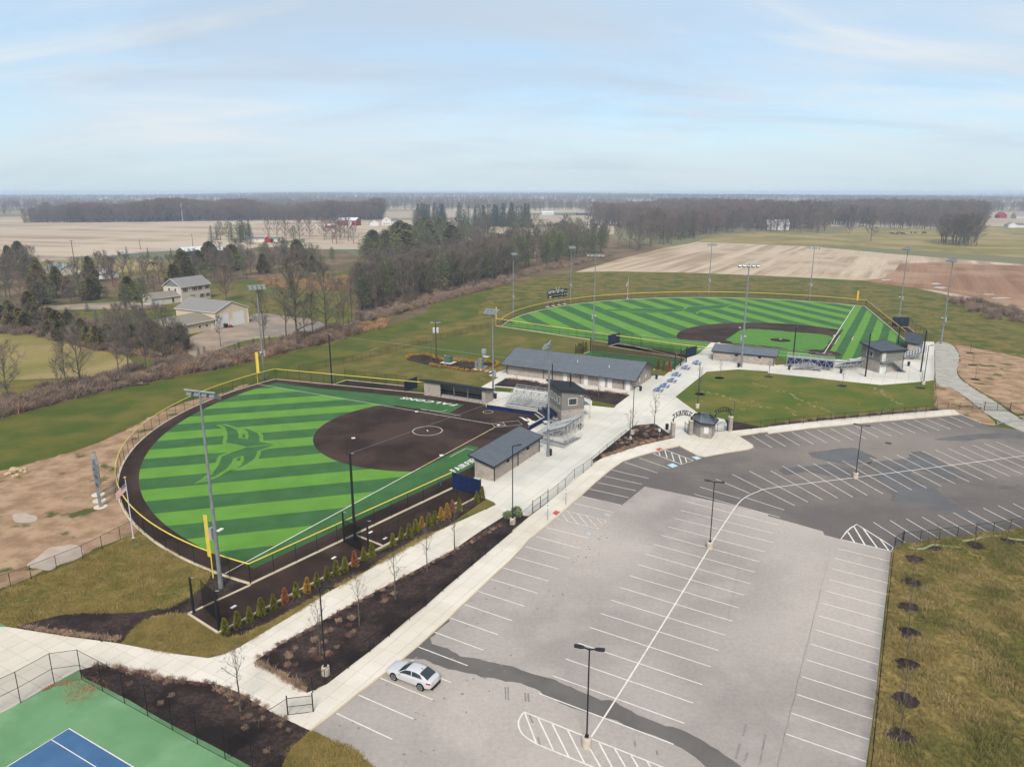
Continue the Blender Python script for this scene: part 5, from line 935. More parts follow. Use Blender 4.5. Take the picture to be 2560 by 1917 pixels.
a, b = (26.44,198.67), (30.19,202.38); pad_wall('windscreen_wall', 'dark blue screen behind the left baseball bullpen mound', a, b, 2.8, 'navy_dark', 0.05, None, panels=3)
a, b = (44.2,183), (47.82,186.48); pad_wall('windscreen_wall', 'blue striped screen at the top of the picnic plaza', a, b, 2.4, 'navy_dark', 0.05, None, panels=8)
a, b = (119.2,227.99), (124.1,227.35); pad_wall('windscreen_wall', 'dark blue screen at the end of the right baseball bullpen', a, b, 3.0, 'navy_dark', 0.05, None, panels=3)
# ---- bleachers
def bleacher(name, label, o, deg, L, rows, z0=0.75, run=0.62, rise=0.22, aisle=None, seat='alu', back_rail=True, under=True, group=None, side_rail=True, deckw=1.2):
    # local: x along the rows, y rising backwards
    root = thing(name, label, 'bleachers', (*o,0), math.radians(deg), group)
    MB().box((L/2,-deckw/2,z0-0.05), (L,deckw,0.08)).build('front_walkway', M['alu_floor'], root)
    for i in range(rows):
        y = i*run; z = z0+i*rise
        MB().box((L/2,y+0.12,z+0.02), (L,0.26,0.04)).build('foot_plank', M['plank_shade'], root)
        segs = [(0,L)] if not aisle else [(0,aisle-0.55),(aisle+0.55,L)]
        for s0, s1 in segs: MB().box(((s0+s1)/2,y+0.42,z+0.40), (s1-s0,0.28,0.05)).build('seat_plank', M[seat], root)
        if not under: pass
    D_ = rows*run; zt = z0+rows*rise
    fr_ = MB(); n = max(2, round(L/1.8))
    for i in range(n+1):
        x = L*i/n
        fr_.bar((x,0,0), (x,0,z0), 0.07); fr_.bar((x,D_,0), (x,D_,zt), 0.07); fr_.bar((x,D_/2,0), (x,D_/2,z0+rows*rise/2), 0.07); fr_.bar((x,0,z0-0.1), (x,D_,zt-0.1), 0.07)
        fr_.bar((x,0,0.1), (x,D_/2,(z0+zt)/2-0.1), 0.05); fr_.bar((x,D_/2,0.1), (x,D_,zt-0.2), 0.05)
        if i < n: x2 = L*(i+1)/n; fr_.bar((x,D_,0.15), (x2,D_,zt-0.2), 0.05); fr_.bar((x2,D_,0.15), (x,D_,zt-0.2), 0.05)
    fr_.build('understructure', M['alu'], root)
    rl = MB()
    if back_rail:
        for z in (0.55,1.05): rl.tube((0,D_+0.05,zt+z-0.1), (L,D_+0.05,zt+z-0.1), 0.03, 0.03, 6)
        for i in range(5): x = L*i/4; rl.tube((x,D_+0.05,zt-0.2), (x,D_+0.05,zt+0.95), 0.025, 0.025, 6)
    if side_rail:
        for x in (0, L):
            for z in (0.6,1.1): rl.tube((x,0,z0+z), (x,D_+0.05,zt+z-0.15), 0.03, 0.03, 6)
            for y, zz in ((0,z0),(D_/2,z0+rows*rise/2)): rl.tube((x,y,zz), (x,y,zz+1.05), 0.025, 0.025, 6)
    for i in range(int(L/1.5)+1): rl.tube((min(i*1.5,L),-deckw,z0), (min(i*1.5,L),-deckw,z0+0.75), 0.018, 0.018, 5)
    rl.tube((0,-deckw,z0+0.75), (L,-deckw,z0+0.75), 0.022, 0.022, 5)
    if aisle:
        rl.tube((aisle,0.2,z0+0.9), (aisle,D_-0.3,zt+0.7), 0.025, 0.025, 6)
        for i in range(4): y = 0.2+(D_-0.5)*i/3; z = z0+rows*rise*y/D_; rl.tube((aisle,y,z), (aisle,y,z+0.85), 0.02, 0.02, 6)
    rl.build('railing', M['alu'], root)
    MB().add([(0,D_+0.04,zt-0.1),(L,D_+0.04,zt-0.1),(L,D_+0.04,zt+0.9),(0,D_+0.04,zt+0.9)], [(0,1,2,3)]).build('rail_mesh', M['chain_grey'], root)
    for x in (0.0, L): MB().add([(x,0,z0),(x,D_,zt),(x,D_,zt+0.9),(x,0,z0+1.05)], [(0,1,2,3)]).build('rail_mesh', M['chain_grey'], root)
    return root
bleacher('bleachers', 'left aluminium bleacher stand of the softball field with central aisle', (-1.15,138.9), -29, 8.4, 8, run=0.55, rise=0.24, aisle=4.6)
bleacher('bleachers', 'right aluminium bleacher stand beside the near softball dugout', pol((5.1,120.2), 8.2, 61), 241, 8.2, 7, run=0.6, rise=0.24, aisle=4.1)
ST = thing('stadium_seats', 'rows of navy folding seats in front of the softball press box', 'seats', (*pol((8.95,127.7), 0.2, 196),0), math.radians(106))
for i in range(3):
    MB().box((3.2,2.5-i*0.85,0.45+0.32*i), (6.4,0.9,0.12)).build('seat_deck', M['alu_floor'], ST)
    for j in range(10):
        k = MB(); k.box((0,0,0.42), (0.46,0.42,0.08)); k.box((0,-0.24,0.72), (0.46,0.08,0.55)); k.box((0,-0.1,0.2), (0.1,0.1,0.4))
        k.build('seat', M['seat_navy'], ST, loc=(0.5+j*0.6,2.45-i*0.85,0.51+0.32*i))
# wheelchair ramp with railings behind the right stand
RP = [(4.4,117.6),(8.6,114.6),(11.9,119.8)]; RM = thing('access_ramp', 'aluminium access ramp with mesh railing behind the right bleachers', 'ramp', (*RP[0],0)); l_ = [(q[0]-RP[0][0], q[1]-RP[0][1]) for q in RP]
for (a, b), (za, zb) in zip(zip(l_, l_[1:]), ((0.72,0.55),(0.55,0.12))):
    dx, dy = b[0]-a[0], b[1]-a[1]; l = math.hypot(dx,dy); nx, ny = -dy/l*1.3, dx/l*1.3
    MB().add([(*a,za),(*b,zb),(b[0]+nx,b[1]+ny,zb),(a[0]+nx,a[1]+ny,za)], [(0,1,2,3),(3,2,1,0)]).build('ramp_deck', M['alu_floor'], RM)
    mb = MB()
    for ox, oy in ((0,0),(nx,ny)):
        for z in (0.5,1.0): mb.tube((a[0]+ox,a[1]+oy,za+z), (b[0]+ox,b[1]+oy,zb+z), 0.028, 0.028, 6)
        for i in range(6): t = i/5; q = lerp(a, b, t); mb.tube((q[0]+ox,q[1]+oy,0.0), (q[0]+ox,q[1]+oy,za+(zb-za)*t+1.0), 0.025, 0.025, 6)
    mb.build('ramp_railing', M['alu'], RM)
    MB().add([(*a,za),(*b,zb),(*b,zb+0.98),(*a,za+0.98)], [(0,1,2,3)]).build('rail_mesh', M['chain_grey'], RM); MB().add([(*a,za-0.45),(*b,zb-0.3 if zb > 0.4 else 0.02),(*b,zb),(*a,za)], [(0,1,2,3)]).build('skirt', M['alu_floor'], RM)
# baseball stands: seen from behind
bleacher('bleachers', 'left white bleacher stand seen from behind beside the dugout', pol((76.27,167.5), 4.3, 75), math.degrees(ang((76.27,167.5), (69.26,171.14))), 10.4, 7, z0=0.9, run=0.6, rise=0.26); MB().box((5.2,4.05,1.75), (10.2,0.04,1.3)).build('privacy_screen', M['navy'], C.objects[-1].parent)
bleacher('bleachers', 'middle low row of bleachers with navy seats behind home plate', pol((84.32,171.14), 2.4, 84), math.degrees(ang((84.32,171.14), (77.76,168.79))), 7.0, 3, z0=0.9, seat='seat_navy', run=0.7, rise=0.3)
bleacher('bleachers', 'right white bleacher stand between the press box and the far dugout', (102.12,186.26), 241, 6.6, 7, z0=0.8, run=0.62, rise=0.26)
SR = thing('access_ramp', 'white aluminium ramp and steps at the left end of the baseball bleachers', 'ramp', (*(66.72,169.88),0), math.radians(-15))
MB().add([(0,0,0.1),(3.6,0,0.9),(3.6,1.3,0.9),(0,1.3,0.1)], [(0,1,2,3),(3,2,1,0)]).build('ramp_deck', M['alu'], SR); mb = MB()
for y in (0,1.3):
    for z in (0.5,1.0): mb.tube((0,y,0.1+z), (3.6,y,0.9+z), 0.03, 0.03, 6); mb.tube((3.6,y,0.9+z), (6.4,y,0.1+z), 0.03, 0.03, 6)
    for i in range(6): x = i*1.25; mb.tube((x,y,0), (x,y,1.2+0.7*(1-abs(x-3.6)/3.6)), 0.025, 0.025, 6)
mb.build('ramp_railing', M['alu'], SR); MB().add([(3.6,0,0.9),(6.4,0,0.1),(6.4,1.3,0.1),(3.6,1.3,0.9)], [(0,1,2,3),(3,2,1,0)]).build('ramp_deck', M['alu'], SR)
# ---- farm buildings
U = dict(m='door_white', frame='white_trim', name='door')
FB = building('farm_workshop', 'tan metal workshop with two tall white overhead doors', (-91.4,224.2), 61.5, 12.8, 18, 5.1, 7.65, 'tan_siding', 'shingle_grey', 'y', 0.35, openings=[('f',2.9,0.0,4.0,4.2,dict(m='door_white', name='overhead_door', fw=0.08)), ('f',8.9,0.0,4.2,4.2,dict(m='door_white', name='overhead_door', fw=0.08)), ('f',5.9,0,0.9,2.0,U)])
for x in (0,12.8): MB().box((x,-0.04,2.5), (0.22,0.14,5.0)).build('corner_trim', M['white_trim'], FB)
FW = thing('workshop_wing', 'low tan lean-to wing with grey shed roof joined to the workshop', 'building', (-99.6,208.9,0), math.radians(63.2)); LW, DW = 17.8, 7.0
for v in ([(0,0,0),(LW,0,0),(LW,0,3.0),(0,0,3.0)], [(0,DW,0),(0,0,0),(0,0,3.0),(0,DW,4.5)], [(LW,0,0),(LW,DW,0),(LW,DW,4.5),(LW,0,3.0)], [(LW,DW,0),(0,DW,0),(0,DW,4.5),(LW,DW,4.5)]): MB().add(v, [(0,1,2,3)]).build('wall', M['tan_siding'], FW)
mb = MB(); slab_roof(mb, (-0.4,-0.5,3.05),(LW+0.3,-0.5,3.05),(LW+0.3,DW,4.75),(-0.4,DW,4.75), 0.16); r = mb.build('roof', M['shingle_tan'], FW); MB().bar((-0.4,-0.55,2.95), (LW+0.3,-0.55,2.95), 0.12, 0.16).build('gutter', M['white_trim'], r)
for x in (6.5,11.6,14.2): opening(FW, 'f', x, 1.2, 0.9, 0.75, LW, DW)
opening(FW, 'f', 16.5, 0, 0.95, 2.05, LW, DW, m='door_white', name='door')
HO = building('farmhouse', 'two-storey beige house with grey roof and dark red shutters', (-126.2,280.2), 64, 13.8, 9.6, 5.9, 8.7, 'beige_siding', 'shingle_grey', 'x', 0.45, gable='gable_grey', openings=[('f',x,3.9,1.0,1.35) for x in (1.9,6.3,8.9,12.4)] + [('f',12.4,0.9,1.0,1.4), ('f',9.6,0.9,1.1,1.4)] + [('l',y,3.9,0.9,1.3) for y in (3.0,6.4)])
for x, z in ((1.9,3.9),(6.3,3.9),(8.9,3.9),(12.4,3.9),(12.4,0.9),(9.6,0.9)):
    for s in (-1,1): MB().box((x+s*0.86,-0.06,z+0.68), (0.36,0.06,1.4)).build('shutter', M['shutter_red'], HO)
GW = building('house_garage', 'low grey-roofed garage and porch wing in front of the beige house', (-133.4,271.4), 55, 16.5, 6.5, 2.7, 4.3, 'beige_siding', 'shingle_tan', 'x', 0.4, openings=[('f',2.2,0,2.6,2.1,dict(m='door_white', name='garage_door')), ('f',12.0,0,1.0,2.0,dict(m='navy_dark', name='door')), ('f',8.2,0.4,0.9,1.9)])
def farm(name, label, o, deg, L, D, e, r, wall, roof, along_='x', op=(), cat='building', group=None): return building(name, label, o, deg, L, D, e, r, wall, roof, along_, 0.4, openings=op, cat=cat, group=group)
win = lambda s, xs, z=1.1, w=1.0, h=1.1: [(s,x,z,w,h) for x in xs]
farm('cottage', 'cream single-storey house with pale green metal roof at far left', (-243.5,386.5), -41, 20, 9, 2.9, 5.2, 'cream_siding', 'roof_green', op=win('f',(4,8,11,15)))
farm('white_shed', 'long white-roofed shed half hidden behind cedar trees', (-214,366), -30, 19, 8, 2.6, 4.2, 'white_siding', 'roof_white')
farm('dark_barn', 'dark barn with white metal roof beside the county road', (-221.5,491.4), -33, 10, 16, 3.4, 5.6, 'dark_siding', 'roof_white', 'y'); farm('dark_barn', 'second white-roofed dark barn behind the roadside barn', (-208,505), -20, 20, 9, 3.2, 5.0, 'dark_siding', 'roof_white')
farm('mobile_home', 'long pale mobile home behind the conifers', (-224,632), -8, 27, 6, 2.7, 3.9, 'white_siding', 'roof_slate', op=win('f',(4,9,17,23))); farm('red_shed', 'small red gambrel shed in front of the pale mobile home', (-206,622), 0, 5, 5, 3.4, 5.4, 'barn_red', 'roof_slate', 'y')
farm('red_barn', 'large red barn with white metal roof in the far field', (-218,937), -12, 25, 16, 6.6, 9.8, 'barn_red', 'roof_white', op=[('f',17,0,4.5,5.5,dict(m='door_white', frame='barn_red', name='barn_door')), ('f',4,2,1.2,1.2), ('f',9,2,1.2,1.2)])
farm('red_barn', 'low red shed with white roof left of the large red barn', (-217,872), 8, 13, 8, 3.2, 5.0, 'barn_red', 'roof_white'); farm('farm_garage', 'white garage with dark roof right of the red barn', (-176,930), 15, 11, 10, 4.0, 7.2, 'white_siding', 'roof_slate', 'y', op=[('f',5.5,0,5,3,dict(m='door_white', name='garage_door'))])
farm('white_farmhouse', 'white farmhouse with steep dark gables in the far field', (-165,952), 10, 12, 12, 6, 10.6, 'white_siding', 'roof_slate', 'y', op=win('f',(3,6,9),1,1.2,1.6)+win('f',(6,),6,1.2,1.5)); farm('white_farmhouse', 'side wing of the white farmhouse with dark roof', (-153,956), 10, 9, 9, 5, 8.4, 'white_siding', 'roof_slate', op=win('f',(3,6),1,1.2,1.6))
farm('red_shed', 'red shed with white roof behind the tree belt', (-74,849), 20, 13, 7, 3, 4.6, 'barn_red', 'roof_white'); farm('grey_barn', 'grey-roofed barn in front of the spruce row', (-74,940), 25, 14, 11, 4, 8, 'white_siding', 'shingle_grey')
farm('pole_shed', 'white and dark pole shed in the distant field', (55,1372), 20, 23, 10, 4, 6.4, 'white_siding', 'roof_white'); farm('pole_shed', 'long low grey-roofed farm shed left of the right-hand wood', (118,1370), 5, 25, 10, 3.6, 5.6, 'dark_siding', 'shingle_grey')
farm('white_barn', 'white barn standing among bare trees behind the pasture', (283,832), -10, 23, 11, 6, 11, 'white_siding', 'roof_white', op=win('f',(4,9,14,19),2,1.0,1.0)); farm('red_barn', 'red barn beside a grey house at the far right', (781,1207), 0, 12, 12, 5, 9, 'barn_red', 'barn_red', 'y'); farm('grey_house', 'large grey-roofed house at the far right edge', (797,1190), 0, 26, 14, 4, 9.5, 'beige_siding', 'shingle_grey', op=win('f',(5,10,15,20),1,1.4,1.4))
farm('white_house', 'small white house with pale roof on the far right lawn', (585,885), 0, 10, 8, 3.4, 6, 'white_siding', 'shingle_grey', 'y', op=[('f',5,0,4,2.6,dict(m='door_white', name='garage_door'))]); farm('white_house', 'low house with dark roof beside the small white one', (596,888), 0, 10, 8, 3, 5, 'white_siding', 'roof_slate'); farm('white_shed', 'white shed roof near the far right barn', (757,1215), 0, 12, 10, 4, 6.6, 'white_siding', 'roof_white')
# ---- scoreboards
mat('score_black', s_(14,26,34), rough=0.5); mat('score_text', s_(225,225,230), rough=0.6); mat('score_tan', s_(168,160,120), rough=0.7)
def scoreboard():
    a, b = (13.24,268.91), (19.9,275.64); L0 = math.dist(a,b); root = thing('scoreboard', 'dark baseball scoreboard with arched header on four steel columns', 'scoreboard', (*a,0), ang(a,b)); n = 4
    for i in range(n):
        x = L0*i/(n-1); MB().box((x,0.2,2.6), (0.34,0.34,5.2)).build('column', M['galv'], root); MB().lathe((x,0.2,0), [(0.75,0),(0.75,0.18)], 12).build('footing', M['concrete'], root)
    x0, x1 = -0.7, L0+1.2; MB().box(((x0+x1)/2,-0.15,4.15), (x1-x0,0.3,2.1)).build('panel', M['score_black'], root)
    fr_ = MB()
    for z in (3.1,4.1,5.2): fr_.bar((x0,-0.33,z), (x1,-0.33,z), 0.06, 0.06)
    for t in (0,0.2,0.39,0.62,0.82,1): fr_.bar((x0+(x1-x0)*t,-0.33,3.1 if t in (0,1) else 4.1), (x0+(x1-x0)*t,-0.33,5.2), 0.06, 0.06)
    fr_.build('panel_frame', M['score_tan'], root)
    top = [(x0,5.25)]+[(x0+(x1-x0)*i/12, 5.75+0.45*math.sin(PI*i/12)) for i in range(13)]+[(x1,5.25)]; mb = MB(); m_ = len(top); mb.add([(x,-0.1,z) for x, z in top]+[(x,0.05,z) for x, z in top], [tuple(range(m_)), tuple(range(2*m_-1,m_-1,-1))]+[(i,i+m_,(i+1)%m_+m_,(i+1)%m_) for i in range(m_)]); mb.build('header', M['score_black'], root)
    u = x0+0.5
    for ch in 'FAIRFIELD': 
        v, f, w = GLYPH[ch]; MB().add([(x*0.62,-0.13,y*0.5) for x, y in v], f).build('letter', M['score_text'], root, loc=(u,0,5.3)); u += (w+0.12)*0.62
    u += 0.3
    for ch in 'FALCONS': 
        v, f, w = GLYPH[ch]; MB().add([(x*0.62,-0.13,y*0.5) for x, y in v], f).build('letter', M['score_text'], root, loc=(u,0,5.3)); u += (w+0.12)*0.62
    for t, w in ((0.1,1.1),(0.29,0.7),(0.5,1.2),(0.72,0.7),(0.87,0.25),(0.95,0.25)): MB().box((x0+(x1-x0)*t,-0.34,4.98), (w,0.04,0.26)).build('caption', M['score_text'], root)
    for t, w in ((0.72,0.6),(0.84,0.5),(0.95,0.9)): MB().box((x0+(x1-x0)*t,-0.34,3.92), (w,0.04,0.2)).build('caption', M['score_text'], root)
    for i in range(10): MB().box((x0+(x1-x0)*(0.25+i*0.04),-0.34,3.95), (0.1,0.04,0.16)).build('caption', M['score_text'], root)
    MB().box((x0+(x1-x0)*0.13,-0.34,3.62), (1.2,0.05,0.5)).build('sponsor_panel', M['score_text'], root); MB().box((x0+(x1-x0)*0.15,-0.37,3.66), (0.5,0.05,0.2)).build('sponsor_mark', M['yellow_deep'], root); MB().box((x0+(x1-x0)*0.10,-0.37,3.66), (0.4,0.05,0.2)).build('sponsor_mark', M['navy'], root)
    cx = (x0+x1)/2; MB().ribbon([(cx+0.9*math.sin(t), 0) for t in (0,1)],0.1,0) if False else None
    mb = MB()
    for i in range(8): a0, a1 = PI*(1.0+i/8), PI*(1.0+(i+1)/8); mb.bar((cx+0.85*math.cos(a0),-0.2,6.45+0.75*math.sin(a0)), (cx+0.85*math.cos(a1),-0.2,6.45+0.75*math.sin(a1)), 0.05, 0.16)
    mb.bar((cx-0.85,-0.2,6.45), (cx-1.05,-0.2,6.75), 0.05, 0.14); mb.bar((cx+0.85,-0.2,6.45), (cx+1.05,-0.2,6.75), 0.05, 0.14); mb.build('crest', M['white_trim'], root)
scoreboard()
def rear_board():      # softball scoreboard seen almost edge-on from behind
    B3_ = [(-55.3,91.45),(-56.4,93.73),(-57.38,95.86)]; root = thing('scoreboard', 'softball scoreboard seen edge-on with three steel columns', 'scoreboard', (*B3_[0],0), ang((0,0), B3_[1])+0.015); L0 = math.dist(B3_[0], B3_[2])
    for i in range(3): x = L0*i/2; MB().box((x,0,2.6), (0.32,0.36,5.2)).build('column', M['galv'], root); MB().lathe((x,0,0), [(0.85,0),(0.85,0.1)], 14).build('footing', M['concrete'], root)
    MB().box((L0/2,-0.3,4.8), (L0+1.6,0.2,3.0)).build('panel', M['galv'], root); MB().box((L0/2,-0.42,4.8), (L0+1.4,0.04,2.8)).build('display_face', M['score_black'], root); mb = MB()
    for z in (3.6,4.8,6.0): mb.bar((-0.8,0.22,z), (L0+0.8,0.22,z), 0.12, 0.16)
    mb.build('rear_beam', M['galv'], root)
rear_board()

# ================================================================ poles, lamps and furniture
mat('pole_base', s_(214,204,192), s_(196,186,174), 2, rough=0.9)
def sports_light(label, q, aim, n=4, arm=3.8, boxz=None, r=0.24):
    x, y, h = q; root = thing('floodlight_mast', label, 'floodlight', (x,y,0), math.radians(aim), 'floodlight masts')
    mb = MB(); mb.tube((0,0,0), (0,0,h*0.3), r, r*0.82, 14); mb.tube((0,0,h*0.3), (0,0,h), r*0.78, r*0.42, 14); mb.tube((0,0,0), (0,0,0.9), r*1.12, r*1.12, 14); mb.build('mast', M['galv'], root, smooth=False)
    MB().bar((0,-arm/2,h-0.12), (0,arm/2,h-0.12), 0.12, 0.14).build('crossarm', M['galv_light'], root)
    for i in range(n):
        yy = -arm/2+arm*(i+0.5)/n; mb = MB(); mb.bar((0,yy,h-0.15), (0.1,yy,h-0.42), 0.06)
        A = Vector((0.05,yy,h-0.45)); d = Vector((0.85,0,-0.42)); s = Vector((0,0.30,0)); u = Vector((0.1,0,0.2))
        v = [A-s-u, A+s-u, A+s+u, A-s+u, A+d-s*1.2-u*0.7, A+d+s*1.2-u*0.7, A+d+s*1.2+u*0.7, A+d-s*1.2+u*0.7]; mb.add(v, [(0,1,2,3),(7,6,5,4),(4,5,1,0),(5,6,2,1),(6,7,3,2),(7,4,0,3)])
        o = mb.build('fixture', M['lamp_grey'], root); MB().add([q_+d*0.02 for q_ in (v[4],v[5],v[6],v[7])], [(3,2,1,0)]).build('lens', M['lamp_lens'], o)
    z = boxz or h*0.29; mb = MB(); mb.box((-0.1,r+0.16,z), (0.4,0.3,1.3)); mb.build('ballast_box', M['galv_light'], root); mb = MB(); mb.box((0.35,-r-0.15,z+0.35), (0.7,0.35,0.12)); mb.build('speaker', M['white_trim'], root)
    return root
sports_light('steel floodlight mast in front of the softball corner beside the yellow foul pole', (-31.1,70.57,21.93), 70)
sports_light('steel floodlight mast behind the far left corner of the softball fence', (-55.58,160.02,21.45), 300)
sports_light('floodlight mast behind the far softball dugout beside the garden bed', (-3.85,144.84,18.55), 240, arm=3.2)
sports_light('floodlight mast on the plaza between the near dugout and the bleachers', (5.76,110.87,18.68), 170, n=4, arm=3.2)
sports_light('tall floodlight mast inside the left baseball bullpen', (22.97,204.24,24.43), 75, n=5, arm=5.0)
sports_light('tall floodlight mast in front of the left baseball dugout', (55.32,172.87,24.81), 80, n=5, arm=5.2, r=0.30)
sports_light('floodlight mast right of the scoreboard beyond the outfield fence', (22.54,282.55,21.15), 310, arm=3.4)
sports_light('slim floodlight mast beyond the middle of the baseball outfield', (80.5,300.71,20.98), 275, arm=4.2)
sports_light('floodlight mast at the left corner of the baseball field by the yellow pole', (0.41,250.23,21.3), 330, arm=3.2)
sports_light('slim floodlight mast beyond right centre of the baseball outfield', (115.98,285.8,20.77), 250, arm=4.4)
sports_light('floodlight mast behind the right baseball bullpen', (129.48,243.63,23.5), 190, arm=3.6)
sports_light('floodlight mast at the top of the grey gravel path', (119.7,201.41,23.54), 185, arm=3.6)
def lot_lamp(label, q, rz, heads=2, base=True, group='car park lamps'):
    x, y, h = q; root = thing('street_lamp', label, 'street lamp', (x,y,0), rz, group)
    if base: MB().lathe((0,0,0), [(0.36,0),(0.37,0.75),(0.34,0.9),(0.30,0.93)], 16).build('concrete_base', M['pole_base'], root)
    b = 0.92 if base else 0
    MB().box((0,0,b+0.05), (0.3,0.3,0.12)).build('base_plate', M['black_metal'], root)
    MB().box((0,0,(b+h)/2), (0.115,0.115,h-b), top=0.85).build('pole', M['black_metal'], root)
    for k in range(heads):
        s = 1 if k == 0 else -1; mb = MB(); mb.bar((0,0,h-0.1), (s*0.42,0,h+0.02), 0.07, 0.09); v = [(s*0.40,-0.11,h-0.02),(s*0.62,-0.2,h-0.01),(s*1.12,-0.19,h+0.02),(s*1.15,0,h+0.02),(s*1.12,0.19,h+0.02),(s*0.62,0.2,h-0.01),(s*0.40,0.11,h-0.02)]; n = len(v)
        if s < 0: v = v[::-1]
        mb.add(v+[(a,b_,c+0.08) for a, b_, c in v], [tuple(range(n-1,-1,-1)), tuple(range(n,2*n))]+[(i,(i+1)%n,n+(i+1)%n,n+i) for i in range(n)]); mb.build('lamp_head', M['black_metal'], root)
    return root
lot_lamp('twin-headed black lamp on a concrete base at the bottom hatched island', (5.69,47.35,8.57), -0.25)
lot_lamp('twin-headed black lamp standing mid-way along the parking centre line', (23.46,79.55,8.53), -0.35)
lot_lamp('twin-headed black lamp on the wet dark asphalt', (50.8,101.74,8.25), -0.5)
lot_lamp('black walkway lamp in the near end of the long mulch bed', (-16.31,55.94,8.59), 0.0, 1); lot_lamp('black walkway lamp at the planted far end of the long mulch bed', (0.08,86.11,10.61), 0.2, 1)
lot_lamp('slim black lamp in the triangular bed by the entrance', (20.98,121.92,8.68), 0.1, 1); lot_lamp('slim black lamp on the lawn above the ticket booth', (36.32,138.21,8.74), PI, 1); lot_lamp('slim black lamp at the right corner of the baseball plaza', (90.51,156.51,8.69), 0.3, 1)
def black_pole(label, q, r=0.15, cat='net pole'):
    x, y, h = q; root = thing('net_pole', label, cat, (x,y,0), 0, 'black netting poles'); MB().tube((0,0,0), (0,0,h), r, r*0.85, 12).build('shaft', M['black_metal'], root); MB().box((0.2,0,h-0.05), (0.5,0.06,0.06)).build('pulley_arm', M['galv_light'], root); return root
BPOLES = [('tall black netting pole beside the near softball foul line', (-19.11,81.79,11.22)), ('tall black netting pole on the far softball foul line', (-39.72,156.96,11.02)), ('black netting pole in front of the softball press box', (10.81,131.18,8.64)), ('black netting pole behind the softball press box roof', (8.67,153.62,5.39)),
  ('black netting pole at the left end of the baseball bleachers', (69.37,177.16,9.23)), ('black netting pole at the left wall of the baseball press box', (80.88,163.27,10.04)), ('black netting pole beyond the baseball press box roof', (107.03,200.09,6.84)), ('black netting pole right of the baseball press box', (95.97,167.77,10)),
  ('left black post at the back of the batting cage', (16.71,188.65,2.49)), ('middle black post at the back of the batting cage', (18.53,187.65,3.58)), ('right black post at the back of the batting cage', (20.69,189.9,3.94)), ('near black post of the batting cage beside the picnic tables', (38.63,169.65,4.01)), ('middle black post of the batting cage beside the picnic tables', (40.97,173.84,4.17)), ('far black post of the batting cage beside the picnic tables', (43.28,178,3.98)),
  ('black cage post at the outer corner of the near bullpen', (-32.03,65.8,3.98)), ('black cage post at the near corner of the near bullpen', (-28.42,62.91,4.23)), ('black cage post against the yellow-capped bullpen fence', (-20.25,81.09,4.05)), ('black cage post halfway along the arborvitae row', (-16.81,78.39,4.18))]
for lb, q in BPOLES: black_pole(lb, q, 0.17 if q[2] > 6 else 0.13)
def net(label, a, b, za, zb=0.1, m='black_net'):
    o = MB().add([(0,0,zb),(b[0]-a[0],b[1]-a[1],zb),(b[0]-a[0],b[1]-a[1],za),(0,0,za)], [(0,1,2,3)]).build('netting', M[m], loc=(a[0],a[1],0)); return tag(o, label, 'net')
net('black net across the near end of the bullpen', (-31.5,66.76), (-28.39,63.5), 3.3, 0.1, 'black_net_thick'); net('black net in the middle of the near bullpen beside the arborvitae', (-20.13,80.91), (-17.59,78.55), 3.2, 0.1, 'black_net_thick')
net('batting cage net on the picnic table side', (38.63,169.65), (20.2,182.59), 3.6); net('batting cage net on the bullpen side', (43.28,178), (20.69,189.9), 3.6); net('batting cage net closing the plaza end', (38.63,169.65), (43.28,178), 3.6)
def backstop_net(label, A, B):
    a, b = A[:2], B[:2]; return net(label, a, b, min(A[2],B[2])-0.3, 1.0, 'backstop_net')
see_through('backstop_net', (0.02,0.02,0.02), 0.05)
backstop_net('thin black backstop net left of the baseball press box', BPOLES[4][1], BPOLES[5][1]); backstop_net('thin black backstop net right of the baseball press box', BPOLES[5][1], BPOLES[6][1])
for lb, a, b in (('thin steel cable from the near netting pole towards the backstop', BPOLES[0][1], BPOLES[2][1]), ('thin steel cable from the far netting pole towards the backstop', BPOLES[1][1], BPOLES[3][1])):
    o = MB().tube((0,0,0), (b[0]-a[0],b[1]-a[1],b[2]-a[2]), 0.02, 0.02, 5).build('net_cable', M['galv'], loc=(a[0],a[1],a[2]-0.05)); tag(o, lb, 'cable')
# foul poles
def foul_pole(label, q, rz, m='yellow'):
    x, y, h = q; root = thing('foul_pole', label, 'foul pole', (x,y,0), rz); MB().tube((0,0,0), (0,0,h), 0.075, 0.075, 10).build('post', M[m], root); mb = MB(); z0 = h*0.34
    mb.bar((0.06,0,z0), (0.5,0,z0), 0.05); mb.bar((0.06,0,h-0.05), (0.5,0,h-0.05), 0.05); mb.bar((0.5,0,z0), (0.5,0,h-0.05), 0.06); mb.box((0.28,0,(z0+h)/2), (0.4,0.02,h-z0-0.1)); mb.build('screen', M[m], root)
foul_pole('yellow foul pole by the near softball corner', (-32.77,72.69,7.45), 2.6); foul_pole('yellow foul pole by the far left softball corner', (-56.05,156.96,7.18), 0.3); foul_pole('yellow foul pole at the left baseball corner', (-5.06,229.13,6.13), 1.0, 'yellow_deep'); foul_pole('yellow foul pole at the right baseball corner', (128.92,272.84,5.54), 2.7, 'yellow_deep')
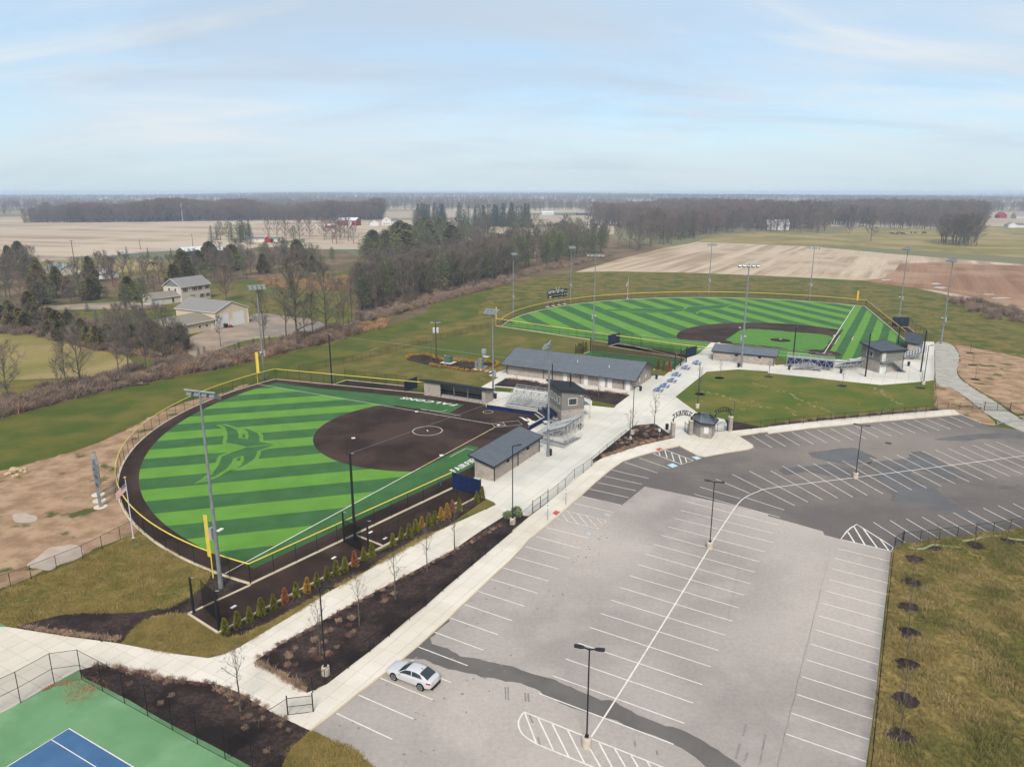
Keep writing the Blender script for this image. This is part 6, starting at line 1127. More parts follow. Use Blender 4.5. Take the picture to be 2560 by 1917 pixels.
# flags
mat('flag_red', s_(178,40,56), rough=0.8); mat('flag_white', s_(230,228,226), rough=0.8); mat('flag_blue', s_(48,56,110), rough=0.8); mat('gold', s_(226,176,90), rough=0.35, metal=0.5); mat('white_pole', s_(206,210,214), rough=0.4)
def flagpole(label, q, droop, rz, fw=1.6, fh=1.0):
    x, y, h = q; root = thing('flagpole', label, 'flagpole', (x,y,0), rz); MB().tube((0,0,0), (0,0,h), 0.085, 0.045, 12).build('pole', M['white_pole'], root); MB().lathe((0,0,0), [(0.62,0),(0.62,0.06),(0.2,0.08),(0.2,0.2),(0.1,0.24)], 18).build('collar', M['concrete'], root)
    MB().lathe((0,0,h), [(0.02,0),(0.15,0.06),(0.19,0.14),(0.15,0.22),(0.02,0.28)], 12).build('finial', M['gold'], root, smooth=True)
    n, m_ = 12, 13; mb = MB(); v = []
    for j in range(m_+1):
        for i in range(n+1): u = i/n; t = j/m_; v.append((0.06+u*fw*math.cos(droop), 0.10*math.sin(u*7+t*2)*u, h-0.55-t*fh-u*fw*math.sin(droop)))
    f = []; mi = []
    for j in range(m_):
        for i in range(n): a = j*(n+1)+i; f.append((a,a+1,a+n+2,a+n+1)); mi.append(2 if (i < 5 and j < 7) else (0 if j % 2 == 0 else 1))
    mb.v = v; mb.f = f; mb.m = mi; fl_ = mb.build('flag', [M['flag_red'],M['flag_white'],M['flag_blue']], root)
    st = MB()
    for j in range(4):
        for i in range(4): p_ = Vector(v[(1+2*j if j < 3 else 6)*(n+1)+i+1]); st.box((p_.x,p_.y-0.012,p_.z), (0.05,0.012,0.05)); st.box((p_.x,p_.y+0.012,p_.z), (0.05,0.012,0.05))
    st.build('stars', M['flag_white'], fl_)
flagpole('flagpole with star-spangled flag beside the softball outfield fence', (-46.19,82.07,7.9), 0.75, 3.6); flagpole('distant flagpole with a limp flag beyond the baseball outfield', (45.89,290.88,8.07), 1.25, 2.6, 2.2, 1.3)
# trash cans
def trash_can():
    root = thing('trash_can', '', 'trash can', (0,0,0), 0, 'black plaza trash cans'); MB().lathe((0,0,0.1), [(0.24,0),(0.30,0.72)], 16).build('can', M['trash_black'], root)
    mb = MB(); mb.lathe((0,0,0.82), [(0.31,0),(0.31,0.1),(0.29,0.25),(0.2,0.36),(0.02,0.40)], 16); mb.build('dome_lid', M['trash_black'], root, smooth=True); mb = MB(); mb.box((0.28,0,0.98), (0.1,0.26,0.16)); mb.build('flap', M['black_metal'], root); return root
tc = trash_can()
for i, (q, lb) in enumerate([((12.09,124.72),'behind the right softball bleachers'), ((6.15,111.28),'at the foot of the plaza floodlight mast'), ((-3.39,144.74),'beside the far softball dugout'), ((32.63,160.98),'at the far corner of the concession building'), ((27.31,150.78),'at the near corner of the concession building'), ((54.57,172.5),'in front of the left baseball dugout'), ((65.87,169.94),'at the left end of the baseball bleachers'), ((76.64,166.38),'in the gap between the baseball bleachers'), ((96.27,173.87),'right of the baseball press box'), ((27.57,124.54),'beside the left entrance pillar')]):
    o = tc if i == 0 else dup(tc, q, R.uniform(0,6)); o.location = (q[0],q[1],0); o['label'] = 'black domed trash can '+lb
# picnic tables
def picnic():
    root = thing('picnic_table', '', 'picnic table', (0,0,0), 0, 'blue picnic tables')
    def grate(name, y0, y1, z): mb = MB(); mb.box((0,(y0+y1)/2,z), (1.85,y1-y0,0.05)); mb.build(name, M['picnic_blue'], root)
    grate('table_top', -0.38, 0.38, 0.76); grate('bench', -0.95, -0.68, 0.45); grate('bench', 0.68, 0.95, 0.45)
    for x in (-0.6,0.6):
        mb = MB()
        for s in (-1,1): mb.path([(x,s*0.3,0.74),(x,s*0.32,0.35),(x,s*0.42,0.06),(x,s*0.62,0.03),(x,s*0.8,0.10),(x,s*0.88,0.42)], 0.028, 6)
        mb.tube((x,-0.33,0.3), (x,0.33,0.3), 0.028, 0.028, 6); mb.build('leg_frame', M['galv'], root)
    return root
pt = picnic()
for i, (q, lb) in enumerate(zip([(31,150.23),(32.99,153.62),(35.52,158.11),(37.69,163.64),(41.37,170.41),(45.35,175.77)], ('nearest the camera of the six on the plaza', 'second from the near end of the plaza row', 'third from the near end of the plaza row', 'fourth from the near end of the plaza row', 'second from the far end, beside the batting cage', 'at the far end of the row by the blue screen'))):
    o = pt if i == 0 else dup(pt, q, 0); o.location = (q[0],q[1],0.1); o.rotation_euler = (0,0,math.radians(61+R.uniform(-5,5))); o['label'] = 'blue picnic table '+lb
# accessible parking signs
mat('sign_white', s_(236,238,240), rough=0.5); mat('sign_blue', s_(120,170,210), rough=0.5)
for q, lb in (((25.05,118.73,2.19),'in the triangular bed near the entrance pillar'), ((19.42,114.39,2.3),'at the left tip of the triangular bed'), ((7.27,91.97,2.56),'on the pavement above the red pad'), ((4.58,87.13,2.44),'on the pavement below the red pad')):
    root = thing('parking_sign', 'small accessible parking sign on a thin post '+lb, 'sign', (q[0],q[1],0), -0.3, 'accessible parking signs'); MB().box((0,0,q[2]/2), (0.06,0.05,q[2])).build('post', M['galv'], root); o = MB().box((0,-0.04,q[2]-0.28), (0.32,0.02,0.5)).build('panel', M['sign_white'], root); MB().box((0,-0.055,q[2]-0.26), (0.2,0.01,0.24)).build('blue_symbol_field', M['sign_blue'], o)
# electrical yard
q = (-18.92,179.74,9.85); root = thing('utility_pole', 'wooden utility pole with two grey transformers in the yellow shrub bed', 'utility pole', (q[0],q[1],0)); h = q[2]
MB().tube((0,0,0), (0,0,h), 0.19, 0.13, 10).build('pole', M['wood_pole'], root); MB().bar((-1.3,0,h-0.25), (1.3,0,h-0.1), 0.12, 0.16).build('crossarm', M['galv_light'], root)
for s in (-1,1): MB().lathe((s*0.45,0,h-2.7), [(0.28,0),(0.32,0.1),(0.32,1.2),(0.2,1.35)], 12).build('transformer', M['lamp_lens'], root); MB().box((s*0.9,0,h+0.02), (0.7,0.3,0.14)).build('fixture', M['lamp_grey'], root)
mat('box_green', s_(88,112,100), rough=0.6)
def cabinet(name, label, q, parts, pad): 
    root = thing(name, label, 'electrical box', (*q,0), math.radians(-29)); MB().box((0,0,0.06), (*pad,0.14)).build('pad', M['concrete'], root)
    for n_, c, d, m in parts: MB().box(c, d).build(n_, M[m], root)
cabinet('transformer_cabinet', 'green transformer box on a concrete pad among yellow shrubs', (-15.76,177.8), [('cabinet',(0,0,0.85),(1.7,1.5,1.4),'box_green'), ('lid',(0,-0.3,1.6),(1.8,1.1,0.1),'box_green'), ('marker',(-1.1,0.3,0.9),(0.25,0.25,1.6),'white_trim')], (3.2,2.8))
cabinet('switch_cabinet', 'tall grey electrical cabinets on a pad near the floodlight mast', (-7.27,170.42), [('cabinet',(-0.3,0.2,1.35),(1.0,0.8,2.5),'galv'), ('cabinet',(-1.3,0,1.0),(0.7,0.7,1.8),'galv'), ('drum',(1.1,0,0.55),(0.8,0.8,0.9),'galv')], (4.0,2.6))
cabinet('meter_cabinet', 'small pale box on a stand with a round concrete disc', (-6.64,184.42), [('cabinet',(-0.6,0,1.4),(1.1,0.6,1.2),'galv_light'), ('stand',(-0.6,0,0.4),(0.9,0.2,0.8),'galv_light')], (1.4,1.0))
# bullpens: floor, kerbs, plates
def bullpen(floor, kerbs, m='infield', z=0.055):
    struct(MB().prism(floor, 0, z).build('bullpen_floor', M[m]))
    mb = MB()
    for a, b in zip(kerbs, kerbs[1:]): mb.bar((*a,0.07), (*b,0.07), 0.24, 0.15)
    struct(mb.build('bullpen_kerb', M['kerb']))
bullpen([(-32.5,65.56),(-28.17,71.13)] + [(-8.47,97.62),(-4.39,95.25)] + [(-15.42,80.06)] + [(-28.21,62.26)], [(-5.09,94.42),(-15.42,80.02)] + [(-28.2,62.23),(-32.48,65.52),(-28.16,71.07)])
struct(MB().bar((*(-19.09,82.86),0.08), (*(-15.39,80.12),0.08), 0.22, 0.14).build('bullpen_kerb', M['kerb']))
bullpen([(-39.27,156.04),(-37.25,160.15),(-23.51,154.9),(-22.82,150.07)], [(-39.27,156.04),(-37.25,160.15),(-23.51,154.9)]); bullpen([(27.14,198.38),(30.25,202.07),(33.18,200.06),(37.9,194.99),(36.63,188.1)], [(27.11,198.18),(30.25,202.07)] + [(43.94,182.47)]); bullpen([(26.54,198.07),(30.26,201.7),(33.5,198.07),(37.84,194.43),(45.24,186.18),(43.64,182.59)], [(43.64,182.59),(26.51,197.8)])
bullpen([(18.74,187.65),(20.8,190.92),(43.11,179.69),(37.56,168.94),(33.66,170.47)], [(18.74,187.65),(20.8,190.92),(43.11,179.69)], 'turf_dark', 0.12); struct(MB().bar((*(33.74,170.26),0.08), (*(37.56,168.94),0.08), 0.25, 0.16).build('bullpen_kerb', M['kerb']))
bullpen([(119.98,224.83),(121.94,227.35),(123.79,226.97),(121.48,218.76),(118.64,218.76)], [(121.94,227.35),(123.79,226.97),(121.48,218.76)], 'infield', 0.07)
for a, b in (((35.43,172.42), (38.56,176.94)), ((37.65,176.41), (39.38,175.88)), ((38.65,178.38), (40.15,178.38))): struct(MB().strip([a,b], 0.12, 0.126).build('cage_line', M['paint_white']))
BFN = [(-15.53,80.23),(-13.86,82.32),(-12.26,84.44),(-10.6,86.73),(-9.1,89.02),(-7.36,91.45),(-5.85,93.16),(-4.4,95.44)]; fence('bullpen_fence', 'black chain-link fence of the near bullpen behind the arborvitae row', BFN, 2.4, posts=BFN, rails=(1.0,0.5))
BFF = [(-37.69,160.51),(-35.36,159.67),(-32.79,158.72),(-30.25,157.78),(-27.72,156.73),(-25.24,155.81),(-22.9,154.67)]; fence('bullpen_fence', 'black chain-link fence behind the far softball bullpen', BFF, 2.3, posts=BFF)
BFB = [(123.77,226.71),(122.5,222.36),(121.38,218.17),(120.22,213.56),(119.18,209.67),(117.9,205.39)]; fence('bullpen_fence', 'tall black fence of the right baseball bullpen', BFB, 2.8, posts=BFB)
BFL = [(30.19,202.38),(33.2,200.86),(35.38,198.87)] + [(34.31,191.23),(36.37,189.87),(38.5,188.08),(40.51,185.88),(41.54,185.02)]; fence('bullpen_fence', 'tall black fence of the left baseball bullpen facing the batting cage', BFL, 2.6, posts=BFL)
for q, lb in (((-28.4,66.81),'near end of the near bullpen'), ((-20.61,77.2),'middle of the near bullpen'), ((-17.59,83.77),'bullpen lane behind the cage post'), ((-15.5,82.11),'second bullpen lane beside the arborvitae'), ((-7.62,92.63),'blue-wall end of the near bullpen')):
    o = MB().box((0,0,0.03), (0.62,0.3,0.05)).build('bullpen_plate', M['base_white'], loc=(q[0],q[1],0.06)); o.rotation_euler = (0,0,1.06); tag(o, 'white plate lying in the '+lb, 'base')
# small things
q = (91.66,137.94,1.08); root = thing('marker_post', 'orange and white marker post beside the gravel path gate', 'bollard', (q[0],q[1],0)); mat('orange', s_(226,108,60), rough=0.6)
for i in range(4): MB().lathe((0,0,0.1+i*0.3), [(0.13-i*0.01,0),(0.12-i*0.01,0.3)], 10).build('band', M['orange' if i % 2 == 0 else 'white_trim'], root)
MB().lathe((0,0,0), [(0.3,0),(0.3,0.08)], 10).build('foot', M['trash_black'], root)
a, b = (88.15,127.35), (94.64,129.75); root = thing('pipe_gate', 'pale steel pipe gate across the lower gravel path', 'gate', (*a,0), ang(a,b)); l = math.dist(a,b)
for z in (0.35,1.0): MB().tube((0,0,z), (l,0,z), 0.05, 0.05, 8).build('pipe', M['galv_light'], root)
for x in (0,l*0.5,l): MB().tube((x,0,0), (x,0,1.1), 0.06, 0.06, 8).build('post', M['galv_light'], root)
MB().tube((0,0,0.1), (l*0.5,0,1.0), 0.04, 0.04, 8).build('brace', M['galv_light'], root)
mat('sock', s_(150,156,118), s_(134,140,104), 2, rough=0.9)
for pts, lb in (([(47.08,79.61),(47.67,79.24),(48.68,79.31),(49.76,79.99),(50.47,80.3),(51.54,79.99),(53.16,79.42)],'nearer the meadow corner'), ([(54.41,81.23),(56.16,81.74),(57.75,82.26),(60.01,82.66)],'beside the second mulch ring'), ([(60.41,82.14),(61.06,81.74),(62.16,81.54)],'at the right edge')):
    o = thing('erosion_sock', 'pale green erosion sock lying on the dry grass '+lb, 'erosion sock', (*pts[0],0)); p3 = smooth(pts, 4, False); MB().path([(x-pts[0][0],y-pts[0][1],0.12) for x, y in p3], 0.16, 8).build('tube', M['sock'], o, smooth=True)
q = (-45.31,80.64); o = MB().prism([(-0.45,-0.35),(0.5,-0.3),(0.4,0.35),(-0.4,0.3)], 0, 0.06).build('valve_cover', M['court_green'], loc=(q[0],q[1],0.02)); tag(o, 'flat green utility cover on the lawn below the flagpole', 'cover')
q = (63.41,117.36); o = MB().lathe((0,0,0), [(0.55,0),(0.5,0.01)], 16).build('manhole_cover', M['wood_pole'], loc=(q[0],q[1],0.038)); tag(o, 'round manhole cover in the far parking aisle', 'manhole')
mat('rock', s_(206,186,150), s_(180,160,130), 2, rough=0.9, bump=0.05, bscale=3)
def rock_mesh(seed):
    r = random.Random(seed); mb = MB(); n, m_ = 8, 5; v = [(0,0,-0.5)]
    for j in range(1, m_):
        for i in range(n): t = PI*j/m_; a = 2*PI*i/n; k = 1+r.uniform(-0.18,0.18); v.append((math.sin(t)*math.cos(a)*k, math.sin(t)*math.sin(a)*k, -math.cos(t)*k*0.7))
    v.append((0,0,0.7)); f = [(0,1+(i+1)%n,1+i) for i in range(n)]
    for j in range(m_-2):
        for i in range(n): a = 1+j*n; f.append((a+i,a+(i+1)%n,a+n+(i+1)%n,a+n+i))
    a = 1+(m_-2)*n; f += [(a+i,a+(i+1)%n,len(v)-1) for i in range(n)]; mb.v = v; mb.f = f; mb.m = [0]*len(f); me = bpy.data.meshes.new('boulder'); me.from_pydata(v,[],f); me.materials.append(M['rock']); return me
RK = [rock_mesh(i) for i in range(3)]
for i, (q, s, lb) in enumerate([((-75.35,104.41),0.75,'largest tan boulder in the middle of the pile'), ((-75.46,103.22),0.5,'tan boulder at the left of the pile'), ((-74.62,104.68),0.45,'tan boulder just right of the largest one'), ((-75.76,103.06),0.35,'small boulder at the far left of the pile'), ((-73.89,102.79),0.38,'small boulder in front of the largest one'), ((-74.51,105.23),0.4,'tan boulder at the upper right of the pile'), ((-73.56,104.13),0.3,'small boulder at the right end of the pile'), ((-74.21,102.37),0.3,'small boulder at the front of the pile'), ((-75.51,103.86),0.3,'small boulder tucked beside the largest one')]):
    o = link('boulder', RK[i % 3], None, (q[0],q[1],s*0.3), i*1.3); o.scale = (s,s*0.9,s); tag(o, lb, 'boulder', 'boulder pile on the bare ground')
# ---------------------------------------------------------------- the parked car
mat('car_paint', s_(224,226,232), rough=0.25, metal=0.25, spec=0.5); mat('car_glass', (0.02,0.026,0.028), rough=0.06, spec=0.7); mat('tyre', (0.012,0.012,0.013), rough=0.8); mat('rim', s_(196,198,202), rough=0.3, metal=0.6); mat('tail_red', s_(190,30,44), rough=0.25); mat('plastic_black', (0.01,0.01,0.011), rough=0.6); mat('head_clear', s_(190,200,206), rough=0.15)
def car(label, a, b):
    d = ang(b, a); mid = lerp(a, b, 0.5); c = (mid[0]+math.sin(d)*0.80, mid[1]-math.cos(d)*0.80)
    root = thing('parked_car', label, 'car', (c[0],c[1],0.034), d)
    # stations: x, half width at sill, belt half width, sill z, belt z, top z (bonnet/boot centre)
    ST = [(2.44,0.30,0.34,0.42,0.56,0.60),(2.36,0.66,0.66,0.24,0.62,0.68),(2.18,0.82,0.80,0.20,0.68,0.76),(1.80,0.90,0.87,0.19,0.76,0.86),(1.42,0.91,0.90,0.19,0.82,0.92),(0.95,0.91,0.91,0.19,0.88,0.99),(0.3,0.915,0.91,0.19,0.92,0.98),(-0.5,0.915,0.91,0.19,0.95,0.99),(-1.3,0.91,0.90,0.19,0.97,1.02),(-1.75,0.90,0.87,0.20,0.98,1.06),(-2.15,0.86,0.82,0.24,0.97,1.06),(-2.36,0.74,0.74,0.28,0.92,1.02),(-2.45,0.50,0.52,0.40,0.80,0.88)]
    v = []; f = []; n = 13
    for x, ws, wb, zs, zb, zt in ST:
        prof = [(0.0,zs),(ws*0.86,zs),(ws,zs+0.10),(ws*1.01,(zs+zb)/2),(wb,zb-0.03),(wb*0.90,zb+(zt-zb)*0.45),(wb*0.5,zt-0.01)]
        for y, z in prof: v.append((x,y,z))
        v.append((x,0,zt))
        for y, z in prof[:0:-1]: v.append((x,-y,z))
    m_ = 14
    for k in range(len(ST)-1):
        for i in range(m_): a0 = k*m_; f.append((a0+i, a0+m_+i, a0+m_+(i+1)%m_, a0+(i+1)%m_))
    f.append(tuple(range(m_))); f.append(tuple(range(len(v)-1, len(v)-m_-1, -1)))
    # wheel arches: drop side faces near the axles by material
    mb = MB(); mb.v = v; mb.f = f; mb.m = [0]*len(f); body = mb.build('body', M['car_paint'], root, smooth=True)
    sb = body.modifiers.new('sub', 'SUBSURF'); sb.levels = 2; sb.render_levels = 2
    # cabin: sections from windscreen base to rear screen base
    CB = [(1.02,0.80,0.80,0.90,0.93),(0.62,0.78,0.70,0.93,1.16),(0.20,0.78,0.62,0.94,1.37),(-0.25,0.78,0.60,0.95,1.45),(-0.80,0.78,0.595,0.96,1.46),(-1.20,0.77,0.585,0.97,1.41),(-1.60,0.74,0.60,0.98,1.26),(-2.0,0.70,0.64,0.98,1.06)]
    v = []; f = []
    for x, wb, wt, zb, zt in CB:
        for y, z in ((-wb,zb),(-(wb*0.45+wt*0.55),zb+(zt-zb)*0.55),(-wt,zt-0.035),(-wt*0.55,zt+0.005),(0,zt+0.015),(wt*0.55,zt+0.005),(wt,zt-0.035),(wb*0.45+wt*0.55,zb+(zt-zb)*0.55),(wb,zb)): v.append((x,y,z))
    for k in range(len(CB)-1):
        for i in range(8): a0 = k*9; f.append((a0+i, a0+i+1, a0+i+10, a0+i+9))
    mb = MB(); mb.v = v; mb.f = f; mb.m = [0]*len(f); cab = mb.build('cabin', M['car_paint'], root, smooth=True)
    def patch(name, pts, m, off=0.012):
        q = [Vector(p_) for p_ in pts]; nrm = (q[1]-q[0]).cross(q[-1]-q[0]).normalized(); 
        if nrm.dot(sum(q, Vector())/len(q)-Vector((-0.4,0,0.9))) < 0: nrm = -nrm
        return MB().add([p_+nrm*off for p_ in q], [tuple(range(len(q)))]).build(name, M[m], root)
    def S(k, i): return Vector(v[k*9+i])
    # windscreen and rear screen follow the cabin grid
    def grid(name, ks, is_, off, m, shrink=0.04):
        vv = []; ff = []; w = len(is_)
        for k in ks:
            for i in is_:
                p_ = S(k,i); nn = Vector((p_.x+0.45, p_.y, p_.z-0.75)).normalized(); vv.append(p_+nn*off)
        for a_ in range(len(ks)-1):
            for b_ in range(w-1): o_ = a_*w+b_; ff.append((o_,o_+1,o_+w+1,o_+w))
        mb = MB(); mb.v = vv; mb.f = ff; mb.m = [0]*len(ff); return mb.build(name, M[m], root, smooth=True)
    grid('windscreen', (0,1,2), (2,3,4,5,6), 0.014, 'car_glass'); grid('rear_window', (5,6,7), (2,3,4,5,6), 0.014, 'car_glass')
    for s in (-1,1):
        I = (0,1,2) if s < 0 else (8,7,6)
        def W(k, t): a_, b_ = S(k,I[0]), S(k,I[2]); p_ = a_.lerp(b_, t); p_.y += s*0.03; return p_
        mid_ = lambda A, B, t: A.lerp(B, t)
        patch('side_window', [mid_(W(0,0.15),W(1,0.15),0.3), W(2,0.16), mid_(W(3,0.16),W(4,0.16),0.25), mid_(W(3,0.90),W(4,0.90),0.2), W(2,0.88), mid_(W(1,0.85),W(2,0.85),0.3)], 'car_glass', 0.02)
        patch('side_window', [mid_(W(3,0.16),W(4,0.16),0.42), W(5,0.18), mid_(W(6,0.2),W(5,0.2),0.15), mid_(W(5,0.84),W(6,0.84),0.15), W(4,0.90), mid_(W(3,0.90),W(4,0.90),0.40)], 'car_glass', 0.02)
        MB().box((0.72,s*0.99,0.98), (0.16,0.2,0.13)).build('mirror', M['car_paint'], root); MB().box((2.18,s*0.66,0.66), (0.30,0.26,0.10)).build('headlight', M['head_clear'], root)
        MB().add([(-2.40,s*0.40,0.88),(-2.31,s*0.76,0.90),(-2.02,s*0.875,0.92),(-2.02,s*0.885,0.80),(-2.33,s*0.79,0.74),(-2.44,s*0.42,0.76)], [(0,1,2,3,4,5) if s < 0 else (5,4,3,2,1,0)]).build('tail_light', M['tail_red'], root)
        for x in (0.42,-0.62): MB().box((x,s*0.925,0.80), (0.2,0.03,0.04)).build('door_handle', M['car_paint'], root)
        for x in (1.40,-1.43):
            w = MB(); y0, y1 = s*0.70, s*0.935; w.tube((x,y0,0.335), (x,y1,0.335), 0.335, 0.335, 24); wo = w.build('wheel', M['tyre'], root)
            MB().tube((x,y0-s*0.02,0.345), (x,s*0.915,0.345), 0.40, 0.40, 24).build('wheel_arch', M['plastic_black'], root)
            rm = MB(); rm.tube((x,y1-s*0.01,0.335), (x,y1+s*0.006,0.335), 0.235, 0.235, 20); rm.build('hub_disc', M['plastic_black'], wo); sp_ = MB()
            for k in range(5):
                t = 2*PI*k/5; sp_.bar((x,y1+s*0.012,0.335), (x+0.22*math.cos(t),y1+s*0.012,0.335+0.22*math.sin(t)), 0.09, 0.02)
            for k in range(16): t0, t1 = 2*PI*k/16, 2*PI*(k+1)/16; sp_.bar((x+0.225*math.cos(t0),y1+s*0.01,0.335+0.225*math.sin(t0)), (x+0.225*math.cos(t1),y1+s*0.01,0.335+0.225*math.sin(t1)), 0.03, 0.04)
            sp_.build('rim', M['rim'], wo)
    MB().box((-1.05,0,1.47), (0.16,0.04,0.07), top=0.5).build('roof_antenna', M['plastic_black'], root); MB().box((-2.43,0,0.70), (0.05,0.5,0.16)).build('number_plate', M['white_trim'], root); MB().box((-2.40,0,0.33), (0.14,1.3,0.16)).build('lower_bumper', M['plastic_black'], root); MB().box((2.40,0,0.42), (0.1,1.0,0.18)).build('grille', M['plastic_black'], root)
    MB().box((0,0,0.24), (3.9,1.55,0.12)).build('underbody', M['plastic_black'], root)
    return root
car('silver four-door car parked nose-in against the pavement', (-10.23,55.32), (-7.76,53.95))
# ---------------------------------------------------------------- skinned figures
def skin_figure(name, verts, edges, radii, m, parent=None, root_i=0, sub=2):
    me = bpy.data.meshes.new(name); me.from_pydata(verts, edges, []); me.materials.append(m); o = link(name, me, parent)
    o.modifiers.new('skin', 'SKIN'); me = o.data
    for i, sv in enumerate(me.skin_vertices[0].data): sv.radius = (radii[i][0], radii[i][1]) if isinstance(radii[i], tuple) else (radii[i], radii[i]); sv.use_root = (i == root_i)
    s = o.modifiers.new('sub', 'SUBSURF'); s.levels = 1; s.render_levels = sub
    return o
def ramp_mat(name, stops, axis=2):
    m = bpy.data.materials.new(name); m.use_nodes = True; nt = m.node_tree; N = nt.nodes; L = nt.links; b = N['Principled BSDF']; b.inputs['Roughness'].default_value = 0.85
    tc = N.new('ShaderNodeTexCoord'); sp = N.new('ShaderNodeSeparateXYZ'); L.new(tc.outputs['Object'], sp.inputs[0]); mr = N.new('ShaderNodeMath'); mr.operation = 'DIVIDE'; L.new(sp.outputs[axis], mr.inputs[0]); mr.inputs[1].default_value = 2.0
    r = N.new('ShaderNodeValToRGB'); r.color_ramp.interpolation = 'CONSTANT'; L.new(mr.outputs[0], r.inputs[0]); e = r.color_ramp.elements
    e[0].position = 0; e[0].color = stops[0][1]+(1,); e[1].position = stops[1][0]/2; e[1].color = stops[1][1]+(1,)
    for z, c in stops[2:]: q = e.new(z/2); q.color = c+(1,)
    L.new(r.outputs[0], b.inputs['Base Color']); M[name] = m; return m
def person():
    q = (-10.22,98.59); root = thing('person', 'person in brown jacket and blue jeans standing behind the sideline fence', 'person', (q[0],q[1],0.11), 2.2)
    ramp_mat('clothes', [(0,s_(60,52,48)),(0.09,s_(70,96,140)),(0.95,s_(116,98,84)),(1.47,s_(206,166,144))])
    V = [(0,0,0.95),(0,0.01,1.12),(0,0.0,1.36),(0,0,1.48),(0,0.02,1.56),(0,0.02,1.68)]; E_ = [(0,1),(1,2),(2,3),(3,4),(4,5)]; Rr = [(0.16,0.11),(0.15,0.10),(0.18,0.11),0.055,0.085,0.075]
    for s in (-1,1):
        b = len(V); V += [(s*0.10,0,0.86),(s*0.11,0.03,0.48),(s*0.11,0,0.09),(s*0.12,0.16,0.04)]; E_ += [(0,b),(b,b+1),(b+1,b+2),(b+2,b+3)]; Rr += [0.095,0.065,0.05,0.045]
        b = len(V); V += [(s*0.20,0,1.40),(s*0.25,-0.02,1.12),(s*0.22,0.16,0.98),(s*0.20,0.22,0.97)]; E_ += [(2,b),(b,b+1),(b+1,b+2),(b+2,b+3)]; Rr += [0.06,0.048,0.036,0.034]
        for k in range(4): V.append((s*(0.165+k*0.022),0.31-abs(k-1.5)*0.008,0.955-k*0.004)); E_.append((b+3,len(V)-1)); Rr.append(0.010)
        V.append((s*0.155,0.255,0.985)); E_.append((b+3,len(V)-1)); Rr.append(0.011)
    skin_figure('body', V, E_, Rr, M['clothes'], root)
    MB().lathe((0,0.015,1.66), [(0.10,-0.06),(0.105,0.02),(0.09,0.09),(0.03,0.125)], 14).build('cap', M['wood_pole'], root, smooth=True); MB().box((0,0.13,1.66), (0.14,0.12,0.02)).build('cap_peak', M['wood_pole'], root)
    MB().box((0,0.105,1.59), (0.025,0.03,0.05)).build('nose', M['clothes'], root)
person()
def quadruped(name, label, q, rz, s, col, group, grazing=True, horse=False):
    root = thing(name, label, name, (q[0],q[1],0.06), rz, group); m = M.get(col)
    hz = 1.25 if horse else 1.05
    V = [(0,0,hz),(0.55,0,hz+0.03),(0.85,0,hz+0.08),(-0.6,0,hz+0.02),(-0.85,0,hz-0.02)]; E_ = [(0,1),(1,2),(0,3),(3,4)]; Rr = [(0.27,0.30),(0.27,0.31),(0.2,0.24),(0.26,0.28),(0.14,0.15)]
    if grazing: hd = [(1.10,0,hz-0.15),(1.32,0,hz-0.62),(1.42,0,0.22),(1.55,0,0.08)]
    else: hd = [(1.08,0,hz+0.30),(1.25,0,hz+0.52),(1.48,0,hz+0.40),(1.62,0,hz+0.28)]
    b = len(V); V += hd; E_ += [(2,b),(b,b+1),(b+1,b+2),(b+2,b+3)]; Rr += [0.17,0.12,0.11,0.07]
    for y in (-0.16,0.16):
        b = len(V); V += [(0.68,y,0.72),(0.70,y,0.42),(0.68,y,0.05)]; E_ += [(1,b),(b,b+1),(b+1,b+2)]; Rr += [0.09,0.055,0.05]
        b = len(V); V += [(-0.62,y,0.78),(-0.80,y,0.45),(-0.72,y,0.05)]; E_ += [(3,b),(b,b+1),(b+1,b+2)]; Rr += [0.12,0.06,0.05]
    b = len(V); V += [(-1.0,0,hz-0.15),(-1.05,0,0.55)]; E_ += [(4,b),(b,b+1)]; Rr += [0.05,0.035]
    skin_figure('body', V, E_, Rr, m, root, sub=1); root.scale = (s,s,s)
    return root
mat('hide_dark', s_(52,42,40), rough=0.8); mat('hide_black', s_(36,34,36), rough=0.8)
for q, rz, lb in (((-207.45,425.85),0.2,'left of two dark horses grazing in the tan paddock'), ((-203.9,423.13),2.9,'right of two dark horses grazing in the tan paddock')): quadruped('horse', lb, q, rz, 1.35, 'hide_dark', 'horses in the paddock', True, True)
for i, q in enumerate([(375.81,741.72),(376.51,739.69),(379.5,737.67),(388.54,752.06),(387.9,745.83),(384.28,735.66),(400.76,752.06),(404.25,752.06),(411.31,747.89),(416.67,756.27)]): quadruped('cow', 'small dark cow grazing in the distant pasture', q, R.uniform(0,6.28), 1.5, 'hide_black', 'cows in the distant pasture', i % 3 != 0)
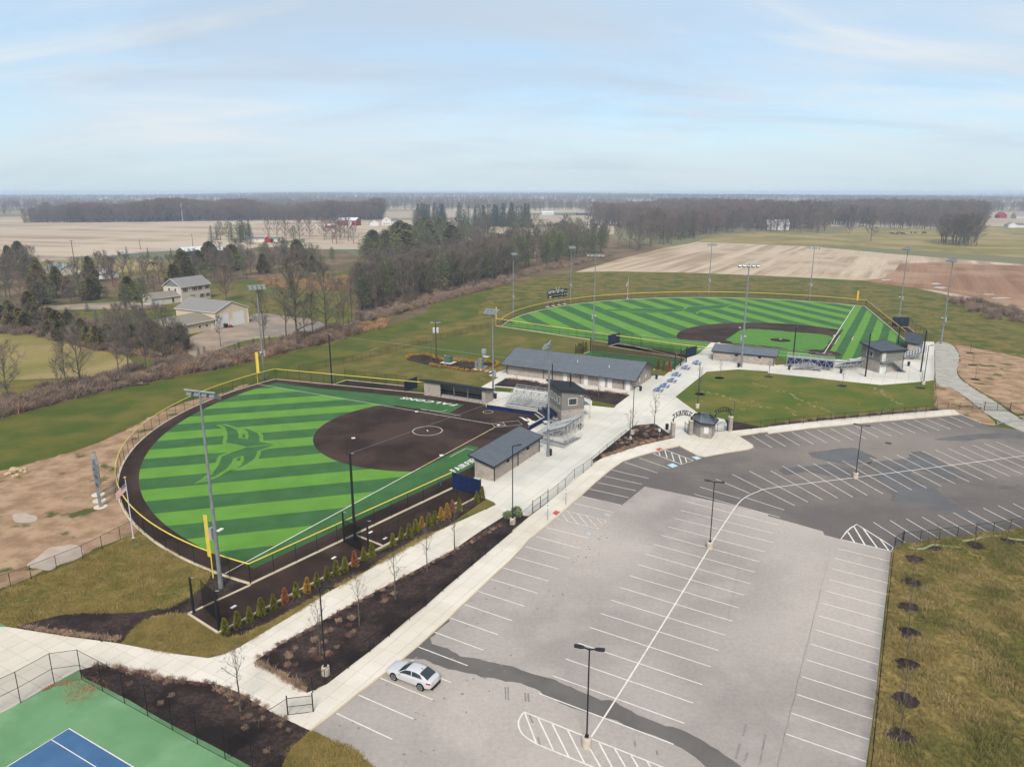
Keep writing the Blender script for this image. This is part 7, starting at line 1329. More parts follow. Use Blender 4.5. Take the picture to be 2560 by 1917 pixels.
# fallen leaves
def leaf_pile():
    mat('dead_leaf', s_(182,136,100), s_(156,112,80), 4, rough=0.9); c = [(-37.91,54.93),(-36.67,54.33),(-36.24,53.56),(-36.47,53.09),(-35.8,54.14)]; mb = MB(); r = random.Random(5)
    line = [(-39.75,53.95),(-39.34,54.63),(-38.06,54.97)]
    for i in range(900):
        if i < 620: a = c[r.randrange(5)]; x, y = a[0]+r.gauss(0,0.75), a[1]+r.gauss(0,0.55)
        else: t = r.random(); a = lerp(line[0], line[1], t) if r.random() < 0.5 else lerp(line[1], line[2], t); x, y = a[0]+r.gauss(0,0.12), a[1]-abs(r.gauss(0,0.14))
        t = r.uniform(0,6.28); s = r.uniform(0.03,0.075); z = 0.07+r.uniform(0,0.10); mb.add([(x+s*math.cos(t+k*1.57),y+s*math.sin(t+k*1.57)*0.7,z+r.uniform(-0.02,0.02)) for k in range(4)], [(0,1,2,3)])
    stuff(mb.build('fallen_leaves', M['dead_leaf']), 'pile of brown fallen leaves in the tennis court corner', 'leaves')
leaf_pile()

# ================================================================ vegetation
mat('bark', s_(110,103,96), s_(90,84,78), 2.5, rough=0.95, objvar=0.15); mat('twig', s_(128,119,110), s_(108,100,92), 0.4, rough=0.95, objvar=0.16); mat('twig_red', s_(146,122,112), s_(128,106,98), 0.4, rough=0.95, objvar=0.14)
mat('needle_pine', s_(104,122,82), s_(126,128,88), 0.5, rough=0.9, objvar=0.2); mat('needle_spruce', s_(74,90,78), s_(62,78,66), 0.8, rough=0.9, objvar=0.15); mat('needle_blue', s_(104,118,124), s_(88,102,108), 1, rough=0.9); mat('cedar', s_(128,112,76), s_(106,110,72), 0.3, rough=0.95, objvar=0.2)
mat('arbor_green', s_(132,128,54), s_(110,114,50), 3, rough=0.9, objvar=0.12); mat('arbor_gold', s_(190,150,66), s_(164,132,60), 3, rough=0.9); mat('arbor_brown', s_(176,114,78), s_(152,98,68), 3, rough=0.9)
mat('shrub_tan', s_(190,164,142), s_(166,140,122), 3, rough=0.95, objvar=0.25); mat('shrub_red', s_(146,112,102), s_(130,100,92), 3, rough=0.95, objvar=0.2); mat('shrub_yellow', s_(196,158,70), s_(174,136,60), 3, rough=0.9, objvar=0.15); mat('brush', s_(158,140,126), s_(138,120,108), 0.4, rough=0.95, objvar=0.2); mat('straw', s_(190,156,118), s_(168,132,98), 0.4, rough=0.95, objvar=0.2)
mat('grass_dry', s_(182,164,112), s_(152,138,88), 0.30, s_(128,126,74), 0.12, rough=0.9, objvar=0.2); mat('grass_olive', s_(150,136,80), s_(172,154,98), 0.5, rough=0.9, objvar=0.2); mat('wood_floor', s_(116,100,80), s_(98,92,62), 0.08, s_(132,112,92), 0.03, grain=0.25, gscale=1.2, rough=0.95, detail=8); mat('variegated', s_(150,160,120), s_(96,110,80), 6, rough=0.8)
surface('woodland_floor', smooth([(-50.63,235.45),(-42.17,250.5),(-31.31,279.13),(-17.47,309.18),(0,346.18),(29.86,387.08),(64.27,461.49),(109.92,546.82),(110.27,595.51),(77.56,723.81),(33.62,743.77),(0,764.84),(-65.62,835.78),(-120.09,810.73),(-124.47,653.52),(-108.62,525.3),(-85.54,424.49),(-71.57,337.23),(-60.69,282.18)], 2), 0.036, 'wood_floor')
surface('woodland_floor', smooth([(-323.32,438.57),(-296.58,461.49),(-218.89,355.59),(-204.63,370.69),(-183.87,376),(-178.1,411.26),(-195.71,570.15),(-115.82,525.3),(-86.03,411.26),(-101.26,376),(-131.57,346.18),(-141.55,337.23),(-147.02,298.49),(-160.53,288.5),(-170.52,274.66),(-175.47,262.05),(-202.24,270.33)], 2), 0.041, 'wood_floor')
surface('woodland_floor', smooth([(-200.21,267.51),(-183.23,267.51),(-162.36,254.24),(-146.05,246.87),(-126.81,229.07),(-115.84,229.07),(-100.61,215.41),(-89.31,203.21),(-81.5,182.39),(-83.59,177.16),(-96.9,183.74),(-108.11,190.8),(-117.67,196.82),(-139.74,211.78),(-162.71,215.41)], 2), 0.046, 'wood_floor')
surface('brush_strip', smooth([(-105.05,133.95),(-103,142.16),(-100.11,148.17),(-97.73,156.96),(-91,165.49),(-83.54,176.37),(-73.88,185.46),(-67.56,195.47),(-61.23,214.64),(-49.12,232.75),(-33.17,279.38),(-30.27,254.03),(-45.47,214.64),(-55.55,193.73),(-63,181.57),(-68.6,171.45),(-76.89,161.49),(-82.69,155.01),(-87.04,147.13),(-91.05,140.06),(-95.08,130.41),(-99.98,126.96)], 2), 0.052, 'wood_floor')
def data_mesh(name, mb, mats, smooth_=False):
    me = bpy.data.meshes.new(name); me.from_pydata(mb.v, [], mb.f)
    for m in mats: me.materials.append(M[m])
    if len(set(mb.m)) > 1: me.polygons.foreach_set('material_index', mb.m)
    return me
def rvec(r): 
    while True:
        v = Vector((r.uniform(-1,1), r.uniform(-1,1), r.uniform(-1,1)))
        if 0.05 < v.length < 1: return v.normalized()
def ribbon3(mb, a, b, w, r, mi=0):
    s = (b-a).cross(rvec(r)); 
    if s.length < 1e-6: return
    s = s.normalized()*(w/2); mb.add([a-s, a+s, b+s*0.5, b-s*0.5], [(0,1,2,3)], mi)
def bare_tree(seed, H=15, cr=4.2, th=0.28, limbs=15, sub=8, tw=8, up=0.55, w=0.034, lean=0.0, multi=1):
    r = random.Random(seed); T = MB(); K_ = MB()
    for s_i in range(multi):
        ph = r.uniform(0, 2*PI); le = lean+(0.16 if multi > 1 else 0); pts = []; n = 7
        for i in range(n+1):
            t = i/n; pts.append(Vector((math.cos(ph)*le*H*t*0.6+r.uniform(-1,1)*0.012*H*t, math.sin(ph)*le*H*t*0.6+r.uniform(-1,1)*0.012*H*t, H*0.93*t)))
        r0 = H*0.0155/math.sqrt(multi)
        for i in range(n): T.tube(pts[i], pts[i+1], r0*(1-0.86*i/n), r0*(1-0.86*(i+1)/n), 6, cap=False)
        L_ = max(5, limbs//multi)
        for i in range(L_):
            t = th+(0.95-th)*(i+r.random()*0.7)/L_; k = min(int(t/0.93*n), n-1); base = pts[k].lerp(pts[k+1], min(1, t/0.93*n-k)); az = i*2.4+r.uniform(-0.4,0.4)
            q = (t-th)/(1-th); prof = math.sin(PI*min(1, 0.22+q*0.80))**0.8; ln = cr*prof*r.uniform(0.8,1.15)/math.cos(math.atan(up*1.4)); d = Vector((math.cos(az), math.sin(az), up+q*0.9)).normalized(); p_ = base; rr = r0*(1-0.8*t)*0.55; lp = [p_]
            for j in range(4):
                d = (d+Vector((0,0,0.10))+rvec(r)*0.16).normalized(); p2 = p_+d*ln/4; T.tube(p_, p2, rr*(1-j*0.2), rr*(1-(j+1)*0.2), 4, cap=False); p_ = p2; lp.append(p_)
            for j in range(sub):
                u = 0.2+0.8*(j+r.random())/sub; k = min(int(u*4), 3); b0 = lp[k].lerp(lp[k+1], u*4-k); d2 = ((lp[k+1]-lp[k]).normalized()+rvec(r)*0.95+Vector((0,0,0.25))).normalized(); l2 = ln*0.34*r.uniform(0.6,1.2)*(1.1-0.4*u); a = b0; m_ = []
                for e in range(2): b = a+d2*l2/2; K_.tube(a, b, rr*0.33*(1-e*0.4), rr*0.33*(1-(e+1)*0.4), 3, cap=False); m_.append((a,b)); a = b; d2 = (d2+rvec(r)*0.3+Vector((0,0,0.1))).normalized()
                for e in range(tw):
                    a, b = m_[r.randrange(2)]; c = a.lerp(b, r.random()); d3 = ((b-a).normalized()+rvec(r)*0.9+Vector((0,0,0.22))).normalized(); l3 = H*0.052*r.uniform(0.5,1.3); e1 = c+d3*l3; ribbon3(K_, c, e1, w*H/15, r)
                    for g in range(2): c2 = c.lerp(e1, r.uniform(0.3,0.9)); ribbon3(K_, c2, c2+(d3+rvec(r)*0.9).normalized()*l3*0.6, w*0.8*H/15, r)
    return T, K_
def conifer(seed, H=14, cr=2.6, kind='spruce', dens=1.0):
    r = random.Random(seed); T = MB(); K_ = MB(); T.tube((0,0,0), (0,0,H*0.97), H*0.014, H*0.002, 6, cap=False)
    lv = int((20 if kind == 'spruce' else 13)*dens); z0 = 0.06 if kind == 'spruce' else 0.22
    for i in range(lv):
        t = z0+(0.98-z0)*i/lv; nb = 9 if kind == 'spruce' else 7
        for j in range(nb):
            az = j*2*PI/nb+i*1.1+r.uniform(-0.3,0.3)
            if kind == 'spruce': ln = cr*(1-t)*r.uniform(0.85,1.1)+0.12; dz = -0.28+t*0.5
            else: ln = cr*(math.sin(PI*min(1,(t-z0)/(1-z0)*0.8+0.22))**0.7)*r.uniform(0.55,1.15); dz = 0.12+t*0.35
            d = Vector((math.cos(az), math.sin(az), dz)).normalized(); b = Vector((0,0,t*H)); e = b+d*ln
            if kind != 'spruce': T.tube(b, e, 0.04, 0.015, 3, cap=False)
            n = max(2, int(ln*(3.0 if kind == 'spruce' else 3.4)*dens)); s = (0.30 if kind == 'spruce' else 0.34)*H/14
            for k in range(n):
                u = (k+0.6)/n if kind == 'spruce' else 0.35+0.65*(k+r.random())/n; c = b.lerp(e, u)+rvec(r)*0.14*H/14
                for g in range(3 if kind == 'spruce' else 4):
                    q = rvec(r); a1 = (d*0.7+q*0.8+Vector((0,0,-0.2 if kind == 'spruce' else 0.15))).normalized()*s*r.uniform(0.8,1.5); a2 = a1.cross(rvec(r)).normalized()*s*0.28; K_.add([c-a2*0.6, c+a2*0.6, c+a1+a2*0.3, c+a1-a2*0.3], [(0,1,2,3)])
    return T, K_
def foliage_blob(seed, rx, rz, n, s, shape='cone', zc=0.0, up=0.6):
    r = random.Random(seed); K_ = MB()
    for i in range(n):
        t = r.random()**0.8; z = t*rz; rr = rx*((1-t)**0.75+0.03 if shape == 'cone' else ((1-t)**0.55*min(1, 0.55+t*2.2) if shape == 'drop' else math.sqrt(max(0.02, 1-(2*t-1)**2))))
        k = math.sqrt(r.uniform(0.35,1)); a = r.uniform(0, 2*PI); rr *= 1+0.22*math.sin(a*3+seed)+0.12*math.sin(z*5/rz*2+a*2); c = Vector((math.cos(a)*rr*k, math.sin(a)*rr*k, zc+z)); o = Vector((math.cos(a), math.sin(a), up)); a1 = (o+rvec(r)*0.9).normalized()*s*r.uniform(0.7,1.4); a2 = a1.cross(rvec(r)).normalized()*s*0.42
        K_.add([c-a2, c+a2, c+a1+a2*0.4, c+a1-a2*0.4], [(0,1,2,3)])
    return K_
def brush_clump(seed, h=1.6, n=70, spread=0.9, w=0.03, fork=3):
    r = random.Random(seed); K_ = MB()
    for i in range(n):
        b = Vector((r.gauss(0,spread*0.3), r.gauss(0,spread*0.3), 0)); d = Vector((r.gauss(0,0.45), r.gauss(0,0.45), 1)).normalized(); e = b+d*h*r.uniform(0.5,1.1); ribbon3(K_, b, e, w, r)
        for k in range(fork): c = b.lerp(e, r.uniform(0.3,0.9)); ribbon3(K_, c, c+(d+rvec(r)*0.8).normalized()*h*0.4, w*0.8, r)
    return K_
PROTO = {}
def proto(key, H, T, K_, tm, km):
    PROTO[key] = (H, data_mesh(key+'_trunk', T, [tm]) if T and T.v else None, data_mesh(key+'_crown', K_, [km]))
for i in range(4):
    T, K_ = bare_tree(10+i, 15, 4.8, 0.20, 18, 10, 11); proto('bare%d' % i, 15, T, K_, 'bark', 'twig')
for i in range(3):
    T, K_ = bare_tree(30+i, 15, 3.2, 0.34, 14, 8, 9, up=0.9); proto('tall%d' % i, 15, T, K_, 'bark', 'twig')
T, K_ = bare_tree(41, 15, 5.2, 0.16, 24, 11, 12, up=0.6); proto('maple', 15, T, K_, 'bark', 'twig_red')
for i in range(2): T, K_ = bare_tree(50+i, 15, 4.4, 0.18, 18, 9, 11, up=0.8, multi=3); proto('multi%d' % i, 15, T, K_, 'bark', 'twig')
for i in range(2): T, K_ = conifer(60+i, 14, 3.3, 'pine'); proto('pine%d' % i, 14, T, K_, 'bark', 'needle_pine')
for i in range(2): T, K_ = conifer(70+i, 14, 2.9, 'spruce'); proto('spruce%d' % i, 14, T, K_, 'bark', 'needle_spruce')
T, K_ = conifer(75, 14, 4.4, 'spruce'); proto('bluespruce', 14, T, K_, 'bark', 'needle_blue')
for i in range(2): T = MB().tube((0,0,0), (0,0,3), 0.12, 0.05, 6); proto('cedar%d' % i, 6, T, foliage_blob(80+i, 2.1, 6.0, 2000, 0.40, 'drop', 0.0, 0.9), 'bark', 'cedar')
T, K_ = bare_tree(90, 5, 1.0, 0.42, 10, 4, 4, up=1.0, w=0.05); proto('sapling0', 5, T, K_, 'bark', 'twig'); T, K_ = bare_tree(91, 5, 0.8, 0.36, 10, 4, 4, up=1.2, w=0.05); proto('sapling1', 5, T, K_, 'bark', 'twig')
for i, m in enumerate(('arbor_green','arbor_gold','arbor_brown')): proto(('arbor','arborgold','arborbrown')[i], 1.75, MB().tube((0,0,0),(0,0,0.7),0.04,0.02,5), foliage_blob(95+i, 0.40, 1.7, 900, 0.13, 'cone', 0.05, 1.2), 'bark', m)
proto('shrubtan', 0.6, None, brush_clump(1, 0.5, 60, 0.7, 0.03), 'bark', 'shrub_tan'); proto('shrubred', 0.6, None, brush_clump(2, 0.5, 60, 0.7, 0.03), 'bark', 'shrub_red'); proto('shrubyellow', 0.7, None, foliage_blob(3, 0.55, 0.7, 260, 0.16, 'ball'), 'bark', 'shrub_yellow'); proto('variegated', 0.7, None, foliage_blob(4, 0.6, 0.8, 320, 0.2, 'ball'), 'bark', 'variegated')
LATER = []
def tree(key, q, label, cat='tree', group=None, name=None, wide=1.0, now=False):
    H, tm, km = PROTO[key]; s = q[2]/H; nm = name or {'ba':'bare_tree','ta':'bare_tree','ma':'bare_tree','mu':'bare_tree','pi':'pine_tree','sp':'spruce_tree','bl':'spruce_tree','ce':'cedar_tree','sa':'young_tree'}[key[:2]]
    if nm == 'bare_tree' and not now: LATER.append((q[2]*wide/math.hypot(q[0],q[1]), key, q, label, cat, group, wide)); return None
    root = thing(nm, label, cat, (q[0],q[1],0), R.uniform(0,2*PI), group); root.scale = (s*wide, s*wide, s)
    if tm: link('trunk', tm, root)
    link('crown', km, root); return root
def shrub(key, q, s, label, group, name='dormant_shrub'):
    o = link(name, PROTO[key][2], None, (q[0],q[1],q[2] if len(q) > 2 else 0.08), R.uniform(0,6.28)); o.scale = (s,s,s*R.uniform(0.8,1.2)); return tag(o, label, 'shrub', group)
def rnd_in(poly, n, r):
    x0, x1 = min(q[0] for q in poly), max(q[0] for q in poly); y0, y1 = min(q[1] for q in poly), max(q[1] for q in poly); o = []; k = 0
    while len(o) < n and k < n*200:
        k += 1; q = (r.uniform(x0,x1), r.uniform(y0,y1))
        if inside(q, poly): o.append(q)
    return o
def spaced(poly, n, dmin, r):
    o = []
    for q in rnd_in(poly, n*6, r):
        if all(math.dist(q, p_) > dmin for p_ in o): o.append(q)
        if len(o) >= n: break
    return o
KIND = {'ba':'bare tree','ta':'slim bare tree','ma':'round bare tree','mu':'many-stemmed bare tree','pi':'dark green pine','sp':'dark spruce','ce':'brown-green cedar'}
def stand(poly, n, keys, h0, h1, label, group, dmin=4, seed=1, wide=(0.9,1.15)):
    r = random.Random(seed)
    for q in spaced(poly, n, dmin, r): k_ = keys[r.randrange(len(keys))]; tree(k_, (q[0],q[1],r.uniform(h0,h1)), '%s %s' % (KIND[k_[:2]], label), group='%ss: %s' % (KIND[k_[:2]], group), wide=r.uniform(*wide))
BARE = ['bare0','bare1','bare2','bare3']; TALL = ['tall0','tall1','tall2']; PINE = ['pine0','pine1']; SPR = ['spruce0','spruce1']; CED = ['cedar0','cedar1']; MUL = ['multi0','multi1']
# --- young trees with their own surroundings
for q, lb in [((-22.12,51.26,5.75),'in the tennis bed beside the walkway'), ((-17.48,58.61,5.41),'beside the near walkway lamp'), ((-14.88,63.49,5.01),'second in the long mulch bed from the near lamp'), ((-12.09,68.23,5.44),'third in the long mulch bed from the near lamp'), ((-9.41,73.79,5.33),'fourth in the long mulch bed from the near lamp'), ((-6.77,78.88,5.75),'fifth in the long mulch bed, nearest the plaza'),
  ((19.35,114.39,6.44),'at the left tip of the triangular bed'), ((25.11,123.53,6.7),'in the middle of the triangular bed'), ((47.53,162.86,3.86),'in the mulch ring below the left baseball dugout'), ((59.03,163.88,4.14),'in the mulch ring below the bleacher ramp'), ((72.52,156.04,3.48),'in the mulch ring below the netting pole'), ((88.27,153.45,3.86),'in the mulch ring at the right lawn corner'), ((39.35,148.69,5.44),'in the mulch ring beside the lawn lamp'), ((40.65,128.95,4.31),'behind the FALCONS arch'), ((0.98,156.2,2.29),'left of two in the concession bed'), ((17.7,144.78,4.91),'right of two in the concession bed'),
  ((120.43,189.01,3.31),'farthest of three on the bare slope'), ((112.53,174.94,2.99),'middle of three on the bare slope'), ((104.61,160.88,3.3),'nearest of three on the bare slope'), ((46.28,76.76,2.59),'nearest the meadow fence corner'), ((43.32,71.63,2.88),'second from the meadow fence corner'), ((40.48,66.68,3.2),'third from the meadow fence corner'), ((37.92,62.19,3.55),'fourth down the meadow row'), ((35.24,57.3,3.25),'fifth down the meadow row'), ((32.61,52.58,3.59),'sixth down the meadow row'), ((30.18,48.43,4.06),'nearest the camera in the meadow row'), ((50.03,79.35,3.4),'in the ring behind the erosion sock'), ((55.37,80.3,3.14),'in the second ring along the upper meadow fence'), ((59.84,81.27,3.27),'in the third ring along the upper meadow fence'), ((-19.93,177.8,4.54),'left of two in the yellow shrub bed'), ((-10.06,173.43,4.59),'right of two in the yellow shrub bed')]:
    tree(R.choice(['sapling0','sapling1']), (q[0],q[1],max(2.2,q[2])), 'slender bare young tree '+lb, group='young trees', name='young_tree')
RINGS = []
for q, s in [(a, 1.0) for a in [(47.19,162.25),(58.72,163.27),(71.99,155.1),(88.12,153.27),(39.38,148.18)]+[(47.13,162.1),(39.24,148.48)]+[(120.43,189.01),(112.53,174.94),(104.61,160.88)]] + [(a, 1.15) for a in [(46.42,76.87),(43.3,71.69),(40.54,66.73),(38.01,62.29),(35.34,57.37),(32.72,52.62),(30.2,48.43),(50.06,79.35),(55.41,80.3),(59.84,81.27),(62.29,81.15)]]:
    RINGS.append(q); o = MB().sheet(jag([(s*1.05*math.cos(t*PI/8), s*0.95*math.sin(t*PI/8)) for t in range(16)], 0.3, 0.17), 0).build('mulch_ring', M['mulch'], loc=(q[0],q[1],0.06)); struct(o)
# --- arborvitae row
AR = [(q,'arbor') for q in [(-27.37,61.9),(-26.58,63.06),(-25.75,64.03),(-25,65.25),(-24.13,66.36)]] + [((-23.35,67.58),'arborbrown'),((-22.5,68.67),'arbor'),((-21.61,69.7),'arborgold')] + [(q,'arbor') for q in [(-20.9,70.85),(-20.11,72.13),(-19.35,73.07),(-18.58,74.03)]] + [((-17.77,75.17),'arborbrown')] + [(q,'arbor') for q in [(-17.03,76.69),(-16.17,77.32),(-14.23,80.06),(-13.4,81.61),(-12.6,82.32),(-11.93,83.59)]] + [((-11.31,84.89),'arborgold')] + [(q,'arbor') for q in [(-10.51,85.46),(-9.85,86.42)]] + [(q,'arborgold') for q in [(-9.11,87.2),(-8.42,88.2)]] + [((-7.84,89.64),'arborbrown')] + [(q,'arbor') for q in [(-6.99,90.05),(-4.84,92.98),(-4.12,94.56)]]
order = ['first','second','third','fourth','fifth','sixth','seventh','eighth','ninth','tenth','eleventh','twelfth','thirteenth','fourteenth','fifteenth','sixteenth','seventeenth','eighteenth','nineteenth','twentieth','twenty-first','twenty-second','twenty-third','twenty-fourth','twenty-fifth','twenty-sixth','twenty-seventh','twenty-eighth','twenty-ninth']
for i, (q, k) in enumerate(AR): tree(k, (q[0],q[1],R.uniform(1.6,1.95)), '%s arborvitae, %s from the near end of the bullpen row' % ({'arbor':'green','arborgold':'yellowing','arborbrown':'dead brown'}[k], order[i]), 'arborvitae', 'arborvitae row beside the near bullpen', 'arborvitae')
for q, k, lb in [((17.49,189.02),'arbor','left of three behind the concession roof'), ((18.1,189.02),'arbor','middle of three behind the concession roof'), ((19.47,190.28),'arbor','right of three behind the concession roof'), ((34.68,169.75),'arbor','left of three at the batting cage end'), ((35.83,168.7),'arbor','middle of three at the batting cage end'), ((37.03,168.38),'arborbrown','right of three at the batting cage end')]: tree(k, (q[0],q[1],2.6), ('dead brown' if k == 'arborbrown' else 'green')+' arborvitae, '+lb, 'arborvitae', 'arborvitae by the batting cage', 'arborvitae')
# --- bed shrubs
def row(pts, step, keys, s, label, group, jit=0.25):
    for q in along(pts, step): shrub(R.choice(keys), (q[0]+R.gauss(0,jit*0.5), q[1]+R.gauss(0,jit*0.5), 0.08), s*R.uniform(0.7,1.2), label, group)
TR = ['shrubtan','shrubtan','shrubred']
row([(-22.83,58.28),(-21.03,60.91),(-18.26,64.52),(-14.78,68.81),(-10.88,73.62),(-6.8,78.68),(-1.47,85.44)], 0.7, ['shrubtan','shrubred'], 0.62, 'small brown dormant shrub edging the long mulch bed', 'shrubs edging the long mulch bed'); row([(-22.57,57.3),(-19.94,55.43),(-17.54,53.75)], 0.5, ['shrubtan'], 0.9, 'pale tan dormant shrub at the near end of the long bed', 'shrubs at the near end of the long bed', 0.1)
row([(-37.16,57.09),(-34.9,56.56),(-30.22,55.29),(-24.9,54.24),(-22.99,53.18),(-21.11,51.98),(-18.32,50.12)], 0.62, TR, 0.75, 'tan and pink dormant shrub edging the tennis bed', 'shrubs edging the tennis bed'); row([(-47.61,63.18),(-45.03,62.53),(-41.78,61.87),(-39.52,61.39),(-37.38,61.07)], 0.62, ['shrubtan'], 0.75, 'low tan clump edging the mulch bed left of the walkway', 'clumps edging the left mulch bed', 0.08)
row([(14.61,110.45),(17.28,112.86),(21.06,116.09),(24.85,118.52),(27.43,120.06)], 0.6, TR, 0.9, 'reddish dormant shrub edging the triangular bed', 'shrubs edging the triangular bed'); row([(-1.28,160.89),(3.71,158.88),(8.45,154.47),(16.06,151.27),(23.71,147.56)], 0.85, ['shrubred','shrubtan'], 1.0, 'twiggy brown shrub in front of the concession building', 'shrubs in front of the concession building', 0.1); row([(46.38,126.96),(57.48,130.57),(68.76,133.52),(80.52,136.58)], 1.0, ['shrubred','shrubtan'], 0.9, 'brown shrub along the lawn fence', 'shrubs along the lawn fence', 0.1)
for q in rnd_in([(16.81,115.82),(22.07,125.8),(25.51,126.96),(27.17,120.98),(21.12,116.49)], 46, R): shrub(R.choice(TR), (*q,0.08), R.uniform(0.5,0.85), 'reddish dormant shrub in the middle of the triangular bed', 'shrubs in the triangular bed')
for q in rnd_in([(-22.28,57.84),(-19.88,60.79),(-12.92,69.85),(-11.55,71.38),(-14.76,63.24),(-16.96,54.93)], 30, R): shrub(R.choice(TR), (*q,0.08), R.uniform(0.45,0.8), 'small russet clump scattered in the long mulch bed', 'clumps in the long mulch bed')
for q in rnd_in([(-35.97,56.35),(-25.88,54.14),(-19.67,50.64),(-17.38,48.95),(-17.67,46.13),(-25.12,49.28)], 14, R): shrub(R.choice(TR), (*q,0.08), R.uniform(0.35,0.6), 'small russet clump scattered in the tennis bed', 'clumps in the tennis bed')
for q in along(smooth([(-26.43,181.72),(-25.9,184.84),(-24.28,186.22),(-21.81,185.67),(-18.69,181.32),(-16.19,179.48),(-12.37,178.7),(-8.86,177.8),(-4.54,177.55),(-3.13,175.65),(-4.41,172.21),(-6.52,168.9),(-8.97,168.44),(-11.75,169.25),(-14.38,171.25),(-17.59,172.82),(-20.33,174.9),(-23.24,177.8)], 4)[:64], 1.35): shrub('shrubyellow', (*q,0.05), R.uniform(0.7,1.0), 'golden shrub edging the transformer bed', 'golden shrubs round the transformer bed', 'golden_shrub')
for q, lb in (((-0.44,87.83),'left of the lamp base'), ((0.65,89.17),'behind the lamp base'), ((0.74,88.12),'right of the lamp base')): shrub('variegated', (*q,0.08), 1.0, 'pale green broadleaf shrub '+lb, 'evergreen shrubs at the end of the long bed', 'evergreen_shrub')
# --- tree line left of the softball field and in front of the farm
for q, k, lb in [((-99.87,140.25,12.37),'bare1','at the left edge above the lawn'), ((-94.55,148.17,7.4),'tall0','leaning behind the lawn edge'), ((-91.43,145.91,11.49),'tall1','with a leaning slim trunk above the lawn'), ((-92.48,152.45,13.02),'bare2','broad and vase-shaped beside the meadow'), ((-86.45,156.96,11.6),'tall2','first of the slim group by the timber pile'), ((-86.09,160.51,11.83),'tall0','second of the slim group by the timber pile'), ((-84.47,165.24,10.97),'tall1','third of the slim group by the timber pile'), ((-82.19,165.24,11.59),'tall2','last of the slim group by the timber pile'), ((-79.51,196.82,8.31),'tall0','alone at the corner of the farm yard'),
  ((-64.72,188.63,16.58),'tall1','behind the left softball floodlight mast'), ((-62.75,201.25,14.63),'tall2','second right of the softball floodlight mast'), ((-58,194.97,23.68),'bare0','pale and tall in front of the farm yard'), ((-57.98,202.39,11.27),'tall0','thin one right of the tall pale tree'), ((-56.26,204.54,13.23),'tall1','slim one in the middle of the yard edge'), ((-54.4,212.68,20.46),'bare3','with thick forked trunk at the yard edge'), ((-50.37,211.43,9.27),'tall2','thin one at the right end of the yard edge'), ((-48.13,207.41,16.43),'tall0','last slim one before the pine belt'), ((-50.93,231.16,14.35),'tall1','at the left end of the pine belt'), ((-110.71,283.74,13.59),'maple','round-headed beside the two-storey house'), ((-169.21,280.65,9.96),'maple','round-headed beside the farm drive'), ((-168.6,262.05,9.96),'bare1','beside the left end of the farm drive')]:
    tree(k, q, 'bare tree '+lb, wide=1.0 if k[0] != 't' else 0.9)
for q, lb in [((-150.16,258.09,3.42),'small, beside the farm drive'), ((-132.4,231.8,4.81),'larger, beside the tan wing')]: tree('bluespruce', q, 'blue-grey spruce, '+lb, wide=1.5)
for q, k, lb in [((-139.52,264.21,9.29),'pine0','left pine in front of the two-storey house'), ((-132.26,261.51,12.08),'pine1','right tall pine in front of the two-storey house'), ((-88.56,295.09,13.41),'spruce0','dark spruce right of the farm workshop'), ((-96.01,346.18,7.56),'pine1','yellowish round pine behind the bare trees'), ((-256.77,495.96,6.47),'spruce1','lone spruce left on the roadside lawn'), ((-233.93,478.12,6.62),'spruce0','lone spruce in the middle of the roadside lawn'), ((-215.22,469.66,6.87),'spruce1','lone dark spruce left of the dark barn'), ((-186.4,638,13.75),'pine0','tall dark pine right of the mobile home'), ((-126.57,862.39,11.06),'spruce0','dark spruce right of the white farmhouse'), ((-305.95,461.49,10.99),'cedar0','big round evergreen at the left edge of the stubble field')]: tree(k, q, lb, wide=1.35 if k[:2] in ('pi','ce') else 1.2)
for i, q in enumerate([(-78.89,181.06),(-77.69,181.72),(-74.65,183.74),(-72.57,188.63),(-71.76,189.34),(-69.97,195.28)] + [(-66.37,197.6),(-63.75,201.58),(-61.17,207.41),(-55.94,214.49),(-53.78,223.02),(-51.43,228.66),(-48.74,235.01),(-46.19,239.89)]): tree('spruce%d' % (i % 2), (q[0],q[1],R.uniform(2.2,3.4)), 'small young spruce along the edge of the farm yard', group='young spruces along the yard edge', wide=1.7)
stand([(-176.19,242.17),(-167.67,246.87),(-148.22,231.16),(-131.42,221.07),(-117.67,211.78),(-104.96,206.56),(-89.84,198.38),(-82.36,183.74),(-85.32,179.74),(-99.08,185.11),(-110.44,192.27),(-123.61,201.58),(-142,212.68),(-160.15,219.15)], 86, CED+MUL+MUL+['cedar1'], 4.0, 6.5, 'in the overgrown hedge beside the meadow', 'overgrown cedar hedge beside the meadow', 2.6, 3, (1.0,1.5))
stand([(-194.2,298.49),(-185.66,316.72),(-172.71,320.63),(-151.4,312.9),(-137.14,285.31),(-156.56,285.31),(-164.48,271.76),(-175.11,264.75)], 26, CED+['pine0']+BARE+MUL, 5.0, 9, 'in the grove behind the farm drive', 'grove behind the farm drive', 4, 4, (1.0,1.5)); stand([(-297.23,411.26),(-271.35,424.49),(-222.52,346.18),(-199.16,360.49),(-174.8,324.63),(-194.2,298.49),(-185.09,270.33),(-199.98,273.2)], 52, BARE+BARE+MUL+['maple']+CED, 8, 13, 'in the mixed grove at the left edge', 'mixed grove at the left edge', 5, 5)
stand([(-120.33,213.58),(-101.71,203.21),(-87.59,196.82),(-81.54,179.74),(-91.49,181.72),(-104.27,189.34)], 20, TALL+MUL, 7, 11, 'in the thicket below the tan wing', 'thicket below the tan wing', 3, 22)
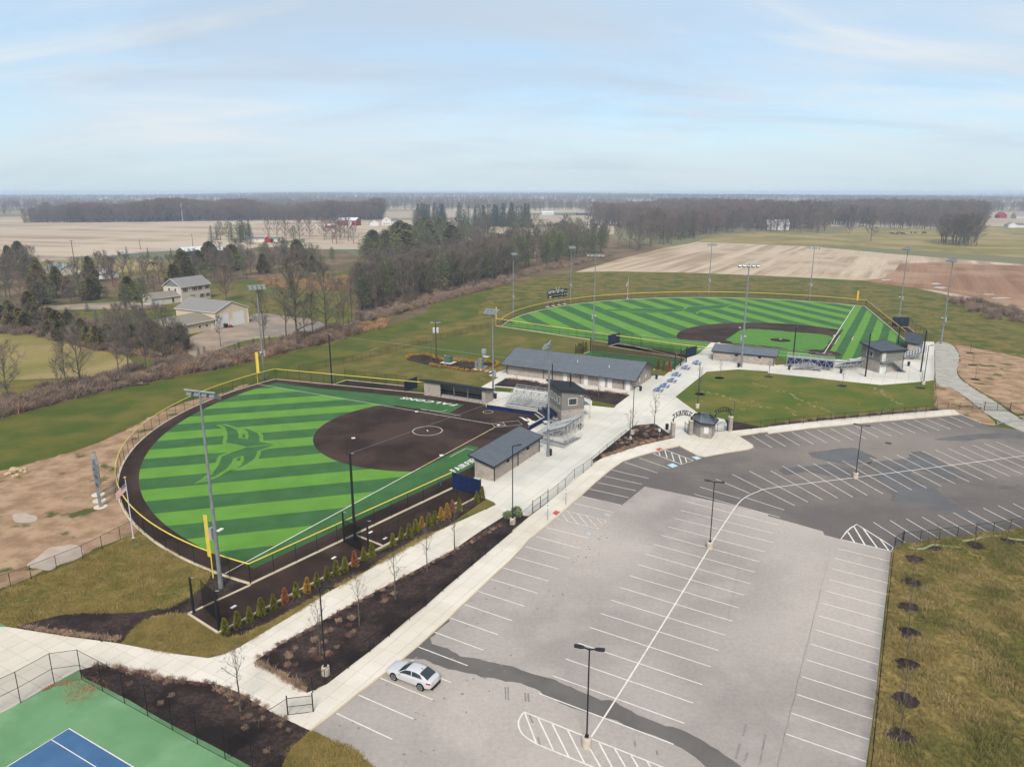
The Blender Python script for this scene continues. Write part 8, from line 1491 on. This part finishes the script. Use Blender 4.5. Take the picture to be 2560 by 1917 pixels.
stand([(-205.79,370.69),(-186.83,376),(-173.67,360.49),(-156.03,320.63),(-182.11,328.73)], 9, ['maple','bare2','multi0'], 8, 13, 'behind the white shed', 'bare trees behind the white shed', 5, 6); stand([(-165.44,337.23),(-160.98,370.69),(-185.35,453.59),(-173.89,505.37),(-109.24,461.49),(-87.31,411.26),(-105.69,370.69),(-122.25,350.82),(-135.28,341.65),(-139.13,301.97)], 70, CED+PINE+BARE+MUL, 8, 13, 'in the dark grove behind the two-storey house', 'dark grove behind the two-storey house', 5, 7, (1.0,1.5))
stand([(-233.65,570.15),(-218.88,595.51),(-204.26,595.51),(-235.05,686.9),(-265.16,653.52)], 12, PINE+SPR, 12, 19, 'in the clump beside the dark barn', 'pine clump beside the dark barn', 5, 8, (1.2,1.6)); stand([(-223.06,669.8),(-181.23,653.52),(-145.05,595.51),(-121,595.51),(-116.85,623.19),(-141.37,686.9),(-191.45,723.81),(-230.19,704.88)], 18, BARE+MUL, 14, 20, 'in the hedgerow below the red barn', 'bare hedgerow below the red barn', 8, 9)
stand([(-92.67,453.59),(-111.75,595.51),(-101.98,686.9),(-70,743.77),(-48.76,686.9),(-41.52,546.82),(-54.74,495.96),(-72.53,438.57),(-81,411.26)], 48, PINE+PINE+CED, 13, 18, 'in the middle of the tree belt', 'dark pines in the middle of the tree belt', 7, 10, (1.2,1.7)); stand([(-51.49,653.52),(0,810.73),(68.16,743.77),(64.02,595.51),(24.84,546.82),(0,505.37),(-24.26,505.37),(-41.55,525.3)], 40, PINE+PINE+BARE, 14, 20, 'at the back of the tree belt', 'back of the tree belt', 8, 11, (1.0,1.5))
stand([(-52.44,248.07),(-44.47,264.75),(-32.68,291.75),(-18.32,324.63),(0,360.49),(0,411.26),(-20.84,370.69),(-37.59,337.23),(-50.48,301.97),(-58.73,279.13)], 92, BARE+BARE+TALL+PINE+PINE, 13.5, 18, 'at the front of the belt along the north lawn', 'tree belt along the north lawn', 3.0, 12, (0.85,1.1)); stand([(-59.8,282.18),(-51.06,305.53),(-38.07,341.65),(-21.13,376),(0,417.77),(0,486.88),(-24.54,438.57),(-43.6,392.86),(-57.62,346.18),(-66.07,312.9)], 66, PINE+BARE, 13, 17, 'inside the belt along the north lawn', 'inner trees of the north lawn belt', 4, 13, (1.0,1.3))
stand([(-1.68,355.59),(16.1,411.26),(37.71,438.57),(63.4,495.96),(75.86,595.51),(46.79,546.82),(19.33,495.96),(0,453.59)], 64, BARE+TALL+PINE+PINE, 15, 21, 'in the belt behind the scoreboard', 'tree belt behind the scoreboard', 4, 14); stand([(62.26,486.88),(89.97,525.3),(117.69,582.56),(166.15,669.8),(179.61,743.77),(126.7,653.52),(76.57,546.82)], 30, BARE+TALL, 17, 25, 'in the hedgerow along the stubble field', 'hedgerow along the stubble field', 8, 15)
stand([(-119.98,905.62),(-79.34,920.99),(-83.54,970.37),(-126.23,953.34)], 30, SPR, 20, 30, 'in the left half of the distant spruce row', 'distant spruce row, left half', 3, 16, (1.1,1.5)); stand([(-69.38,920.99),(0,890.74),(22.29,890.74),(23.67,946.69),(-73.06,970.37)], 54, SPR, 20, 30, 'in the right half of the distant spruce row', 'distant spruce row, right half', 3, 17, (1.1,1.5))
stand([(-111.65,862.39),(-98.33,862.39),(-101.8,905.62),(-117.18,905.62)], 2, ['maple'], 16, 20, 'in front of the spruce row', 'round trees before the spruces', 8, 18, (1.1,1.3)); stand([(341.17,595.51),(343.28,580.04),(354.54,576.29),(375.4,595.51),(402.71,638),(396.12,653.52),(367.07,638)], 26, MUL+BARE, 17, 24, 'in the rounded grove on the pasture', 'rounded grove on the pasture', 5, 19, (1.0,1.3))
stand([(265.02,775.83),(284.99,764.84),(316.08,754.16),(341.88,787.13),(349.8,835.78),(289.63,848.88)], 18, BARE, 17, 24, 'beside the white barn', 'trees beside the white barn', 9, 20, (0.9,1.2)); q = (306.19,638,21.24); tree('bare3', q, 'leaning bare tree alone on the pasture', wide=1.1); q = (330.32,733.66,12.77); tree('bare0', q, 'pale bare tree beside the far cattle fence')
# --- masses nobody could count: far woods, brush, tall grass (one object each, instances of a few plants)
def mass(name, label, cat, pts, cols, m_index=None):
    # pts: (x, y, z, scale, rot); cols: list of meshes to pick from
    src = bpy.data.collections.new(name+'_plants')
    for i, me in enumerate(cols): src.objects.link(bpy.data.objects.new('%s_source_%02d' % (name, i), me))
    me = bpy.data.meshes.new(name); me.from_pydata([p_[:3] for p_ in pts], [], [])
    for an, ty, vals in (('size','FLOAT',[p_[3] for p_ in pts]), ('turn','FLOAT',[p_[4] for p_ in pts]), ('pick','INT',[i*7919 % len(cols) for i in range(len(pts))])):
        a = me.attributes.new(an, ty, 'POINT'); a.data.foreach_set('value', vals)
    o = link(name, me); stuff(o, label, cat)
    ng = bpy.data.node_groups.new(name, 'GeometryNodeTree'); ng.interface.new_socket('Geometry', in_out='INPUT', socket_type='NodeSocketGeometry'); ng.interface.new_socket('Geometry', in_out='OUTPUT', socket_type='NodeSocketGeometry')
    N = ng.nodes; L = ng.links; gi = N.new('NodeGroupInput'); go = N.new('NodeGroupOutput'); ci = N.new('GeometryNodeCollectionInfo'); ci.inputs['Collection'].default_value = src; ci.inputs['Separate Children'].default_value = True; ci.inputs['Reset Children'].default_value = True
    ip = N.new('GeometryNodeInstanceOnPoints'); ip.inputs['Pick Instance'].default_value = True
    def attr(n_, t_): a = N.new('GeometryNodeInputNamedAttribute'); a.data_type = t_; a.inputs['Name'].default_value = n_; return a.outputs[0]
    cx = N.new('ShaderNodeCombineXYZ'); L.new(attr('turn','FLOAT'), cx.inputs[2]); L.new(gi.outputs[0], ip.inputs['Points']); L.new(ci.outputs[0], ip.inputs['Instance']); L.new(attr('pick','INT'), ip.inputs['Instance Index']); L.new(cx.outputs[0], ip.inputs['Rotation']); L.new(attr('size','FLOAT'), ip.inputs['Scale']); L.new(ip.outputs[0], go.inputs[0])
    o.modifiers.new('plants', 'NODES').node_group = ng; return o
def joined(seed, H, cr, red=False, **k):
    T, K_ = bare_tree(seed, H, cr, **k); mb = MB(); mb.add(T.v, T.f, 0); mb.add(K_.v, K_.f, 1); return data_mesh('wood_tree', mb, ['bark','twig_red' if red else 'twig'])
WOOD = [joined(200+i, 15, 5.6, i % 2, th=0.12, limbs=14, sub=7, tw=8, w=0.075) for i in range(4)]
def wood(name, label, poly, n, h0, h1, seed, cols=WOOD, z=0.0):
    r = random.Random(seed); return mass(name, label, 'wood', [(q[0],q[1],z+ground_h(*q),(h0+(h1-h0)*(0.5+0.25*math.sin(q[0]*0.021+seed)+0.18*math.sin(q[0]*0.053+q[1]*0.02)+r.uniform(-0.28,0.28)))/15,r.uniform(0,6.28)) for q in rnd_in(poly, n, r)], cols)
LATER.sort(key=lambda a: -a[0])      # the 280 bare trees that show largest are individuals, the rest one mass
for a in LATER[:280]: tree(a[1], a[2], a[3], a[4], a[5], None, a[6], True)
mass('far_bare_trees', 'small bare trees of the far groves and hedgerows', 'wood', [(a[2][0],a[2][1],0,a[2][2]/15,i*1.7) for i, a in enumerate(LATER[280:])], WOOD)
wood('far_wood', 'long dark bare wood behind the left stubble field', [(-663.16,1017.61),(-544.11,1033.07),(-374.21,1099.87),(-192.21,1117.93),(-218.91,1274.68),(-349.55,1324.12),(-445.48,1311.41),(-619.36,1251.31),(-746.29,1207.03)], 2600, 13, 28, 31)
wood('far_wood', 'large bare wood behind the baseball outfield', [(86.76,936.89),(125.85,905.62),(126.7,653.52),(174.72,704.88),(228.05,775.83),(276.78,810.73),(341.05,848.88),(395.26,920.99),(410.02,884.93),(471.49,835.78),(589.99,936.89),(761.9,1207.03),(748.95,1391.54),(511.21,1506.47),(329.54,1531.76),(171.19,1391.54)], 3900, 13, 27, 32)
far_pts = []; r_ = random.Random(77)
for k in range(250):
    d = 1700+5900*(r_.random()**1.25); a = math.radians(r_.uniform(48,132)); cx, cy_ = d*math.cos(a), d*math.sin(a); ln = r_.uniform(200,900)*(0.6+d/4500); dp = r_.uniform(30,140)
    for j in range(int(22+ln/14)):
        x, y = cx+r_.uniform(-ln,ln)*0.5, cy_+r_.uniform(-dp,dp)*0.5
        if math.hypot(x,y) < 8100: far_pts.append((x, y, ground_h(x,y), r_.uniform(14,20)/15, r_.uniform(0,6.28)))
mass('distant_woods', 'blue-grey strips of woodland along the horizon', 'wood', far_pts, WOOD)
BR = [data_mesh('brush_plant', brush_clump(300+i, 1.5, 60, 1.1, 0.05), ['brush']) for i in range(3)]; SW = [data_mesh('straw_plant', brush_clump(310+i, 1.2, 70, 0.9, 0.05, 1), ['straw']) for i in range(2)]
def scatter(name, label, cat, polys, cols, s0, s1, seed, keep_off=()):
    r = random.Random(seed); P_ = []
    for poly, n in polys: P_ += [(q[0],q[1],0.02,r.uniform(s0,s1)*(1+0.35*math.sin(q[0]*0.9+math.sin(q[1]*0.6))),r.uniform(0,6.28)) for q in rnd_in(poly, n, r) if all(math.dist(q, k) > 0.95 for k in keep_off)]
    return mass(name, label, cat, P_, cols)
S1 = [(-105.05,133.95),(-102.35,141.2),(-99.46,147.13),(-97.06,155.81),(-90.87,165.24),(-83.22,175.65),(-73.58,184.67),(-66.99,193.73),(-60.67,212.57),(-48.64,230.33),(-45.9,216.76),(-56.02,195.47),(-63.25,182.33),(-68.96,172.42),(-77.27,162.35),(-83.09,155.81),(-87.49,147.96),(-91.44,140.72),(-95.75,131.4),(-100.55,127.75)]
scatter('brush_thicket', 'grey-brown leafless brush along the edge of the trees', 'brush', [(S1, 1250), ([(-52.19,246.87),(-44.25,263.39),(-32.5,290.12),(-18.21,322.62),(0,358.03),(0,453.59),(-22.37,398.81),(-39.57,355.59),(-52.86,316.72),(-60.63,288.5)], 620), ([(-50.56,233.29),(-41.58,246.87),(-30.83,274.66),(-17.18,303.74),(0,339.43),(0,355.59),(-17.89,316.72),(-31.98,285.31),(-43.19,256.79),(-52.02,242.17)], 520), ([(-1.63,346.18),(15.4,392.86),(36.53,424.49),(64.54,486.88),(64.58,505.37),(38.97,453.59),(16.35,417.77),(0,365.52)], 300), ([(-192.12,262.05),(-160.83,251.73),(-120.81,221.07),(-86.94,195.28),(-82.72,178.44),(-107.33,189.34),(-139.74,211.78),(-160.57,217.26)], 700), ([(173.02,295.09),(181.04,285.31),(182.01,259.39),(166.38,231.16),(158.52,242.17),(164.97,273.2)], 160)], BR+BR+SW[:1], 0.7, 1.5, 41)
scatter('straw_brush', 'tall straw-coloured dead grass in the rough ground', 'grass', [([(-82.27,173.53),(-73.28,183.88),(-66.7,192.87),(-54.36,218.91),(-41.02,235.22),(-39.42,225.63),(-51.44,206.56),(-63.25,182.33),(-69.12,172.83),(-76.58,164.22)], 700), ([(-121.81,350.82),(-108.89,355.59),(-91.08,360.49),(-77.96,365.52),(-67.55,312.9),(-84.34,312.9),(-107.87,324.63)], 330)], SW, 0.8, 1.4, 42)
GT = [data_mesh('grass_tuft', brush_clump(320+i, 0.42, 26, 0.5, 0.028, 0), ['grass_dry']) for i in range(3)]; GO = [data_mesh('lawn_tuft', brush_clump(330+i, 0.16, 22, 0.5, 0.03, 0), ['grass_olive']) for i in range(2)]
scatter('meadow_grass', 'tall dry tussocky grass of the right meadow', 'grass', [([(45.39,79.42),(47.05,80.76),(55.3,82.74),(64.35,84.8),(83.43,90.15),(61.58,63.74),(38.79,43.97),(25.92,43.97),(29.08,50.12),(32.79,56.77),(38.07,66.4)], 15000)], GT, 0.4, 1.0, 43, RINGS)
scatter('lawn_grass', 'short olive winter grass of the near lawns', 'grass', [([(-56.27,70.45),(-54.23,69.79),(-52.58,72.17),(-49.59,77.22),(-47.58,81.34),(-46.43,83.97),(-42.61,80.37),(-37.46,76.69),(-34.03,74.12),(-33.31,72.33),(-33.52,68.96),(-34.86,66.73),(-38.09,65.91),(-41.79,65.8),(-45.29,65.37),(-47.6,64.31),(-48.5,63.44),(-50.42,64.13),(-51.89,64.13)], 6000), ([(-36.62,60.55),(-36.62,63.54),(-35.86,64.68),(-34.07,65.32),(-32.36,65.32),(-28.02,61.99),(-26.89,61.27),(-25.41,61.87),(-23.41,64.57),(-19.94,69.02),(-16.44,73.52),(-11.59,80.84),(-8.2,85.31),(-10.42,82.94),(-14.15,77.58),(-16.79,73.46),(-19.51,69.7),(-21.92,65.45),(-24.36,61.63),(-26.44,58.95),(-27.58,58.39),(-33.64,59.74)], 5200), ([(-16.91,45.39),(-17.09,46.73),(-16.6,47.58),(-15.65,48.95),(-13.73,47.74),(-11.36,46.2),(-10.02,44.96),(-14.31,44.67)], 1500)], GO, 0.7, 1.4, 44)

# ================================================================ far details and the air
r_ = random.Random(9)
for k in range(34):
    d = 1500+3400*r_.random(); a = math.radians(r_.uniform(52,128)); x, y = d*math.cos(a), d*math.sin(a); L_ = r_.uniform(14,44); D_ = r_.uniform(9,16); e = r_.uniform(4,7); rg = e+r_.uniform(2.5,5); mb = MB()
    mb.add([(0,0,0),(L_,0,0),(L_,D_,0),(0,D_,0),(0,0,e),(L_,0,e),(L_,D_,e),(0,D_,e),(0,D_/2,rg),(L_,D_/2,rg)], [(0,1,5,4),(1,2,6,9,5),(2,3,7,6),(3,0,4,8,7)], 0); mb.add([(-0.5,-0.6,e-0.2),(L_+0.5,-0.6,e-0.2),(L_+0.5,D_/2,rg+0.2),(-0.5,D_/2,rg+0.2),(-0.5,D_+0.6,e-0.2),(L_+0.5,D_+0.6,e-0.2)], [(0,1,2,3),(3,2,5,4)], 1)
    o = mb.build('distant_farmhouse', [M['white_siding'], M[r_.choice(['roof_white','roof_white','shingle_grey'])]], loc=(x,y,ground_h(x,y)+0.1)); o.rotation_euler = (0,0,r_.uniform(-0.5,0.5)); tag(o, 'tiny pale farm building near the horizon', 'building', 'distant farm buildings')
def util_pole(name, label, q, m, r, arm):
    root = thing(name, label, 'utility pole', (q[0],q[1],0)); h = q[2]; MB().tube((0,0,0), (0,0,h), r, r*0.6, 8).build('pole', M[m], root)
    for k in range(arm): MB().bar((-h*0.07,0,h-0.4-k*h*0.07), (h*0.07,0,h-0.4-k*h*0.07), r*0.7).build('crossarm', M[m], root)
A1 = (-466.23,1065.44,25.05); A2 = (-249.46,1549.09,24.94)
A1 = (A1[0],A1[1],min(A1[2],39)); A2 = (A2[0],A2[1],min(A2[2],39))
util_pole('transmission_pole', 'pale steel transmission pole in front of the far left wood', A1, 'galv_light', 0.75, 3); util_pole('transmission_pole', 'pale steel transmission pole behind the white farmhouse', A2, 'galv_light', 0.8, 3)
for q, lb in (((-226.67,384.25,16.89),'beside the pale green roof'), ((-272.59,546.82,6.86),'at the edge of the road by the stubble field'), ((-246.42,576.29,9.67),'beside the dark barn'), ((-274.41,486.88,1.5),'stub by the paddock road')): util_pole('utility_pole', 'wooden utility pole '+lb, q, 'wood_pole', 0.22, 1)
mb = MB()
for z in (0.92,0.86,0.80):
    P0, P1 = Vector((A1[0]-900, A1[1]-60, A1[2]*z)), Vector((A1[0],A1[1],A1[2]*z)); P2 = Vector((A2[0],A2[1],A2[2]*z)); P3 = P2+Vector((700,500,0))
    for a, b in ((P0,P1),(P1,P2),(P2,P3)):
        n = 14; pts = [a.lerp(b, i/n)-Vector((0,0,5*(1-(2*i/n-1)**2))) for i in range(n+1)]; mb.path(pts, 0.10, 3)
tag(mb.build('power_line', M['lamp_grey']), 'sagging power line strung between the two steel transmission poles', 'power line')
# timber and scrap by the tree line
for q, l, rz, lb in (((-83.97,154.67), 9, 0.35, 'long fallen log at the foot of the slim trees'), ((-80.05,160.51), 7, 0.3, 'second fallen log beside the rubble')): o = MB().tube((-l/2,0,0.2), (l/2,0,0.25), 0.22, 0.16, 8).build('fallen_log', M['wood_pole'], loc=(q[0],q[1],0)); o.rotation_euler = (0,0,rz); tag(o, lb, 'log')
q = (-83.07,157.54); root = thing('timber_pile', 'pile of pale broken boards at the tree line', 'timber', (*q,0), 0.4)
for k in range(7): b = MB().box((0,0,0), (2.6,0.22,0.06)).build('board', M['kerb'], root, loc=(R.uniform(-0.3,0.3),k*0.28-0.9,0.15+R.uniform(0,0.25))); b.rotation_euler = (R.uniform(-0.2,0.2),R.uniform(-0.15,0.15),R.uniform(-0.4,0.4))
for q, s, lb in (((-81.21,163.97),0.5,'pale rubble stone by the tree line'), ((-80.71,164.22),0.4,'smaller pale stone beside the rubble'), ((-81.83,161.12),0.4,'pale stone left of the rubble')): o = link('rubble_stone', RK[1], None, (*q,0.15)); o.scale = (s,s,s); tag(o, lb, 'stone')
q = (-71.32,170.5); o = MB().lathe((0,0,0), [(0.95,0),(1.0,0.1),(0.95,0.3),(0.6,0.32)], 18).build('old_tyre', M['tyre'], loc=(*q,0.05)); tag(o, 'large old tyre lying at the edge of the lawn', 'tyre')
q = (-88.23,226.64); root = thing('riding_mower', 'red and black riding mower parked before the overhead doors', 'mower', (*q,0.06), 0.6); mat('mower_red', s_(150,40,60), rough=0.4)
MB().box((0.3,0,0.55), (1.1,0.7,0.4), top=0.8).build('bonnet', M['mower_red'], root); MB().box((-0.7,0,0.75), (0.6,0.6,0.9), top=0.8).build('seat', M['plastic_black'], root); MB().box((-1.3,0,0.7), (0.7,1.2,1.1), top=0.8).build('grass_bag', M['plastic_black'], root); MB().box((0,0,0.25), (1.2,1.5,0.2)).build('deck', M['mower_red'], root)
for x in (-0.8,0.7):
    for y in (-0.5,0.5): MB().tube((x,y-0.12,0.28), (x,y+0.12,0.28), 0.28, 0.28, 12).build('wheel', M['tyre'], root)
for q in [(-80.6,183.06),(-77.77,187.91),(-74.83,192.27),(-72.61,198.38)] + [(-66.31,205.71),(-63.42,211.78),(-59.45,220.1),(-55.3,228.04),(-50.17,238.77)]: 
    pass
EB = [(-80.33,181.72),(-77.49,187.21),(-74.55,191.53),(-72.34,197.6)] + [(-69.37,199.97),(-66.05,204.87),(-63.32,211.43),(-59.35,219.72),(-55.16,227.43),(-50.04,238.1),(-47.6,243.33)]
struct(MB().ribbon(EB, 0.7, 0.08).build('yard_kerb', M['kerb']))
# haze: one closed box of even, pale air round the whole site
def haze():
    mb = MB(); mb.box((0,0,21.5), (17600,17600,46)); o = mb.build('haze', []); m = bpy.data.materials.new('haze'); m.use_nodes = True; N = m.node_tree.nodes; N.clear(); out = N.new('ShaderNodeOutputMaterial'); v = N.new('ShaderNodeVolumePrincipled')
    v.inputs['Color'].default_value = (0.74,0.86,1.0,1); v.inputs['Density'].default_value = 0.00021; v.inputs['Anisotropy'].default_value = 0.0
    m.node_tree.links.new(v.outputs[0], out.inputs['Volume']); o.data.materials.clear(); o.data.materials.append(m); o['kind'] = 'stuff'
haze()
